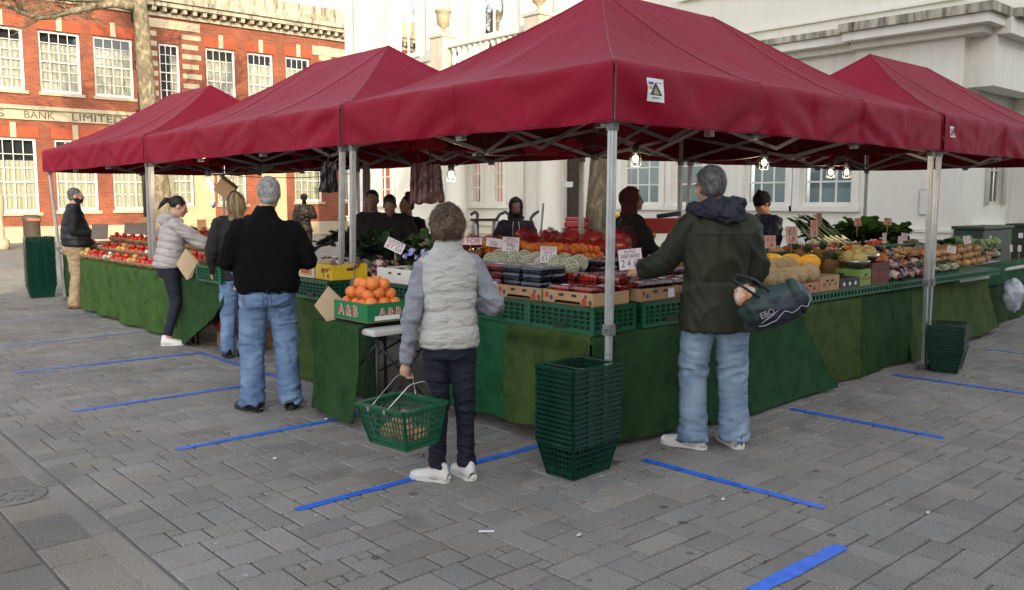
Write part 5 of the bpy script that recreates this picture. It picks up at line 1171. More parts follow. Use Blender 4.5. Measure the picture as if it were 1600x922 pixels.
# roots and squash in the shade
m_swp = mat('sweet_potato', (.28, .09, .05), .7, .3, 8, objvar=.15); ME_swp = ball_mesh('sweet_potato', .04, m_swp, .12, 12, 8, 2, (1.9, 1, .9)); m_sq = mat('dark_squash', (.05, .06, .012), .5, .3, 4, objvar=.2); ME_sq = ball_mesh('squash', .10, m_sq, .06, 16, 12, 1, (1, 1, 1.15)); m_gin = mat('ginger', (.42, .30, .16), .7, .2)
ME_gin = ball_mesh('ginger_root', .035, m_gin, .25, 12, 8, 3, (1.8, 1, .8))
heap(4.35, 1.14, .98, .5, .16, .05, 2, ME_swp, 'sweet_potato', 'dusky sweet potato in the pile in front of the leeks', 'sweet potato', 'sweet potatoes before the leeks', jit=.6)
for (x, y) in [(3.25, 1.15), (3.45, 1.22), (2.2, 1.32), (3.05, 1.3)]: put(ME_sq, 'squash', (x, y, 1.07), 'dark green ribbed squash behind the pineapples', 'squash', 'squashes behind the pineapples', rot=(U(-.3, .3), U(-.3, .3), 0))
put(ball_mesh('pale_squash', .075, mat('pale_squash_skin', (.40, .24, .13), .6, .2), .06), 'squash', (3.78, 1.2, 1.08), 'pale tan squash behind the pineapples, left of the leeks', 'squash', None)
heap(6.2, 1.0, .92, .35, .12, .042, 2, ME_gin, 'ginger_root', 'knobbly pale root in the tray behind the orange bags', 'root', 'pale roots behind the orange bags', jit=.6)
heap(6.15, 1.32, 1.02, .25, .08, .03, 2, ball_mesh('radish', .026, mat('radish_red', (.6, .05, .04), .4), .05, 10, 7, 1.5, (2.2, 1, 1)), 'radish', 'red root in the bright row beneath the spring greens', 'root', 'red roots under the spring greens', jit=.6)
for k in range(8): bag('mix', 3.9+.26*k, 1.02, .95+U(0, .03), 'red-brown root bag in the third row in shade', 'root bags in the third row', .95)
# mid section, behind the twin tent legs and left of them
def pa_deco(t, l, w_, h):
    d = MB(); d.bx((-l*.36, -w_/2-.0014, h*.12), (l*.36, -w_/2-.0004, h*.52)); d.build('print_panel', mat('print_orange', (.55, .22, .05), .6, .3, 60, col2=(.6, .5, .2)), t)
    text_mesh('PINEAPPLE', .05, m_red, 'lettering', t, (0, -w_/2-.0028, h*.32), (R(90), 0, 0), .0006, width=l*.6)
def ye_deco(t, l, w_, h):
    for (x, z, r) in ((l*.2, h*.65, .02), (l*.36, h*.75, .014), (l*.26, h*.28, .018), (-.02, h*.6, .022)):
        d = MB(); n = 9; d.add([(x+r*math.cos(2*math.pi*k/n), -w_/2-.0018, z+r*math.sin(2*math.pi*k/n)) for k in range(n)], [tuple(range(n))]); d.build('printed_fruit', m_bred, t)
    d = MB(); d.bar((-.01, -w_/2-.0018, .02), (.02, -w_/2-.0018, h*.6), .006, .002); d.build('printed_stalk', m_brown, t)
fruit_box('fruit_box', .28, .34, .165, mat('cream_board', (.62, .56, .46), .7, .05), 'cream fruit box printed in orange and red, right of the man in black', 'fruit box', (-.0, 3.33, .93), R(-90), pa_deco, notch=False)
fruit_box('fruit_box', .27, .34, .13, mat('yellow_board', (.68, .46, .02), .6, .06), 'bright yellow fruit box printed with plums, touching the twin tent legs', 'fruit box', (0, 3.03, .93), R(-90), ye_deco, notch=False)
for k in range(5): bag(('carrot', 'pot', 'mix')[k % 3], .05+.1*(k % 2), 2.95+.1*k, 1.02, 'clear bag of mixed produce in the yellow and cream boxes', 'bags in the yellow and cream boxes', .7)
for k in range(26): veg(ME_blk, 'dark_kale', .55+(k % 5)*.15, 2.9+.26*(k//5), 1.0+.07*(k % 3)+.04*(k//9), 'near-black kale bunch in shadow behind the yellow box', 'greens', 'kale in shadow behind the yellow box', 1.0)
table(.4, 3.65, 1.6, 4.8, .95, 'folding table under the shadowed kale behind the man in black')
# left section: crate tray, tomatoes in bowls
fruit_box('cardboard_tray', .42, .30, .08, mat('pale_kraft', (.42, .30, .14), .8, .1), 'pale cardboard tray in the green crate beside the blonde woman', 'fruit tray', (.0, 5.2, .90), R(-90), None, notch=False)
for k in range(6): veg(ME_caul, 'cauliflower', .25+.1*(k % 2), 5.35+.15*k, .83, 'small cauliflower near the reaching puffer sleeve', 'cauliflower', 'cauliflowers under the puffer sleeve', .6)
ME_tm = ball_mesh('tomato', .038, m_tom, .06, 12, 8, 2, (1, 1, .85)); m_app = mat('yellow_apple', (.55, .42, .10), .35, .2, 4, col2=(.55, .15, .05), objvar=.1); ME_ap = ball_mesh('apple', .038, m_app, .04, 12, 8); m_garl = mat('garlic', (.7, .66, .58), .5, .08); ME_ga = ball_mesh('garlic', .024, m_garl, .12, 10, 7, 3)
kinds = [ME_tm, ME_ap, ME_tm, ME_tm, ME_ga, ME_tm]
bi = 0
for r_, (x, z, ys) in enumerate([(.02, .76, [6.45+.33*k for k in range(15)]), (.36, .84, [6.3+.36*k for k in range(14)]), (.72, .95, [6.3+.36*k for k in range(14)])]):
    q = None
    for y in ys:
        me = kinds[(bi*5+r_) % 6] if r_ < 2 else ME_tm; bi += 1
        bowl(x, y, z, .135, ['wicker bowl in the front row of the tomato display', 'wicker bowl in the middle row of the tomato display', 'wicker bowl in the raised back row of the tomato display'][r_], ['front row bowls of tomatoes', 'middle row bowls of tomatoes', 'back row bowls of tomatoes'][r_])
        nm = {ME_tm: ('tomato', 'ripe red tomato in a wicker bowl left of the puffer jacket', 'tomatoes in the wicker bowls'), ME_ap: ('apple', 'yellow-red apple in a wicker bowl left of the puffer jacket', 'apples in the wicker bowls'), ME_ga: ('garlic_bulb', 'white garlic bulb in a wicker bowl at the counter edge', 'garlic in the wicker bowls')}[me]
        for a in range(6): put(me, nm[0], (x+.075*math.cos(a*1.05), y+.075*math.sin(a*1.05), z+.065+U(0, .01)), nm[1], nm[0].split('_')[0], nm[2])
        put(me, nm[0], (x, y, z+.115), nm[1], nm[0].split('_')[0], nm[2])
for k in range(2):
    q = MB(); q.bx((.22+.34*k, 6.2, .735), (.52+.36*k, 11.3, .835+.11*k)); tag(q.build('display_step', m_card), ['low board step raising the middle row of tomato bowls', 'taller board step raising the back row of tomato bowls'][k], 'step')
for i in range(4): bag('red', .95, 7.2+.3*i, 1.06, 'red net sack on top behind the tomato bowls', 'red sacks behind the tomatoes', 1.1)
for i in range(3): bag('red', .15, 5.35+.25*i, .2 if i < 2 else .25, 'red net sack on the floor under the open table', 'red sacks under the open table', 1.5)
fruit_box('fruit_box', .5, .4, .2, m_cardd, 'dark cardboard box on the floor under the open table', 'fruit box', (.25, 5.5, .01), R(-90), None)
# pale sheets, boards and aubergines at the back left
m_sheet = mat('pinkish_sheet', (.42, .33, .33), .8, .1, 4); q = MB()
q.grid(lambda u, v: V((1.25+.03*math.sin(u*20), 6.3+5*u, .95+.2*v+.02*math.sin(u*33))), 50, 5); q.grid(lambda u, v: V((1.253+.03*math.sin(u*20), 6.3+5*u, .95+.2*v+.02*math.sin(u*33))), 50, 5, flip=True)
tag(q.build('back_sheet', m_sheet), 'crumpled pinkish sheet along the back edge of the tomato counter', 'sheet')
for (px, py, w_, h_, lab) in [(156, 362, .24, .22, 'grey-brown board propped behind the man in beige trousers'), (213, 357, .34, .16, 'grey board propped up left of the puffer jacket'), (224, 350, .12, .2, 'tan board leaning beside the grey board')]:
    c = at(px, py, 1.15); c = CP+(c-CP).normalized()*13.2 if (c-CP).length > 14 or (c-CP).length < 12 else c
    q = MB(); q.box((0, 0, 0), (w_, .012, h_), rot=Euler((R(-12), 0, 0))); o = bevel(q.build('leaning_board', mat('board_grey', (.13, .10, .085) if w_ != .12 else (.4, .2, .08), .8, .1))); o.location = c; o.rotation_euler = (0, 0, R(-45)); tag(o, lab, 'board')
m_aub = mat('aubergine', (.012, .006, .016), .2, .1); ME_au = ball_mesh('aubergine', .045, m_aub, .05, 12, 8, 1, (1.9, 1, 1))
for k in range(8): put(ME_au, 'aubergine', (1.15+U(-.05, .05), 9.0+.14*k, 1.14+U(0, .04)), 'glossy black aubergine on the sheet at the back left', 'aubergine', 'aubergines at the back left')
# weighing scale
c = V((1.05, 5.9, .93)); t = thing('weighing_scale', 'round-dial weighing scale on the counter behind the puffer sleeve', 'scale', c, R(45)); q = MB(); q.bx((-.14, -.1, 0), (.14, .1, .12)); bevel(q.build('body', mat('scale_white', (.5, .45, .42), .4), t), .01); q = MB(); q.lathe([(.02, .121), (.03, .15), (.16, .17), (.17, .18), (.15, .176), (0, .172)], (0, 0, 0), 20); q.build('pan', m_blk, t)
# ================================================================== PRICE CARDS
m_cardw = mat('price_card', (.66, .58, .60), .6, .04); m_cardp = mat('worn_pink_card', (.50, .30, .26), .7, .15); m_ink = mat('marker_ink', (.02, .012, .02), .5); m_inkr = mat('red_marker', (.30, .02, .02), .5)
def price_card(px, py, D, w_, h_, lines, lab, tilt=0, mt=None, grp=None, yaw=None, lean=.15, pole=.12):
    c = atD(px, py, D); t = thing('price_card', lab, 'price card', c, (YAW-R(90)) if yaw is None else yaw, grp); Eu = Euler((-lean, tilt, 0))
    q = MB(); q.box((0, 0, 0), (w_, .003, h_), rot=Eu); q.build('card', mt or m_cardw, t)
    if pole: q = MB(); q.tube([V((0, .006, -h_/2-pole)), V((0, .004, 0))], .004, 6); q.build('stick', m_card, t)
    n = len(lines); tot = sum(l[1] for l in lines); z = h_*.5*.92; M_ = Eu.to_matrix()
    for (s, k, mt2) in lines:
        hh = h_*.9*k/tot; p = M_ @ V((0, -.0022, z-hh/2)); z -= hh
        if s: text_mesh(s, hh*1.15, mt2, 'writing', t, p, (R(90)-lean, 0, 0) if not tilt else (M_ @ Matrix.Rotation(R(90), 3, 'X')).to_euler(), .0004, width=w_*.82 if len(s) > 4 else w_*.5, font_shear=.1)
    return t
price_card(798, 382, 6.9, .135, .115, [('BIG', .8, m_ink), ('NECTARINE', .9, m_inkr), ('99p', 1.6, m_ink), ('KILO', 1, m_ink)], 'white price card reading 99p, in front of the hooded seller', .06)
price_card(772, 379, 7.1, .13, .07, [('', .4, m_ink), ('50p', 1, m_ink)], 'crumpled white price card left of the 99p card', .15, pole=.06)
price_card(735, 377, 7.4, .2, .06, [('2 FOR', .8, m_inkr)], 'long pale price card at the back of the red sacks behind the gilet', .0, pole=.05)
price_card(857, 398, 6.35, .12, .12, [('SWEET MELON', .8, m_inkr), ('BOX', .8, m_inkr), ('£1.00', 1.6, m_ink)], 'white price card reading £1.00 behind the netted melons', .02)
price_card(985, 405, 5.75, .155, .135, [('PUNS', .7, m_ink), ('SWEET BERRIES', .9, m_ink), ('2 4 £2', 1.6, m_ink)], 'white handwritten price card held by the reaching hand of the green-coated man', -.1)
price_card(617, 384, 6.9, .15, .09, [('GRAPE', .8, m_ink), ('PUNNET', .7, m_inkr), ('£1.50', 1.3, m_ink)], 'tilted white price card in front of the dark-clad sellers', .45)
price_card(1047, 385, 6.9, .06, .07, [('£1', 1, m_ink)], 'small white card glimpsed between the green coat and its sleeve', 0)
for i, (px, py, D, w_, h_) in enumerate([(1237, 367, 7.6, .10, .15), (1272, 357, 8.3, .07, .16), (1280, 342, 8.9, .055, .12), (1340, 347, 9.5, .075, .09), (1387, 346, 10.0, .09, .08), (1203, 378, 7.4, .10, .11), (1382, 372, 9.2, .04, .11), (1413, 370, 9.5, .07, .08), (1487, 390, 9.2, .09, .075), (1511, 375, 10.0, .08, .09), (1580, 388, 9.8, .03, .08), (1593, 388, 9.9, .04, .07), (1407, 375, 9.3, .05, .08)]):
    price_card(px, py, D, w_, h_, [('£1', 1.2, m_inkr if i % 2 else m_ink), ('LB', .8, m_ink)] if i < 6 else [('£1', 1, m_inkr)], ['tall worn price card behind the yellow melons', 'narrow red-brown price card beside the leeks', 'narrow price card standing highest above the leeks', 'tilted pink price card above the dark greens', 'highest price card above the spring greens', 'worn price card just right of the green coat', 'thin edge-on price card by the red roots', 'price card right of the spring greens', 'white price card before the cauliflowers', 'price card tilted beside the cauliflowers', 'thin price card second from the right edge', 'price card nearest the right edge', 'small edge-on price card at the end of the spring greens'][i], [0, 0, 0, -.1, .1, 0, 0, .2, .2, -.2, 0, .1, .1][i], m_cardp if i < 6 else m_cardw)
# ================================================================== BASKETS
m_bask = mat('dark_green_basket', (.003, .036, .023), .2, .1, 10, spec=.5); m_bask2 = mat('mid_green_basket', (.005, .085, .04), .3, .1, 10, spec=.5); m_wire = mat('steel_wire', (.6, .6, .6), .25, .05, metal=.9)
def basket_mesh(nm, mt, ax=.203, ay=.140, bx_=.155, by_=.10, h=.21, dens=1):
    mb = MB(); zt_ = h
    def pt(s, t, z):  # s side 0..3, t along -1..1
        k = z/h; x = bx_+(ax-bx_)*k; y = by_+(ay-by_)*k
        return V([(t*x, -y, z), (x, t*y, z), (-t*x, y, z), (-x, -t*y, z)][s])
    for s in range(4):
        n = 14 if s % 2 == 0 else 9
        for k in range(n+1):
            t = -1+2*k/n; w = .007 if 0 < k < n else .02; mb.bar(pt(s, t, 0), pt(s, t, h), w, .004, upv=(pt(s, 0, h)-pt(s, 0, 0)).cross(pt(s, 1, 0)-pt(s, -1, 0)))
        for z in (.004, .045, .08, .115, .15, .183): mb.bar(pt(s, -1, z), pt(s, 1, z), .005, .007 if z > .01 else .02)
        mb.bar(pt(s, -1, h), pt(s, 1, h), .036, .014); mb.bar(pt(s, -1, h-.016), pt(s, 1, h-.016), .01, .006)
        mb.bar(pt(s, -1, .03), pt(s, 1, .03), .004, .014)
        if s % 2 == 0:
            for t in (-.33, .33): mb.box(pt(s, t, h-.012)+V((0, -.006 if s == 0 else .006, 0)), (.04, .012, .03))
    for k in range(9): x = -bx_+2*bx_*k/8; mb.bx((x-.004, -by_, 0), (x+.004, by_, .006))
    for k in range(6): y = -by_+2*by_*k/5; mb.bx((-bx_, y-.004, .0005), (bx_, y+.004, .0055))
    return mb.mesh(nm, mt)
ME_bk = basket_mesh('basket_body', m_bask); ME_bk2 = basket_mesh('basket_body_held', m_bask2)
m_dwire = mat('dull_wire', (.10, .10, .10), .5, .1, metal=.5)
def handle_mesh(nm, up=False):
    mb = MB()
    for s in (-1, 1):
        pts = [V((.07*s, -.15, .20)), V((.11*s, -.14, .218)), V((.15*s, -.11, .222)), V((.15*s, .11, .222)), V((.11*s, .14, .218)), V((.07*s, .15, .20))]; mb.tube(pts, .0022, 5)
    return mb.mesh(nm, m_dwire)
ME_hd2 = handle_mesh('basket_handle')
def basket_stack(x, y, rz, n, dz, where, grp):
    for k in range(n):
        t = thing('shopping_basket', ('topmost empty basket ' if k == n-1 else 'bottom basket, full side showing, ' if k == 0 else 'nested dark green basket ')+where, 'basket', (x+U(-.003, .003), y+U(-.003, .003), .003+k*dz), rz+U(-.012, .012), grp)
        link(bpy.data.objects.new('body', ME_bk), t)
        if k == n-1 or k % 3 == 0: link(bpy.data.objects.new('handle', ME_hd2), t)
basket_stack(-.21, .06, R(2), 16, .0285, 'in the tall front stack at the carpet corner', 'nested baskets of the tall front stack')
basket_stack(4.60, -.14, R(14), 9, .0285, 'in the small stack by the right tent leg', 'nested baskets of the small right stack')
basket_stack(-.05, 12.45, R(-5), 27, .030, 'in the very tall stack at the far left', 'nested baskets of the far left stack')
# ================================================================== LAMPS, HANGING THINGS
m_bulb = emis('lit_bulb', (1, .86, .62), 5.0)
def work_lamp(px, py, D, lab, drop=.10):
    c = atD(px, py, D); t = thing('caged_lamp', lab, 'lamp', c, U(0, 6), 'caged work lamps under the canopies'); mb = MB(); mb.ball((0, 0, 0), (.023, .023, .028), 12, 9); mb.build('bulb', m_bulb, t)
    q = MB()
    for k in range(6): a = k*math.pi/3; q.tube([V((.028*math.cos(a), .028*math.sin(a), .05)), V((.048*math.cos(a), .048*math.sin(a), .0)), V((.04*math.cos(a), .04*math.sin(a), -.06))], .0018, 4)
    for (z, r) in ((0, .048), (-.06, .04)): q.tube([V((r*math.cos(k*math.pi/8), r*math.sin(k*math.pi/8), z)) for k in range(16)], .0022, 4, closed=True)
    q.build('cage', m_dwire, t); q = MB(); q.lathe([(.02, .035), (.03, .05), (.03, .10), (.012, .12), (0, .12)], (0, 0, 0), 12); q.tube([V((0, 0, .11)), V((.02, .01, .11+drop))], .004, 5); q.build('holder', m_zip, t)
    pl = bpy.data.lights.new('lamp_light', 'POINT'); pl.energy = 3; pl.color = (1, .8, .55); pl.shadow_soft_size = .04; po = bpy.data.objects.new('lamp_light', pl); COL.objects.link(po); po.parent = t; po.location = (0, 0, -.09)
for a in [(993, 248, 6.9, 'lit caged lamp left of the green-coated man'), (1194, 254, 7.6, 'lit caged lamp right of the green-coated man'), (1298, 269, 9.4, 'lit caged lamp, left of the close pair on the right'), (1323, 269, 9.5, 'lit caged lamp on the far tent leg, right of the close pair'), (705, 273, 8.2, 'lit caged lamp beside the hanging carrier bags'), (325, 281, 10.0, 'lit caged lamp at the left beside the hanging cardboard box')]: work_lamp(*a)
def cable(pts, lab, r=.005):
    P_ = []
    for i in range(len(pts)-1):
        a, b = V(pts[i]), V(pts[i+1])
        for k in range(8): t = k/8; q = a.lerp(b, t); q.z -= .07*4*t*(1-t)*(a-b).length*.35; P_.append(q)
    P_.append(V(pts[-1])); tag(MB().tube(P_, r, 5).build('power_cable', m_zip), lab, 'cable', None)
cable([atD(705, 262, 8.2), (1.5, 3.0, 2.02), (1.6, 1.6, 2.05), atD(993, 236, 6.9), atD(1100, 250, 7.2), atD(1194, 242, 7.6)], 'black cable looping between the lamps under the front canopy')
cable([atD(1194, 242, 7.6), (4.4, 2.0, 2.02), atD(1298, 258, 9.4), atD(1323, 258, 9.5)], 'black cable looping to the close pair of lamps on the right')
cable([(3.0, 7.5, 2.0), atD(325, 270, 10.0), atD(420, 265, 9.5), atD(500, 262, 8.6), (.1, 3.1, 2.0)], 'black cable sagging under the middle canopy at the left')
m_bagp = mat('pink_carrier', (.13, .06, .055), .35, .15, 6, .3, 15); m_bagk = mat('black_carrier', (.02, .018, .02), .35, .1)
def hanging(px0, px1, py0, py1, D, lab, mt, printing=False):
    a = atD((px0+px1)/2, py0, D); w_ = (px1-px0)/F*D; h_ = (py1-py0)/F*D; t = thing('carrier_bags', lab, 'carrier bags', a, YAW-R(90)); mb = MB()
    for k in range(4):
        sd_ = k*3.1
        def fn(u, v, sd_=sd_, k=k): x = (u-.5)*w_*(.78+.3*v+.05*math.sin(v*9+sd_)); return V((x, .02*k-.03+.02*math.sin(u*14+sd_)+.012*math.sin(v*11+u*5), -h_*v*(1-.03*k)+.01*math.sin(u*9+sd_)))
        mb.grid(fn, 16, 14); mb.grid(lambda u, v, fn=fn: fn(u, v)+V((0, .004, 0)), 16, 14, flip=True)
    mb.build('bag_sheaf', mt, t); q = MB(); q.tube([V((0, 0, .12)), V((0, 0, -.01))], .005, 5); q.build('hook', m_zip, t)
    if printing:
        for (x, z, w2, h2) in ((-.05, -.12, .014, .06), (.07, -.10, .035, .028), (.07, -.145, .04, .03), (.065, -.19, .025, .01)): p = MB(); p.bx((x-w2/2, -.063, z-h2/2), (x+w2/2, -.061, z+h2/2)); p.build('print', m_zip, t)
hanging(640, 668, 256, 318, 7.55, 'reddish carrier bags hanging behind the printed ones', m_bagp)
hanging(652, 692, 258, 317, 7.4, 'sheaf of pinkish printed carrier bags hanging over the woman in the gilet', m_bagp, True)
hanging(500, 526, 255, 300, 7.6, 'dark carrier bags hanging left of the twin tent legs', m_bagk)
hanging(566, 578, 255, 345, 11.0, 'long pale hanging sheet just right of the twin tent legs', mat('pale_sheet', (.30, .22, .25), .7, .1))
c = atD(353, 294, 10.0); t = thing('cardboard_box', 'small open cardboard box hung at an angle from the gazebo by the blonde woman', 'box', c); t.rotation_euler = (R(15), R(38), R(-30)); q = MB(); q.box((0, 0, 0), (.20, .14, .17)); bevel(q.build('box', m_card, t), .004); q = MB(); q.tube([V((0, 0, .08)), V((-.1, 0, .32))], .003, 4); q.build('string', m_zip, t)
c = atD(332, 292, 10.1); q = MB(); q.tube([V((0, 0, .2)), V((0, 0, .05))], .003, 4); q.ball((0, 0, 0), (.035, .025, .07), 10, 8, fn=lumpy(2, .2)); q.ball((0, .0, -.2), (.03, .02, .05), 8, 6); q.tube([V((0, 0, -.05)), V((0, 0, -.16))], .003, 4); o = q.build('hanging_packet', mat('packet_print', (.55, .5, .6), .4, .3, 30, col2=(.1, .15, .45))); o.location = c; tag(o, 'small blue and white packets strung from the gazebo bar', 'packet')
# paper bags on strings at the counter edge
def paper_bag(px, py, D, w_, h_, rz, lab):
    c = atD(px, py, D); t = thing('paper_bags', lab, 'paper bags', c, rz); q = MB()
    for k in range(5):
        s_ = 1-.015*k; r = w_*s_/2*1.414; y = .004*k
        q.prism([(0, -h_*s_), (w_*s_*.62, -h_*s_*.5), (0, 0), (-w_*s_*.62, -h_*s_*.5)], -y-.0012, -y+.0012, Matrix.Rotation(R(90), 4, 'X') @ Matrix.Rotation(R(2*k), 4, 'Z'))
    q.build('sheaf', mat('brown_paper', (.40, .29, .18), .8, .1, 5), t); q = MB(); q.tube([V((0, .01, .05)), V((0, 0, -.01))], .0015, 4); q.build('string', m_zip, t); return t
paper_bag(513, 447, 6.35, .17, .285, R(-38), 'sheaf of square brown paper bags hanging by a corner beside the box of oranges')
paper_bag(290, 388, 9.2, .20, .34, R(-55), 'sheaf of brown paper bags hanging right of the puffer-jacket woman')
# far right: blue carrier
c = at(1588, 440, .72); q = MB(); q.ball((0, 0, 0), (.16, .12, .2), 18, 14, fn=lambda d: 1+.3*noise.noise(d*2.5)+.12*noise.noise(d*8)); o = q.build('plastic_bag', mat('pale_blue_plastic', (.30, .36, .42), .25, .2, 14, .6, 20, col2=(.55, .6, .62))); c2 = atY(1590, 462, .35); o.location = (c2.x, .40, c2.z); tag(o, 'crumpled pale blue plastic bag hanging at the right edge of the picture', 'bag')
# ================================================================== THINGS BEHIND THE STALL
def bin_(px0, px1, py0, D, lab, txt=None, lid=True):
    c = atD((px0+px1)/2, py0, D); H_ = c.z; w_ = (px1-px0)/F*D; t = thing('wheelie_bin', lab, 'bin', (c.x, c.y, 0), YAW-R(90)-.15); mr_ = mat('red_bin_plastic', (.42, .02, .025), .4, .1)
    q = MB(); q.box((0, 0, H_*.46), (w_*.8, w_*.8, H_*.84)); 
    for v in range(8):
        x, y, z = q.v[v]
        if z > H_*.4: q.v[v] = (x*1.2, y*1.2, z)
    bevel(q.build('body', mr_, t), .02, 2); q = MB(); q.box((0, 0, H_*.91), (w_*1.06, w_*1.06, .07)); q.box((0, 0, H_*.96), (w_*.98, w_*.98, .05)); bevel(q.build('lid', mr_, t), .015, 2)
    q = MB(); q.tube([V((-w_*.3, w_*.3, .1)), V((w_*.3, w_*.3, .1))], .1, 12); q.build('wheel', m_blk, t)
    if txt: q = MB(); q.bx((-.02, -w_*.49-.003, H_*.66), (w_*.44, -w_*.49, H_*.76)); q.build('label', mat('label_pink', (.6, .25, .25), .5), t); text_mesh(txt, .06, m_label, 'lettering', t, (w_*.2, -w_*.49-.006, H_*.71), (R(90), 0, 0), .002, width=w_*.4)
    return t
bin_(884, 918, 336, 11.5, 'red wheelie bin with a white-lettered label in front of the dark door', 'RENTAL')
bin_(952, 975, 342, 12.0, 'red wheelie bin between the front tent leg and the dark hooded seller')
q = MB(); q.ball((0, 0, 0), (.10, .08, .05), 12, 8, fn=lambda d: 1+.3*noise.noise(d*3)); o = q.build('yellow_bag', mat('yellow_plastic', (.75, .6, .02), .4, .1)); o.location = atD(962, 337, 12.0); tag(o, 'crumpled yellow bag on top of the right red bin', 'bag')
for (px, py, D, s_, col, lab) in [(868, 388, 10.2, (.17, .13, .20), (.012, .016, .04), 'dark navy bag humped behind the netted melons'), (886, 392, 9.9, (.12, .11, .17), (.01, .16, .46), 'bright blue bag in front of the navy one')]:
    q = MB(); q.ball((0, 0, 0), s_, 18, 14, fn=lambda d: 1+.18*noise.noise(d*2.3)+.04*noise.noise(d*8)); o = q.build('soft_bag', mat('cloth_bag', col, .6, .15)); o.location = atD(px, py, D); tag(o, lab, 'bag')
# red-topped back table with rolled sheets
a = atD(1032, 341, 9.6); t = thing('red_table', 'red-covered table behind the green-coated man with a rolled plan on it', 'table', (a.x, a.y, 0), YAW-R(90)); q = MB(); q.bx((-.45, -.25, a.z-.16), (.33, .25, a.z)); q.build('cover', mat('red_cover', (.50, .025, .03), .5, .1), t)
q = MB()
for sx_ in (-.35, .28): q.tube([V((sx_, 0, 0)), V((sx_, 0, a.z-.16))], .02, 8)
q.build('leg', m_tleg, t)
q = MB(); q.tube([V((-.12, 0, .02)), V((.14, 0, .055))], .025, 10); o = q.build('rolled_sheet', mat('navy_roll', (.03, .03, .09), .5)); o.location = a+V((0, -.1, 0)); o.rotation_euler = (0, 0, YAW-R(90)); tag(o, 'rolled dark blue sheet lying on the red table', 'roll')
for (px, py, s_, lab) in [(1017, 371, (.045, .02, .05), 'upper yellow tag by the arm of the dark hooded seller'), (1014, 388, (.05, .02, .04), 'lower yellow tag by the arm of the dark hooded seller')]:
    q = MB(); q.box((0, 0, 0), [2*x for x in s_], rot=Euler((0, .4, 0))); o = bevel(q.build('yellow_tag', mat('yellow_tag_mat', (.65, .6, .08), .5, .1)), .008); o.location = atD(px, py, 9.2); o.rotation_euler = (0, 0, YAW-R(90)); tag(o, lab, 'tag')
# stepladder
c = atD(757, 378, 11.5); t = thing('stepladder', 'silver folding stepladder left of the hooded seller', 'ladder', (c.x, c.y, 0), YAW-R(90)+.5); Ht = atD(752, 345, 11.5).z
for (sy_, nm) in ((-.35, 'front_frame'), (.35, 'rear_frame')):
    q = MB()
    for sx_ in (-.18, .18): q.bar((sx_*1.1, sy_, 0), (sx_*.8, 0, Ht), .03, .05)
    for k in range(5): f = (k+.7)/5.6; q.bar((-.19, sy_*(1-f), Ht*f), (.19, sy_*(1-f), Ht*f), .05 if sy_ < 0 else .02, .015)
    q.build(nm, m_alu, t)
q = MB(); q.bx((-.17, -.08, Ht), (.17, .08, Ht+.03)); q.build('top_step', m_zip, t)
q = MB(); a = atD(871, 310, 14); b = atD(863, 378, 14); a = atD(849, 318, 15); b = atD(842, 372, 15); q.tube([a, V((b.x, b.y, .6))], .02, 8); tag(q.build('leaning_pole', m_alud), 'thin grey pole leaning against the right porch column', 'pole')
# utility cabinets
m_cab = mat('cabinet_green', (.02, .035, .022), .5, .15, 4)
for (x0, x1, lab, tx) in [(12.35, 13.75, 'larger dark green street cabinet with stickers behind the cauliflowers', True), (15.0, 16.6, 'dark green street cabinet at the right edge of the picture', True)]:
    t = thing('street_cabinet', lab, 'utility cabinet', ((x0+x1)/2, 2.6, 0)); h = (x1-x0)/2; q = MB(); q.bx((-h, -.25, 0), (h, .25, 1.08)); bevel(q.build('body', m_cab, t), .01); q = MB(); q.bx((-h-.03, -.28, 1.083), (h+.03, .28, 1.14)); bevel(q.build('lid', m_cab, t), .01); q = MB(); q.bx((-h-.003, -.04, .86), (-h-.001, .04, .96)); q.bx((-h+.3, -.2535, .9), (-h+.38, -.2515, .97)); q.build('sticker', m_label, t)
# litter bin and bollard at far left, by the bank
a = atY(50, 362, 30.5); t = thing('litter_bin', 'round metal litter bin in front of the bank at the far left', 'bin', (a.x, 30.5, 0)); q = MB(); q.lathe([(.25, 0), (.27, .05), (.27, .85), (.3, .88), (.3, 1.0), (.22, 1.1), (0, 1.1)], (0, 0, 0), 24); q.build('body', mat('bin_metal', (.07, .055, .04), .5, .1), t); q = MB(); q.bx((-.2, -.305, .9), (.2, -.25, .97)); q.build('slot', mat('bin_red', (.5, .12, .06), .5), t)
a = atY(-2, 385, 29); q = MB(); q.lathe([(.28, 0), (.28, .3), (.16, .36), (.13, 1.1), (.18, 1.2), (.18, 1.7), (.1, 2.0), (0, 2.1)], (0, 0, 0), 16); o = q.build('stone_post', m_stone); o.location = (a.x+.05, 29, 0); tag(o, 'dark stone post at the left edge beside the bank', 'post')
# ================================================================== PEOPLE
def organic(name, mb, voxel, mats, parent, disp=None, smooth=4, sub=0):
    me = mb.mesh(name+'_src', mats); o = bpy.data.objects.new(name, me); COL.objects.link(o)
    r = o.modifiers.new('r', 'REMESH'); r.mode = 'VOXEL'; r.voxel_size = voxel; r.use_smooth_shade = True
    if smooth: s = o.modifiers.new('s', 'SMOOTH'); s.iterations = smooth; s.factor = .5
    dg = bpy.context.evaluated_depsgraph_get(); m2 = bpy.data.meshes.new_from_object(o.evaluated_get(dg)); m2.name = name
    bpy.data.objects.remove(o); bpy.data.meshes.remove(me)
    if disp:
        n = [v.normal.copy() for v in m2.vertices]
        for v, nn in zip(m2.vertices, n): v.co = v.co + nn*disp(v.co, nn)
    for p in m2.polygons: p.use_smooth = True
    m2.materials.clear()
    for m in (mats if isinstance(mats, (list, tuple)) else [mats]): m2.materials.append(m)
    return link(bpy.data.objects.new(name, m2), parent)
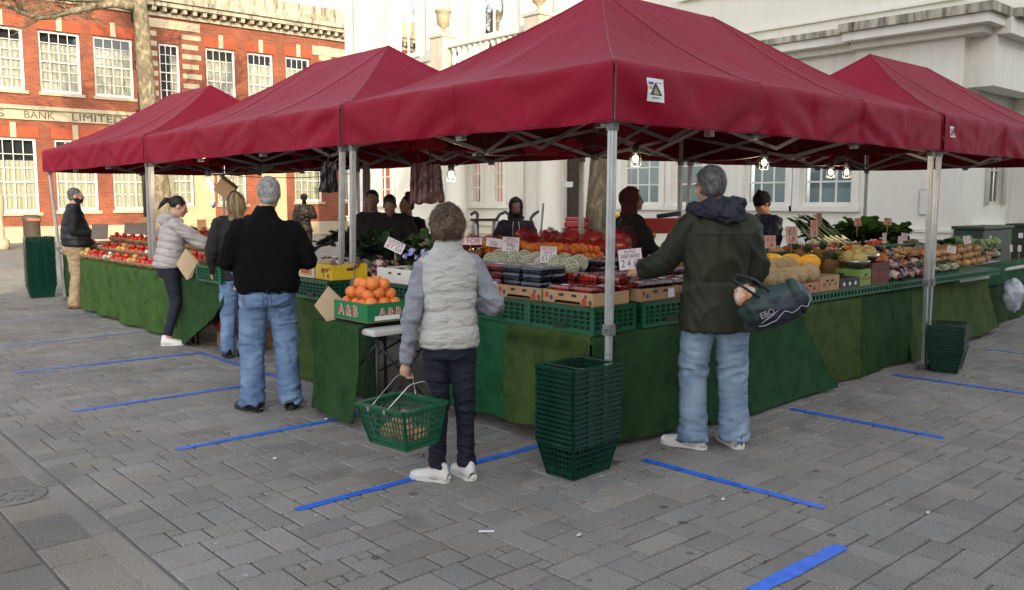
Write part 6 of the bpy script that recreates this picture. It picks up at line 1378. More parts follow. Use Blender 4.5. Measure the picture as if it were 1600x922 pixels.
def loft(mb, secs, n=24, mi=0, pw=2.3):
    """closed body of stacked rings: (x, y, z, rx, ry, tilt)"""
    vs = []; fs = []
    for s in secs:
        x, y, z, rx, ry = s[:5]; tl = s[5] if len(s) > 5 else 0
        for k in range(n):
            a = 2*math.pi*k/n; c, d = math.cos(a), math.sin(a)
            c = math.copysign(abs(c)**(2/pw), c); d = math.copysign(abs(d)**(2/pw), d)
            vs.append(V((x+rx*c, y+ry*d, z+tl*d*ry)))
    m = len(secs)
    for i in range(m-1):
        for k in range(n): fs.append((i*n+k, i*n+(k+1) % n, (i+1)*n+(k+1) % n, (i+1)*n+k))
    fs.append(tuple(range(n))[::-1]); fs.append(tuple((m-1)*n+k for k in range(n)))
    mb.add(vs, fs, mi, True)
def limb(mb, pts, rs, n=14, ends=True):
    # resample so that bends are rounded
    P_ = [V(p) for p in pts]; out = []; ro = []
    for i in range(len(P_)-1):
        for k in range(5):
            t = k/5
            p0 = P_[max(i-1, 0)]; p1 = P_[i]; p2 = P_[i+1]; p3 = P_[min(i+2, len(P_)-1)]
            q = .5*((2*p1)+(p2-p0)*t+(2*p0-5*p1+4*p2-p3)*t*t+(-p0+3*p1-3*p2+p3)*t**3); l = p1.lerp(p2, t)
            out.append(l.lerp(q, .6)); ro.append(rs[i]+(rs[i+1]-rs[i])*t)
    out.append(P_[-1]); ro.append(rs[-1]); mb.tube(out, ro, n)
    if ends: mb.ball(out[0], ro[0]*.98, 12, 8); mb.ball(out[-1], ro[-1]*.6, 10, 6)
def hand(mb, w, d, up, curl=.5, s=1, left=False, grip=None):
    """palm and five fingers: w wrist, d finger direction, up = back of the hand"""
    w = V(w); d = V(d).normalized(); up = V(up); up = (up-d*up.dot(d)).normalized(); sd = d.cross(up)*(1 if left else -1)   # sd points to the thumb side
    mb.tube([w-d*.02*s, w+d*.02*s, w+d*.05*s, w+d*.085*s], [.024*s, .028*s, .036*s, .03*s], 10, flat=1.0)
    for k, (o_, L_) in enumerate(((.026, .070), (.009, .078), (-.009, .072), (-.025, .056))):
        p = w+d*.075*s+sd*o_*s; a = curl*.5; pts = [p-d*.02*s, p]; dd = d
        for f_, c_ in ((.45, .9), (.33, 1.1), (.22, .8)):
            dd = (dd*math.cos(a*c_)-up*math.sin(a*c_)).normalized(); upn = sd.cross(dd); pts.append(pts[-1]+dd*L_*s*f_)
            up2 = up
            a2 = a
            up = (up*math.cos(a*c_)+d*0).normalized() if False else up
            a = a+curl*.75
        mb.tube(pts, [.0095*s, .0095*s, .009*s, .0085*s, .007*s], 8); mb.ball(pts[-1], .007*s, 8, 6)
    t0 = w+d*.02*s+sd*.022*s; td = (d*.75+sd*.75-up*.25*(1+curl)).normalized(); t1 = t0+td*.04*s; t2 = t1+(d*.9+sd*.15-up*.35*(.5+curl)).normalized()*.03*s; t3 = t2+(d*.9-up*.5*curl-sd*.1).normalized()*.024*s
    mb.tube([t0-td*.01*s, t1, t2, t3], [.014*s, .012*s, .010*s, .008*s], 8); mb.ball(t3, .008*s, 8, 6)
def skinmat(name, c): return mat(name, c, .5, .08, 20, .12, 90, sss=.12)
HM = {}
def hairmat(name, c, c2):
    m = mat(name, c, .5, .2, 16, .5, 130, col2=c2, spec=.3, detail=4, stretch=(1.6, 1.6, .5))
    HM[m.name] = [m, mat(name+'_light', [min(.9, q*1.9) for q in c2], .4, .1, 16), mat(name+'_dark', [q*.35 for q in c], .5, .1, 16)]; return m
def strands(mb, Hm, c, r, n, L_, w_, flow, keep, rr, lift=.004, wave=0, mi=0, clump=2.5, clump_amt=.5):
    c = V(c); r = V(r)
    for k in range(n):
        z = rr.uniform(-1, 1); a = rr.uniform(0, 6.283); q = math.sqrt(1-z*z); d = V((q*math.cos(a), q*math.sin(a), z))
        if not keep(d): continue
        f = V(flow(d, rr))+V((noise.noise(d*clump+V((3, 0, 0))), noise.noise(d*clump+V((0, 7, 0))), noise.noise(d*clump+V((0, 0, 5)))))*clump_amt; f = (f-d*f.dot(d))
        if f.length < 1e-3: continue
        f.normalize(); l = L_*rr.uniform(.6, 1.25); pts = []; dd = d.copy(); p = V((c.x+r.x*d.x, c.y+r.y*d.y, c.z+r.z*d.z)); sd = d.cross(f)
        wv = rr.uniform(-1, 1)
        for i in range(5):
            pts.append(p.copy()); p = p+(f+sd*wave*math.sin(i*1.4+wv*3)*.8)*l/4; nd = V(((p.x-c.x)/r.x, (p.y-c.y)/r.y, (p.z-c.z)/r.z)); 
            if nd.length < 1.02+lift*12*i/4*rr.uniform(.3, 1): nd = nd.normalized()*(1.0+lift*10*i/4*rr.uniform(.4, 1.2)); p = V((c.x+r.x*nd.x, c.y+r.y*nd.y, c.z+r.z*nd.z))
            nn = nd.normalized(); f = (f-nn*f.dot(nn)*.8+V((0, 0, -.12))).normalized()
        vs = []
        for i, p in enumerate(pts): ww = w_*(1-.8*i/4)*.5; vs += [Hm @ (p-sd*ww), Hm @ (p+sd*ww)]
        mb.add(vs, [(2*i, 2*i+1, 2*i+3, 2*i+2) for i in range(4)], rr.choice((0, 0, 1, 2)), True)
def fold(amp, fz=9, fx=4, seed_=0, zf=None):
    amp *= 1.25
    def f(v, n):
        a = amp*(zf(v) if zf else 1)
        p = V((v.x*fx+seed_, v.y*fx, v.z*fz)); q = V((v.x*fx*2.6+v.z*5, v.y*fx*2.6+seed_, v.z*fz*1.3))
        r1 = (1-abs(noise.noise(p))*2.6); r1 = math.copysign(abs(r1)**1.6, r1); r2 = 1-abs(noise.noise(q))*2.8
        return a*(r1*.65-.25)+a*.45*r2
    return f
def creases(hem=1., seed_=0, amp=1.):
    """long soft folds down the leg, tighter diagonal creases behind the knee and stacked above the shoe"""
    def f(v, n):
        kn = math.exp(-((v.z-.50)/.07)**2); he = max(0, (.26-v.z)/.2)*hem; cr = math.exp(-((v.z-.82)/.05)**2)
        sgn = 1 if v.x > 0 else -1
        lo = noise.noise(V((v.x*8+seed_, v.y*8, v.z*2.3+seed_)))
        w = noise.noise(V((v.x*3, v.y*3+seed_, v.z*3)))*.6
        di = 1-abs(noise.noise(V((v.x*5*1.2+v.z*5*sgn+w, v.y*5+seed_, v.z*13-abs(v.x)*6+w))))*3.2
        d2 = 1-abs(noise.noise(V((v.x*9-v.z*6*sgn+seed_, v.y*9+w, v.z*24+w))))*3.
        return amp*(.010*lo+.016*kn*max(-.3, di)+.015*he*max(-.4, di*.6+d2*.6)+.009*cr*max(-.3, di)+.0035*d2*(1-kn))
    return f
class Fig:
    def __init__(s, name, label, loc, face, H, group=None):
        s.t = thing(name, label, 'person', (loc[0], loc[1], 0), R(face-90), group); k = H/1.78; s.t.scale = (k, k, k); s.face = face
    def joints(s, j):
        d = dict(hc=(0, .02, 1.655), hy=0, hp=0, neck=(0, -.01, 1.50), sl=(-.175, -.01, 1.43), sr=(.175, -.01, 1.43), el=(-.25, -.04, 1.15), er=(.25, -.04, 1.15), wl=(-.25, .08, .92), wr=(.25, .08, .92),
                 pel=(0, 0, .95), hl=(-.09, 0, .90), hr=(.09, 0, .90), kl=(-.11, .02, .50), kr=(.11, .02, .50), al=(-.125, -.01, .09), ar=(.125, -.01, .09), fl=100, fr=80)
        d.update(j); s.j = {k: (V(v) if hasattr(v, '__len__') else v) for k, v in d.items()}
        j = s.j; s.Hm = Matrix.Translation(j['hc']) @ Matrix.Rotation(R(j['hy']), 4, 'Z') @ Matrix.Rotation(R(j['hp']), 4, 'X')
    def body(s, skin, voxel=.008, hl=None, hr=None, face=True, eyes=True, female=False):
        j = s.j; mb = MB(); Hm = s.Hm
        def hb(c, r): 
            q = MB(); q.ball(c, r, 20, 14); mb.add([Hm @ V(v) for v in q.v], q.f, 0, True)
        hb((0, -.012, .022), (.074, .094, .092)); hb((0, .028, -.03), (.060, .066, .092)); hb((0, .038, -.082), (.046, .046, .034)); hb((0, .082, -.092), (.022, .018, .018))
        hb((0, .078, .018), (.052, .018, .014)); hb((0, .094, -.058), (.024, .010, .007)); hb((0, .092, -.068), (.020, .010, .007))
        for s_ in (-1, 1): hb((.076*s_, -.004, -.012), (.010, .020, .032)); hb((.04*s_, .062, -.03), (.022, .022, .024))
        q = MB(); q.tube([V((0, .088, .012)), V((0, .104, -.012)), V((0, .114, -.03)), V((0, .098, -.04))], [.008, .010, .014, .012], 8); mb.add([Hm @ V(v) for v in q.v], q.f, 0, True)
        a = Hm @ V((0, -.012, -.06)); limb(mb, [a, j['neck'], j['neck']-V((0, 0, .08))], [.054, .056, .07], ends=False)
        lw = 1
        loft(mb, [(0, 0, .86, .11, .08), (j['pel'].x, j['pel'].y, j['pel'].z, .12, .08), (j['pel'].x*.5+j['neck'].x*.5, (j['pel'].y+j['neck'].y)/2, 1.2, .12, .08), (j['neck'].x, j['neck'].y, j['neck'].z-.1, .13, .07), (j['neck'].x, j['neck'].y, j['neck'].z-.03, .07, .05)])
        for a, b, c in (('sl', 'el', 'wl'), ('sr', 'er', 'wr')): limb(mb, [j[a], j[b], j[c]], [.045, .036, .026])
        for a, b, c in (('hl', 'kl', 'al'), ('hr', 'kr', 'ar')): limb(mb, [j[a], j[b], j[c]], [.07, .05, .035])
        for h_, e, w_, lf in ((hl, 'el', 'wl', True), (hr, 'er', 'wr', False)):
            d = (j[w_]-j[e]).normalized()
            if h_ is None: h_ = dict()
            hand(mb, j[w_], h_.get('d', d), h_.get('up', (0, 0, 1) if abs(d.z) < .7 else ((-1 if lf else 1), 0, 0)), h_.get('curl', .5), 1, lf)
        for a, y in (('al', 'fl'), ('ar', 'fr')):
            c, sn = math.cos(R(j[y])), math.sin(R(j[y])); limb(mb, [j[a], j[a]+V((c*.06, sn*.06, -.045)), j[a]+V((c*.15, sn*.15, -.06))], [.034, .032, .025])
        o = organic('body', mb, voxel, skin, s.t, smooth=3)
        if eyes:
            q = MB(); 
            for s_ in (-1, 1): q.ball(Hm @ V((.030*s_, .083, .004)), .0098, 10, 8); q.ball(Hm @ V((.030*s_, .0885, .004)), (.0062, .0062, .0062), 8, 6, 1)
            q.build('eyes', [mat('eye_white', (.22, .20, .19), .4, .02), m_dark], s.t)
        return o
    def top(s, name, mt, secs, ra, voxel=.012, disp=None, hood=None, collar=None, sleeves=True, cuff=None, extra=None, smooth=3):
        j = s.j; mb = MB(); loft(mb, secs)
        if sleeves:
            for a, b, c in (('sl', 'el', 'wl'), ('sr', 'er', 'wr')):
                A, B, C_ = j[a], j[b], j[c]; inn = V((0, A.y, A.z-.03)); limb(mb, [A.lerp(inn, .5)+V((0, 0, .02)), A, A.lerp(B, .4), B, B.lerp(C_, .5), C_], [ra[0]*.62, ra[0]*.72, ra[0]*.86, ra[1], (ra[1]+ra[2])/2, ra[2]])
        if collar: z, rx, ry, h, y = collar; loft(mb, [(0, y, z-.05, rx*1.25, ry*1.25), (0, y, z, rx, ry), (0, y+.005, z+h, rx*.94, ry*.94)])
        if extra: extra(mb)
        return organic(name, mb, voxel, mt, s.t, disp, smooth)
    def trousers(s, mt, rs=(.105, .082, .075, .08), pel=(.175, .125), ztop=1.0, voxel=.012, disp=None, hem=.055, name='trousers', bag=0):
        j = s.j; mb = MB(); c = j['pel']
        loft(mb, [(c.x, c.y, .80, pel[0]*.9, pel[1]*.95), (c.x, c.y-.005, .88, pel[0], pel[1]), (c.x, c.y, ztop, pel[0]*.93, pel[1]*.92)])
        for a, b, e in (('hl', 'kl', 'al'), ('hr', 'kr', 'ar')):
            A, B, C_ = j[a], j[b], j[e]; E_ = C_+V((0, -.005, hem-.09)); limb(mb, [A+V((0, 0, -.02)), A.lerp(B, .45), B, B.lerp(E_, .5), E_], [rs[0], (rs[0]+rs[1])/2+.004, rs[1], (rs[2]), rs[3]], ends=False)
        return organic(name, mb, voxel, mt, s.t, disp, 2)
    def shoes(s, mt, msole, kind='trainer', L_=.29, extra=None):
        j = s.j
        for a, y in (('al', 'fl'), ('ar', 'fr')):
            ang = R(j[y]-90); M_ = Matrix.Translation(V((j[a].x, j[a].y, 0))) @ Matrix.Rotation(ang, 4, 'Z'); mb = MB()
            secs = [(-.085, .030, .030, .05), (-.07, .036, .036, .105), (-.03, .040, .040, .115), (.01, .042, .042, .095), (.06, .047, .045, .07), (.11, .050, .042, .058), (.15, .046, .034, .050), (.185, .030, .022, .042)]
            vs = []; fs = []; n = 14; k_ = L_/.27
            for (yy, hw, _, hh) in secs:
                for k in range(n):
                    t = math.pi*k/(n-1); x = hw*math.cos(t); z = .018+(hh*1.15-.018)*max(0, math.sin(t))**.75; vs.append(M_ @ V((x, yy*k_, z)))
            for i in range(len(secs)-1):
                for k in range(n-1): fs.append((i*n+k, i*n+k+1, (i+1)*n+k+1, (i+1)*n+k))
                fs.append((i*n+n-1, i*n, (i+1)*n, (i+1)*n+n-1))
            fs.append(tuple(range(n))); fs.append(tuple((len(secs)-1)*n+k for k in range(n))[::-1])
            mb.add(vs, fs, 0, True); sh = mb.build('shoe', mt, s.t)
            q = MB(); out = []
            pl_ = [(-.09, 0), (-.08, .03), (-.05, .04), (0, .038), (.05, .047), (.11, .053), (.16, .047), (.19, .028), (.198, 0)]
            poly = [(x, yy*k_) for yy, x in pl_]+[(-x, yy*k_) for yy, x in pl_[-2:0:-1]]
            q.prism(poly, .0, .026, M_); q.build('sole', msole, sh)
            q = MB()
            for k in range(4): yy = (.03+.022*k)*k_; z = .092-.01*k; q.tube([M_ @ V((-.022, yy, z-.004)), M_ @ V((0, yy+.004, z+.004)), M_ @ V((.022, yy, z-.004))], .0032, 5)
            for s_ in (-1, 1): q.tube([M_ @ V((0, .02, .108)), M_ @ V((.02*s_, .035, .118)), M_ @ V((.034*s_, .03, .10))], .002, 4)
            q.build('lace', msole, sh)
            if extra: extra(sh, M_, k_)
SEED = random.Random(5)
def face_keep(d): return not (d.y > .35 and d.z < .55) and d.z > -.62
def front_keep(d): return not (d.y > .55 and d.z < .35)
def hair_shell(mb, Hm, parts):
    for c, r in parts:
        q = MB(); q.ball(c, r, 20, 14, fn=lambda d: 1+.03*noise.noise(d*4)); mb.add([Hm @ V(v) for v in q.v], q.f, 0, True)
m_denim = mat('pale_denim', (.13, .20, .31), .85, .25, 5, .3, 300, col2=(.27, .35, .46), detail=8, folds=.55, fsc=6, fst=(1, 1, 2.2)); m_denim2 = mat('mid_denim', (.065, .125, .25), .85, .25, 5, .3, 300, col2=(.16, .25, .40), detail=8, folds=.6, fsc=6, fst=(1, 1, 2.2)); m_indigo = mat('indigo_denim', (.004, .006, .018), .8, .25, 5, .2, 300, folds=.6, fsc=8, fst=(.8, .8, 3))
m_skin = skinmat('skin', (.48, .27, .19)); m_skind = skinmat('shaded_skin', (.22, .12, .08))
m_whsole = mat('white_rubber', (.62, .61, .58), .5, .05); m_shw = mat('white_leather', (.66, .65, .62), .45, .06, 6, .1, 60); m_bksh = mat('black_leather', (.012, .012, .013), .45, .15, 6, .1, 60); m_bksole = mat('black_rubber', (.015, .015, .016), .7, .1)
def pockets(t, y, z=.86, dx=.085, yaw=0, mt=None):
    pass
# ---- 1 the man in the black jumper
f = Fig('person', 'stout grey-haired man in black jumper and pale jeans, seen from behind', (-.84, 2.70), 62, 1.78)
f.joints(dict(hc=(.035, .03, 1.645), hy=-12, hp=-6, sl=(-.185, 0, 1.375), sr=(.185, 0, 1.375), el=(-.285, -.03, 1.15), er=(.30, .0, 1.14), wl=(-.20, .20, 1.12), wr=(.24, .25, 1.12), hl=(-.095, 0, .9), hr=(.095, 0, .9), kl=(-.125, .02, .5), kr=(.125, .03, .5), al=(-.13, -.02, .09), ar=(.145, .0, .09), fl=128, fr=88))
f.body(m_skin, .008)
m_blkwool = mat('black_wool', (.004, .004, .005), .95, .2, 60, .5, 260, spec=.12, folds=.4, fsc=5)
f.top('jumper', m_blkwool, [(0, .0, .90, .215, .155), (0, .0, .95, .235, .175), (0, .01, 1.05, .245, .185), (0, .0, 1.2, .235, .165), (0, -.005, 1.33, .235, .145), (0, -.01, 1.41, .175, .12), (0, 0, 1.465, .11, .09), (0, .0, 1.50, .08, .07)], (.10, .072, .048), disp=fold(.013, 7, 4, 1), collar=(1.49, .072, .075, .055, .0))
f.trousers(m_denim2, (.115, .092, .086, .088), (.21, .155), 1.0, voxel=.0095, disp=creases(1.1, 2), hem=.05)
def jean_bits(t, y=-.16, z=.84, dx=.1, c=(.06, .10, .2), w_=.15, bx_=.21, by_=.155, yoff=0):
    q = MB()
    def sf(x, z): k = 1-min(1, abs(x/bx_))**2.3; return yoff-by_*(max(0, k))**(1/2.3)-.012
    for s_ in (-1, 1):
        x0 = s_*dx; pts = [(x0-w_/2, z+.07), (x0+w_/2, z+.075), (x0+w_/2-.008, z-.05), (x0, z-.08), (x0-w_/2+.008, z-.05)]
        P_ = []
        for i in range(5):
            a, b = pts[i], pts[(i+1) % 5]
            for k in range(4): x = a[0]+(b[0]-a[0])*k/4; zz = a[1]+(b[1]-a[1])*k/4; P_.append(V((x, sf(x, zz), zz)))
        q.tube(P_, .0028, 4, closed=True)
    q.tube([V((0, sf(0, 0)-.002, .99)), V((0, sf(0, 0)-.004, .90)), V((0, sf(0, 0)+.004, .80))], .003, 4)
    q.build('pocket_stitching', mat('denim_seam', c, .8, .1), t)
jean_bits(f.t)
f.shoes(m_bksh, m_bksole)
m_hgrey = hairmat('grey_hair', (.27, .265, .26), (.40, .395, .39)); mb = MB(); hair_shell(mb, f.Hm, [((0, -.018, .032), (.080, .097, .091)), ((0, -.045, -.04), (.068, .062, .06))])
h = organic('hair', mb, .009, m_hgrey, f.t, smooth=2); mb = MB(); strands(mb, f.Hm, (0, -.02, .018), (.084, .102, .105), 5200, .032, .0024, lambda d, r: (d.x*.3+r.uniform(-.12, .12), -.35, -1), face_keep, SEED, lift=.008, clump_amt=.8); mb.build('hair_strands', HM[m_hgrey.name], h)
q = MB(); q.ball(V((-.16, .24, 1.10)), (.06, .07, .06), 12, 9, fn=lambda d: 1+.3*noise.noise(d*3)); q.ball(V((-.19, .2, .98)), (.035, .04, .09), 12, 9, fn=lambda d: 1+.4*noise.noise(d*3)); o = q.build('plastic_bag', mat('pale_bag', (.42, .45, .36), .35, .25, 30, col2=(.62, .62, .56)))
def world_of(o, f): o.location = f.t.matrix_basis @ V((0, 0, 0)) if False else V(f.t.location); o.rotation_euler = f.t.rotation_euler; o.scale = f.t.scale
world_of(o, f); o.location = V(f.t.location); tag(o, 'pale printed plastic bag tucked under the left arm of the man in the black jumper', 'bag')
# ---- 2 the woman with the basket
f = Fig('person', 'short-haired woman in a quilted white gilet carrying a green basket', (-.86, .45), 55, 1.58)
f.joints(dict(hc=(-.01, .03, 1.635), hy=8, hp=-4, sl=(-.152, 0, 1.40), sr=(.152, .0, 1.40), el=(-.235, -.05, 1.08), er=(.30, -.01, 1.12), wl=(-.275, -.02, .775), wr=(.16, .24, 1.10), hl=(-.08, 0, .88), hr=(.08, 0, .88), kl=(-.07, .03, .48), kr=(.10, .03, .48), al=(-.085, -.02, .09), ar=(.11, .02, .09), fl=148, fr=112))
f.body(m_skin, .006, hl=dict(d=(-.1, .12, -1), up=(-1, -.3, 0), curl=1.25))
m_gilet = mat('cream_quilting', (.40, .395, .38), .6, .08, 5, .3, 28, spec=.35, folds=.35, fsc=12, fst=(1, 1, 2.5)); m_gsleeve = mat('grey_marl', (.22, .235, .27), .9, .12, 90, .25, 220, folds=.5, fsc=7, fst=(1, 1, 1.6))
f.top('sleeves', m_gsleeve, [(0, 0, 1.2, .14, .09), (0, 0, 1.42, .13, .08), (0, 0, 1.46, .07, .06)], (.072, .058, .040), disp=fold(.012, 10, 5, 4), voxel=.010)
def quilt(v, n):
    lines = [.905, 1.0, 1.11, 1.22, 1.35, 1.47]; d = min(abs(v.z-l-.012*math.sin(v.x*9)) for l in lines); s_ = .009*min(1, d/.03)**.5
    if v.y < 0 and .905 < v.z < 1.22: s_ *= min(1, .35+abs(v.x+.01)/.02)
    return s_+.005*noise.noise(V((v.x*16, v.y*16, v.z*34)))+.006*noise.noise(V((v.x*5, v.y*5, v.z*12)))
f.top('gilet', m_gilet, [(0, 0, .875, .18, .138), (0, 0, .91, .192, .15), (0, 0, 1.0, .178, .14), (0, 0, 1.1, .165, .125), (0, 0, 1.25, .178, .125), (0, 0, 1.36, .185, .12), (0, 0, 1.42, .165, .10), (0, 0, 1.47, .11, .085), (0, .0, 1.50, .082, .074)], (.1, .1, .1), voxel=.008, disp=quilt, sleeves=False, collar=(1.50, .080, .080, .075, .0), smooth=3)
f.trousers(m_indigo, (.092, .066, .056, .056), (.155, .125), .95, voxel=.009, disp=creases(1.2, 6, .75), hem=.085)
f.shoes(m_shw, m_whsole, L_=.27)
m_hbr = hairmat('brown_hair', (.035, .020, .011), (.15, .095, .055)); mb = MB(); hair_shell(mb, f.Hm, [((0, -.022, .035), (.104, .118, .106)), ((0, -.05, -.045), (.088, .074, .075))])
h = organic('hair', mb, .009, m_hbr, f.t, disp=lambda v, n: .016*noise.noise(v*18)+.008*noise.noise(v*45), smooth=2); mb = MB()
strands(mb, f.Hm, (0, -.024, .004), (.107, .122, .130), 7500, .062, .0030, lambda d, r: (d.x*1.0+r.uniform(-.2, .2), d.y*.8-.2, -.55+.9*(d.z < -.1)*-.4), face_keep, SEED, lift=.022, wave=.55, clump=5, clump_amt=2.2); mb.build('hair_strands', HM[m_hbr.name], h)
# her basket, hanging from the left hand
bc = atD(631, 676, 4.62); t = thing('shopping_basket', 'green wire-handled basket hanging from the hand of the woman in the gilet', 'basket', (bc.x, bc.y, bc.z-.048), R(92)); t.rotation_euler = (R(-3), R(2), R(93))
link(bpy.data.objects.new('body', ME_bk2), t)
HP = f.t.matrix_basis if False else (Matrix.Translation(f.t.location) @ Matrix.Rotation(f.t.rotation_euler.z, 4, 'Z') @ Matrix.Scale(1.58/1.78, 4)); grip = HP @ V((-.285, .0, .70))
Tm = Matrix.Translation(t.location) @ t.rotation_euler.to_matrix().to_4x4(); gl_ = Tm.inverted() @ grip
q = MB()
def hwire(xa, g):
    g = V(g); a = V((xa, -.155, .205)); b = V((xa, .155, .205)); g1 = g+V((0, -.055, -.005)); g2 = g+V((0, .055, -.005))
    q.tube([a, a.lerp(g1, .25)+V((0, -.004, .0)), a.lerp(g1, .9), g1, g+V((0, -.03, .002)), g, g+V((0, .03, .002)), g2, b.lerp(g2, .9), b.lerp(g2, .25), b], .0028, 6); q.box(a, (.02, .02, .02)); q.box(b, (.02, .02, .02))
hwire(.07, gl_); hwire(-.07, (-.15, -.0, .335)); q.build('handle', m_wire, t)
for i, (x, y, z, s_, me) in enumerate([(.02, -.02, .05, .055, 0), (-.05, .02, .06, .05, 1), (.08, .03, .05, .05, 1), (.0, .0, .12, .05, 0), (.10, -.04, .07, .045, 1), (-.10, -.03, .05, .045, 0)]):
    o = link(bpy.data.objects.new('onion', ball_mesh('basket_onion', s_, mat('pinkish_onion', (.60, .30, .18), .45, .2), .08))); o.location = Tm @ V((x, y, z)); tag(o, 'peach-coloured onion lying in the basket the woman carries', 'onion', 'onions in the carried basket')
# ---- 3 the man in the green coat
f = Fig('person', 'man in long olive green coat and pale jeans reaching over the punnets', (.83, -.16), 52, 1.81)
f.joints(dict(hc=(-.05, .05, 1.655), hy=22, hp=-10, neck=(0, .01, 1.5), sl=(-.18, 0, 1.41), sr=(.18, .0, 1.41), el=(-.31, .10, 1.18), er=(.255, .02, 1.12), wl=(-.435, .24, 1.11), wr=(.17, .24, 1.06), hl=(-.10, 0, .9), hr=(.10, 0, .9), kl=(-.13, .03, .5), kr=(.12, .03, .5), al=(-.14, -.02, .09), ar=(.135, .0, .09), fl=140, fr=98))
f.body(m_skin, .007, hl=dict(curl=.8))
m_olive = mat('olive_coat', (.020, .024, .011), .65, .15, 4, .2, 200, spec=.3, folds=.6, fsc=4.5, fst=(1.2, 1.2, 1)); m_navy = mat('navy_lining', (.014, .015, .026), .75, .15, 6, .2, 200, folds=.6, fsc=9)
f.top('coat', m_olive, [(0, 0, .755, .235, .165), (0, 0, .80, .232, .165), (0, 0, .95, .22, .155), (0, 0, 1.06, .205, .145), (0, 0, 1.09, .20, .14), (0, 0, 1.2, .21, .145), (0, 0, 1.34, .22, .14), (0, 0, 1.42, .195, .115), (0, 0, 1.49, .11, .09)], (.108, .080, .062), disp=lambda v, n, f0=fold(.015, 4.5, 5, 8): f0(v, n)-.010*math.exp(-((v.z-1.065)/.012)**2)*(1 if abs(v.x) < .24 else 0))
q = MB(); 
def yk(x): return -.145*max(0, 1-abs(x/.22)**2.3)**(1/2.3)-.014
q.tube([V((x/20*.19, yk(x/20*.19)-.002, 1.36-.0*abs(x)) ) for x in range(-20, 21)], .003, 4); q.tube([V((0, -.158+.006*k/10, .77+.1*k/10)) for k in range(11)], .003, 4)
q.build('seam', mat('olive_seam', (.012, .014, .008), .8), f.t)
mb = MB(); j = f.j
for k in range(26):
    a = 2*math.pi*k/26; mb.ball(V((-.025+.125*math.cos(a), -.005+.115*math.sin(a), 1.50+.012*math.cos(a*2)-.01*math.sin(a))), (.042, .042, .040), 10, 8)
mb.ball(V((-.025, -.10, 1.515)), (.115, .058, .065), 14, 10); mb.ball(V((.03, -.12, 1.475)), (.095, .045, .05), 14, 10); mb.ball(V((-.07, -.06, 1.54)), (.06, .05, .045), 12, 8); mb.ball(V((.085, -.06, 1.545)), (.055, .05, .045), 12, 8)
organic('hood', mb, .009, m_navy, f.t, fold(.020, 14, 9, 3), 2)
f.trousers(m_denim, (.112, .092, .086, .090), (.18, .13), .98, voxel=.0095, disp=creases(1., 12), hem=.05)
m_dgrey = mat('grey_print', (.05, .05, .06), .5)
def swoosh(sh, M_, k_):
    q = MB()
    for s_ in (-1, 1): q.tube([M_ @ V((s_*.047, .10, .045)), M_ @ V((s_*.0475, .06, .038)), M_ @ V((s_*.0445, .02, .046)), M_ @ V((s_*.042, -.04, .075))], [.003, .009, .008, .002], 6)
    q.build('side_stripe', m_dgrey, sh)
    q = MB(); q.tube([M_ @ V((0, -.092*k_, .03)), M_ @ V((0, -.09*k_, .09))], .006, 6); q.build('heel_tab', mat('heel_blue', (.05, .09, .25), .5), sh)
f.shoes(m_shw, m_whsole, extra=swoosh, L_=.30)
m_hdg = hairmat('dark_grey_hair', (.07, .068, .066), (.15, .148, .145)); mb = MB(); hair_shell(mb, f.Hm, [((0, -.018, .032), (.083, .10, .094)), ((0, -.045, -.03), (.072, .064, .06))])
h = organic('hair', mb, .009, m_hdg, f.t, smooth=2); mb = MB(); strands(mb, f.Hm, (0, -.02, .018), (.086, .104, .107), 5600, .034, .0024, lambda d, r: (d.x*.3+r.uniform(-.15, .15), -.4, -1), face_keep, SEED, lift=.011, clump_amt=1.1); mb.build('hair_strands', HM[m_hdg.name], h)
q = MB(); Hm = f.Hm
for s_ in (-1, 1): q.tube([Hm @ V((.080*s_, -.03, .0)), Hm @ V((.086*s_, .02, .012)), Hm @ V((.070*s_, .10, .01))], .0022, 5)
q.build('glasses', m_zip, f.t)
# the sports bag over his right forearm
bo = atD(1214, 476, 5.25); Mb = Matrix.Translation(bo) @ Matrix.Rotation(YAW-R(90), 4, 'Z') @ Matrix.Rotation(R(-24), 4, 'Y')
m_sbag = mat('teal_nylon', (.018, .042, .037), .5, .2, 5, .3, 120, spec=.5); m_sbag2 = mat('navy_nylon', (.014, .017, .030), .55, .15, 5, .2, 120)
t = thing('sports_bag', 'slouching teal and navy sports bag hanging from the green-coated man\'s arm', 'sports bag', bo); t.matrix_basis = Mb
mb = MB(); mb.tube([V((-.21, 0, -.01)), V((-.17, 0, 0)), V((-.05, 0, .0)), V((.08, 0, .0)), V((.17, 0, 0.01)), V((.215, 0, .02))], [.05, .105, .125, .12, .10, .04], 20)
b_ = organic('body', mb, .010, [m_sbag, m_sbag2], t, lambda v, n: .03*noise.noise(V((v.x*7, v.y*5, v.z*9)))+.012*noise.noise(V((v.x*16+v.z*12, v.y*9, v.z*18)))-.02*(abs(v.x-.10) < .012), 3)
for p in b_.data.polygons:
    c = p.center; p.material_index = 1 if c.z < -.005+.05*math.sin(c.x*7+1) and c.x < .17 else 0
q = MB(); q.tube([V((-.17+.034*k, -.128+.05*abs((-.17+.034*k)/.2)**3, -.055+.002*k*(k % 3)-.012*math.sin(k))) for k in range(11)], .0025, 5); q.build('piping', mat('pale_piping', (.45, .47, .48), .5), t)
text_mesh('EBO', .052, mat('silver_print', (.32, .33, .35), .4), 'lettering', t, (-.105, -.142, .005), (R(88), 0, 0), .001, width=.085)
q = MB(); q.tube([V((-.16, -.138, -.035)), V((-.09, -.140, -.018)), V((-.03, -.136, .0))], [.002, .005, .001], 4); q.build('mark', mat('silver_print2', (.30, .31, .33), .4), t)
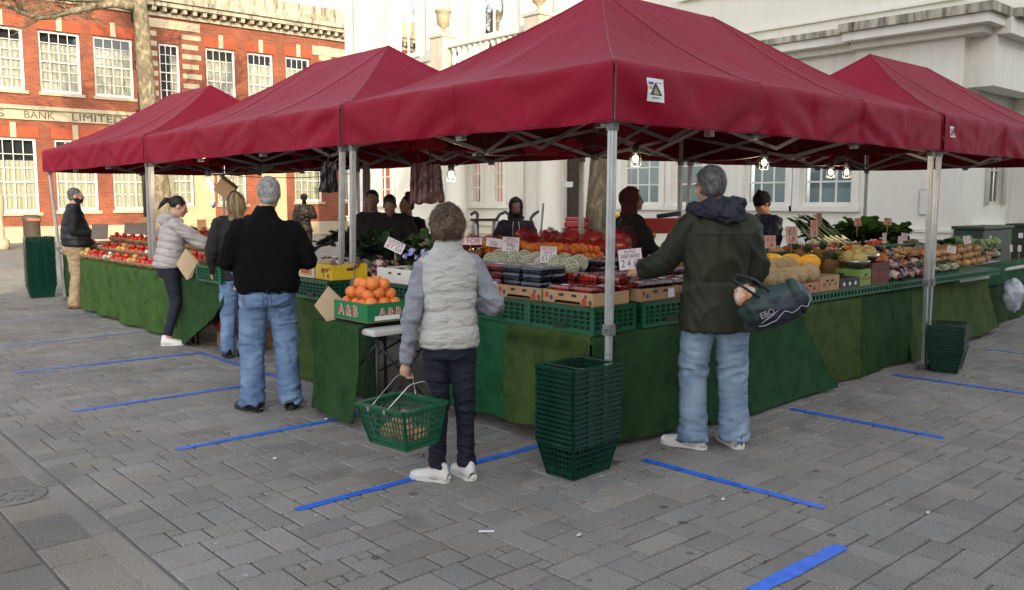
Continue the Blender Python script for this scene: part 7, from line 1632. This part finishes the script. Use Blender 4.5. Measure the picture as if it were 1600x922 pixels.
q = MB()
for y in (-.08, .07): q.tube([V((-.10, y, .10)), V((-.16, y*.6, .20)), V((-.19, y*.3, .25)), V((-.15, 0, .265)), V((-.07, y*.5, .2)), V((-.03, y, .11))], .009, 6)
q.build('handle', m_sbag2, t)
q = MB(); q.ball(V((-.15, .02, .12)), (.07, .05, .07), 14, 10, fn=lambda d: 1+.25*noise.noise(d*3)); o = q.build('printed_wrapper', mat('orange_white_print', (.66, .62, .55), .5, .3, 28, col2=(.62, .20, .05))); o.matrix_basis = Mb; tag(o, 'orange and white printed wrapper sticking out of the sports bag', 'wrapper')
# ---- 4 man in beige trousers, side on at the far left
m_bkvest = mat('navy_quilting', (.008, .009, .014), .5, .2, 5, .2, 40, spec=.4, folds=.4, fsc=8, fst=(.6, .6, 3)); m_beige = mat('beige_chino', (.34, .24, .14), .85, .12, 5, .2, 200, folds=.6, fsc=6, fst=(1, 1, 2)); m_tansh = mat('tan_suede', (.20, .12, .06), .8, .15, 10); m_bkcl = mat('black_cloth', (.006, .006, .007), .85, .2, 10, .2, 100, folds=.5)
f = Fig('person', 'man in dark padded vest, face covering and beige trousers at the far left counter', (-.03, 10.50), -14, 1.79)
f.joints(dict(hc=(0, .04, 1.65), hy=0, hp=-4, sl=(-.19, -.01, 1.41), sr=(.19, -.01, 1.41), el=(-.24, .0, 1.14), er=(.25, -.02, 1.14), wl=(-.12, .24, 1.10), wr=(.15, .25, 1.10), kl=(-.10, .03, .5), kr=(.10, .0, .5), al=(-.11, .03, .09), ar=(.11, -.05, .09), fl=95, fr=86))
f.body(m_skin, .009)
f.top('sleeves', m_bkcl, [(0, 0, 1.2, .16, .12), (0, 0, 1.41, .15, .09), (0, 0, 1.45, .08, .07)], (.095, .07, .05), voxel=.013, disp=fold(.012))
f.top('vest', m_bkvest, [(0, .03, .92, .20, .19), (0, .03, .98, .215, .215), (0, .02, 1.12, .215, .20), (0, 0, 1.3, .21, .155), (0, 0, 1.4, .19, .12), (0, 0, 1.48, .10, .09), (0, .01, 1.54, .085, .08)], (.1,)*3, voxel=.013, sleeves=False, disp=lambda v, n: .012*abs(math.sin(v.z*math.pi/.11))**.5+.006*noise.noise(v*12))
f.trousers(m_beige, (.12, .095, .09, .09), (.185, .17), .98, disp=fold(.012, 12, 4, 5))
f.shoes(m_tansh, m_bksole)
q = MB(); q.ball((0, .022, -.055), (.067, .082, .062), 18, 12); mk = MB(); mk.add([f.Hm @ V(v) for v in q.v], q.f, 0, True); organic('face_covering', mk, .009, m_bkcl, f.t, smooth=2)
mb = MB(); hair_shell(mb, f.Hm, [((0, -.022, .034), (.079, .096, .088)), ((0, -.05, -.03), (.066, .055, .05))]); organic('hair', mb, .010, m_hdg, f.t, smooth=2)
# ---- 5 woman in the puffer jacket
m_puff = mat('silver_puffer', (.36, .33, .325), .5, .08, 5, .15, 60, spec=.4, folds=.35, fsc=10, fst=(.7, .7, 2)); m_navyt = mat('navy_leggings', (.006, .008, .018), .8, .15, 6, .1, 100, folds=.3)
f = Fig('person', 'dark-haired woman in pale puffer jacket reaching over the vegetables', (-.20, 6.24), -18, 1.68)
f.joints(dict(hc=(0, .08, 1.62), hy=0, hp=-22, neck=(0, .02, 1.49), sl=(-.16, .02, 1.41), sr=(.16, .02, 1.41), el=(-.17, .28, 1.20), er=(.17, .30, 1.20), wl=(-.12, .54, 1.14), wr=(.12, .58, 1.10), pel=(0, -.05, .95), hl=(-.08, -.04, .88), hr=(.08, -.04, .88), kl=(-.09, .03, .49), kr=(.09, -.0, .49), al=(-.09, .06, .09), ar=(.09, -.10, .09), fl=92, fr=85))
f.body(m_skin, .009)
pq = lambda v, n: .017*abs(math.sin((v.z+.25*v.y)*math.pi/.085))**.5+.006*noise.noise(v*14)
f.top('puffer_jacket', m_puff, [(0, -.05, .92, .185, .160), (0, -.05, .96, .188, .165), (0, -.04, 1.05, .178, .15), (0, -.02, 1.15, .178, .145), (0, .0, 1.3, .178, .14), (0, .01, 1.4, .155, .115), (0, .02, 1.47, .10, .09)], (.085, .072, .050), voxel=.011, disp=pq, extra=lambda mb: (mb.ball((0, -.07, 1.46), (.11, .075, .06), 14, 10), mb.ball((0, -.03, 1.50), (.10, .08, .045), 14, 10)))
f.trousers(m_navyt, (.095, .07, .058, .052), (.155, .14), .95, disp=fold(.006, 14, 4, 3), hem=.12)
f.shoes(m_shw, m_whsole, L_=.25)
m_hbk = hairmat('black_hair', (.008, .006, .006), (.02, .015, .013)); mb = MB(); hair_shell(mb, f.Hm, [((0, -.022, .03), (.080, .098, .09)), ((0, -.08, .03), (.05, .04, .04))])
q = MB(); q.tube([V((0, -.10, .04)), V((0, -.15, .02)), V((0, -.18, -.05)), V((0, -.19, -.12))], [.022, .034, .026, .008], 10); mb.add([f.Hm @ V(v) for v in q.v], q.f, 0, True); organic('hair', mb, .009, m_hbk, f.t, smooth=2)
# ---- 6 blonde woman and the dark head beside her
def simple(label, loc, face, H, jac, tro, hair, J={}, arms=None, hood=False, hairkind='short', skin=None, top_secs=None, shoe=None, disp=None, hatmat=None, nm='person', vox=.013):
    f = Fig(nm, label, loc, face, H); f.joints(J); f.body(skin or m_skin, .010)
    f.top('jacket', jac, top_secs or [(0, 0, .84, .185, .13), (0, 0, .9, .19, .14), (0, 0, 1.05, .18, .13), (0, 0, 1.25, .19, .13), (0, 0, 1.38, .195, .12), (0, 0, 1.43, .15, .10), (0, 0, 1.50, .08, .075)], arms or (.095, .068, .05), voxel=vox, disp=disp or fold(.012))
    f.trousers(tro, voxel=.014, disp=fold(.010, 12, 4, 3)); f.shoes(shoe or m_bksh, m_bksole)
    mb = MB()
    if hood:
        hair_shell(mb, f.Hm, [((0, -.03, .02), (.105, .125, .125)), ((0, -.03, -.08), (.10, .10, .09)), ((0, -.05, -.15), (.12, .09, .05))])
        o = organic('hood', mb, .011, hatmat or jac, f.t, lambda v, n: .008*noise.noise(v*16), 2)
        # the face opening: push the front of the hood back around the face
        Hi = f.Hm.inverted()
        for v in o.data.vertices:
            p = Hi @ v.co
            if p.y > .035 and abs(p.x) < .068 and -.12 < p.z < .085: v.co = f.Hm @ V((p.x, .035, p.z))
    elif hairkind == 'long':
        hair_shell(mb, f.Hm, [((0, -.022, .032), (.082, .10, .09)), ((0, -.055, -.06), (.085, .055, .10)), ((0, -.06, -.17), (.085, .04, .10)), ((0, -.055, -.27), (.07, .03, .07))]); h = organic('hair', mb, .010, hair, f.t, lambda v, n: .006*noise.noise(V((v.x*40, v.y*40, v.z*5))), 2)
        mb = MB(); strands(mb, f.Hm, (0, -.03, .0), (.085, .10, .12), 1200, .22, .005, lambda d, r: (r.uniform(-.1, .1), 0, -1), lambda d: d.y < .2 and d.z > -.2, SEED, lift=.0, wave=.02); mb.build('hair_strands', HM[hair.name], h)
    else:
        hair_shell(mb, f.Hm, [((0, -.022, .034), (.079, .096, .088)), ((0, -.05, -.03), (.068, .055, .05))]); organic('hair', mb, .010, hair, f.t, smooth=2)
    if hairkind == 'hat':
        mb = MB(); hair_shell(mb, f.Hm, [((0, -.015, .055), (.095, .112, .095)), ((0, -.012, .02), (.100, .116, .035)), ((0, -.02, .15), (.03, .03, .025))]); organic('knit_hat', mb, .010, hatmat, f.t, smooth=2)
    return f
m_blonde = hairmat('blonde_hair', (.16, .10, .045), (.34, .24, .13))
simple('blonde long-haired woman in dark jacket and jeans beside the man in black', (-.03, 5.0), 62, 1.68, m_bkcl, m_denim2, m_blonde, hairkind='long', J=dict(hy=12))
simple('dark-haired shopper almost hidden between the blonde woman and the grey-haired man', (.22, 5.55), 70, 1.70, m_bkcl, m_indigo, m_hbk)
# ---- 7 the three sellers in shadow
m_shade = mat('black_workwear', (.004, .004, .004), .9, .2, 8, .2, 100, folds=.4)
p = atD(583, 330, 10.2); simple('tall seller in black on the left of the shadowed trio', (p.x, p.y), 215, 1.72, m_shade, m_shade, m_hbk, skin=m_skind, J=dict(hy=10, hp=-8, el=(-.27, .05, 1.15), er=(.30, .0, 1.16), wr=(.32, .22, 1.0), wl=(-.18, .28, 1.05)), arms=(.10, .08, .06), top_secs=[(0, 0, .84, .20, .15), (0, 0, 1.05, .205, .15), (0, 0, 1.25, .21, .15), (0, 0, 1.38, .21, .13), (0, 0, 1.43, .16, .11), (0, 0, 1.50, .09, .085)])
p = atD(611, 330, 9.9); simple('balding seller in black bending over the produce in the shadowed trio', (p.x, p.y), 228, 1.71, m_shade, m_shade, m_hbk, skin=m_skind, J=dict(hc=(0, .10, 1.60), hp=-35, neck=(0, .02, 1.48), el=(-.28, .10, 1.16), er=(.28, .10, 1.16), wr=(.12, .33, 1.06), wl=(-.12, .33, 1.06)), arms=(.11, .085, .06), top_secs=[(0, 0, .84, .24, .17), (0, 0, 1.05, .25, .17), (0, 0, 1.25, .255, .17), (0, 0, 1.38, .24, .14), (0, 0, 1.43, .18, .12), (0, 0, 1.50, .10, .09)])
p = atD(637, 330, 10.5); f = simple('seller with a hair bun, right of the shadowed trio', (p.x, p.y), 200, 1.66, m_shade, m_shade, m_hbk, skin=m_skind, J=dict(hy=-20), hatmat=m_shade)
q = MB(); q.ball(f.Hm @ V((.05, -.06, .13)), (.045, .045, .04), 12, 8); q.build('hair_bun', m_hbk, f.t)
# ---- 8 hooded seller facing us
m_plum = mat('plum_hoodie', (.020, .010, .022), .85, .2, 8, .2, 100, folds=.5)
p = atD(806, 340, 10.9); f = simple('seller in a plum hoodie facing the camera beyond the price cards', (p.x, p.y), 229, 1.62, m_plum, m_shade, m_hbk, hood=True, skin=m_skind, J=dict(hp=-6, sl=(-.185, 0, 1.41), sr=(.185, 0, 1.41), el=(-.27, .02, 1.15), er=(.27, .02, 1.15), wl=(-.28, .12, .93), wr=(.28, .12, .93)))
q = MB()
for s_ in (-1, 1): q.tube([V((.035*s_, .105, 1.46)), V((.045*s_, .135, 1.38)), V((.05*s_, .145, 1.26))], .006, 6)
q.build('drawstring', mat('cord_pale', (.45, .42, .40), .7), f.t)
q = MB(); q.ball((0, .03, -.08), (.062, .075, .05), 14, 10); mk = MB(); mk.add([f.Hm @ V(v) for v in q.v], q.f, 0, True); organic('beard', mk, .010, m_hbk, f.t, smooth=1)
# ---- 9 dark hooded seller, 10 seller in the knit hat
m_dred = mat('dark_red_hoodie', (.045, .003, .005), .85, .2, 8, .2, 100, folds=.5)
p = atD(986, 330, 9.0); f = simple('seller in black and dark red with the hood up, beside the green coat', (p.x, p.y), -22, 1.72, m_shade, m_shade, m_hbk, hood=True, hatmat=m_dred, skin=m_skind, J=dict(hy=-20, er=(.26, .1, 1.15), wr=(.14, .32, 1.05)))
q = MB(); loft(q, [(.10, .01, .85, .105, .15), (.10, .01, 1.05, .10, .145), (.10, .01, 1.25, .105, .145), (.08, .0, 1.38, .10, .13)]); organic('red_panel', q, .013, m_dred, f.t, fold(.008), 2)
m_nvp = mat('navy_parka', (.010, .016, .045), .6, .2, 6, .2, 100, folds=.5)
p = atD(1196, 340, 9.9); simple('seller in navy coat and black knitted hat looking down at the fruit', (p.x, p.y), 165, 1.70, m_nvp, m_shade, m_hbk, hairkind='hat', hatmat=mat('black_knit', (.005, .006, .007), .95, .1, 60, .5, 80), skin=m_skin, J=dict(hc=(0, .06, 1.63), hp=-28, el=(-.24, .08, 1.14), er=(.24, .08, 1.14), wl=(-.08, .3, 1.05), wr=(.08, .3, 1.05)))
# ---- bronze statue
m_brz = mat('dark_bronze', (.05, .035, .022), .4, .3, 10, .3, 30, metal=.7)
p = atD(476, 340, 22.5); f = Fig('statue', 'dark bronze statue of a capped figure in front of the bank', (p.x, p.y), 235, 1.78)
f.joints(dict(el=(-.26, .02, 1.17), wl=(-.05, .18, 1.22), er=(.25, .0, 1.14), wr=(.16, .2, 1.0))); f.body(m_brz, .012, eyes=False)
f.top('tunic', m_brz, [(0, 0, .78, .20, .15), (0, 0, 1.0, .16, .12), (0, 0, 1.25, .18, .13), (0, 0, 1.4, .17, .11), (0, 0, 1.48, .09, .08)], (.09, .065, .05), voxel=.015, disp=fold(.014)); f.trousers(m_brz, voxel=.015)
mb = MB(); hair_shell(mb, f.Hm, [((0, -.01, .05), (.10, .115, .07)), ((0, .02, .03), (.11, .13, .02))]); organic('cap', mb, .013, m_brz, f.t, smooth=2)
q = MB(); q.bx((-.4, -.4, -.0), (.4, .4, .02)); q.build('base_plate', m_stone, f.t)
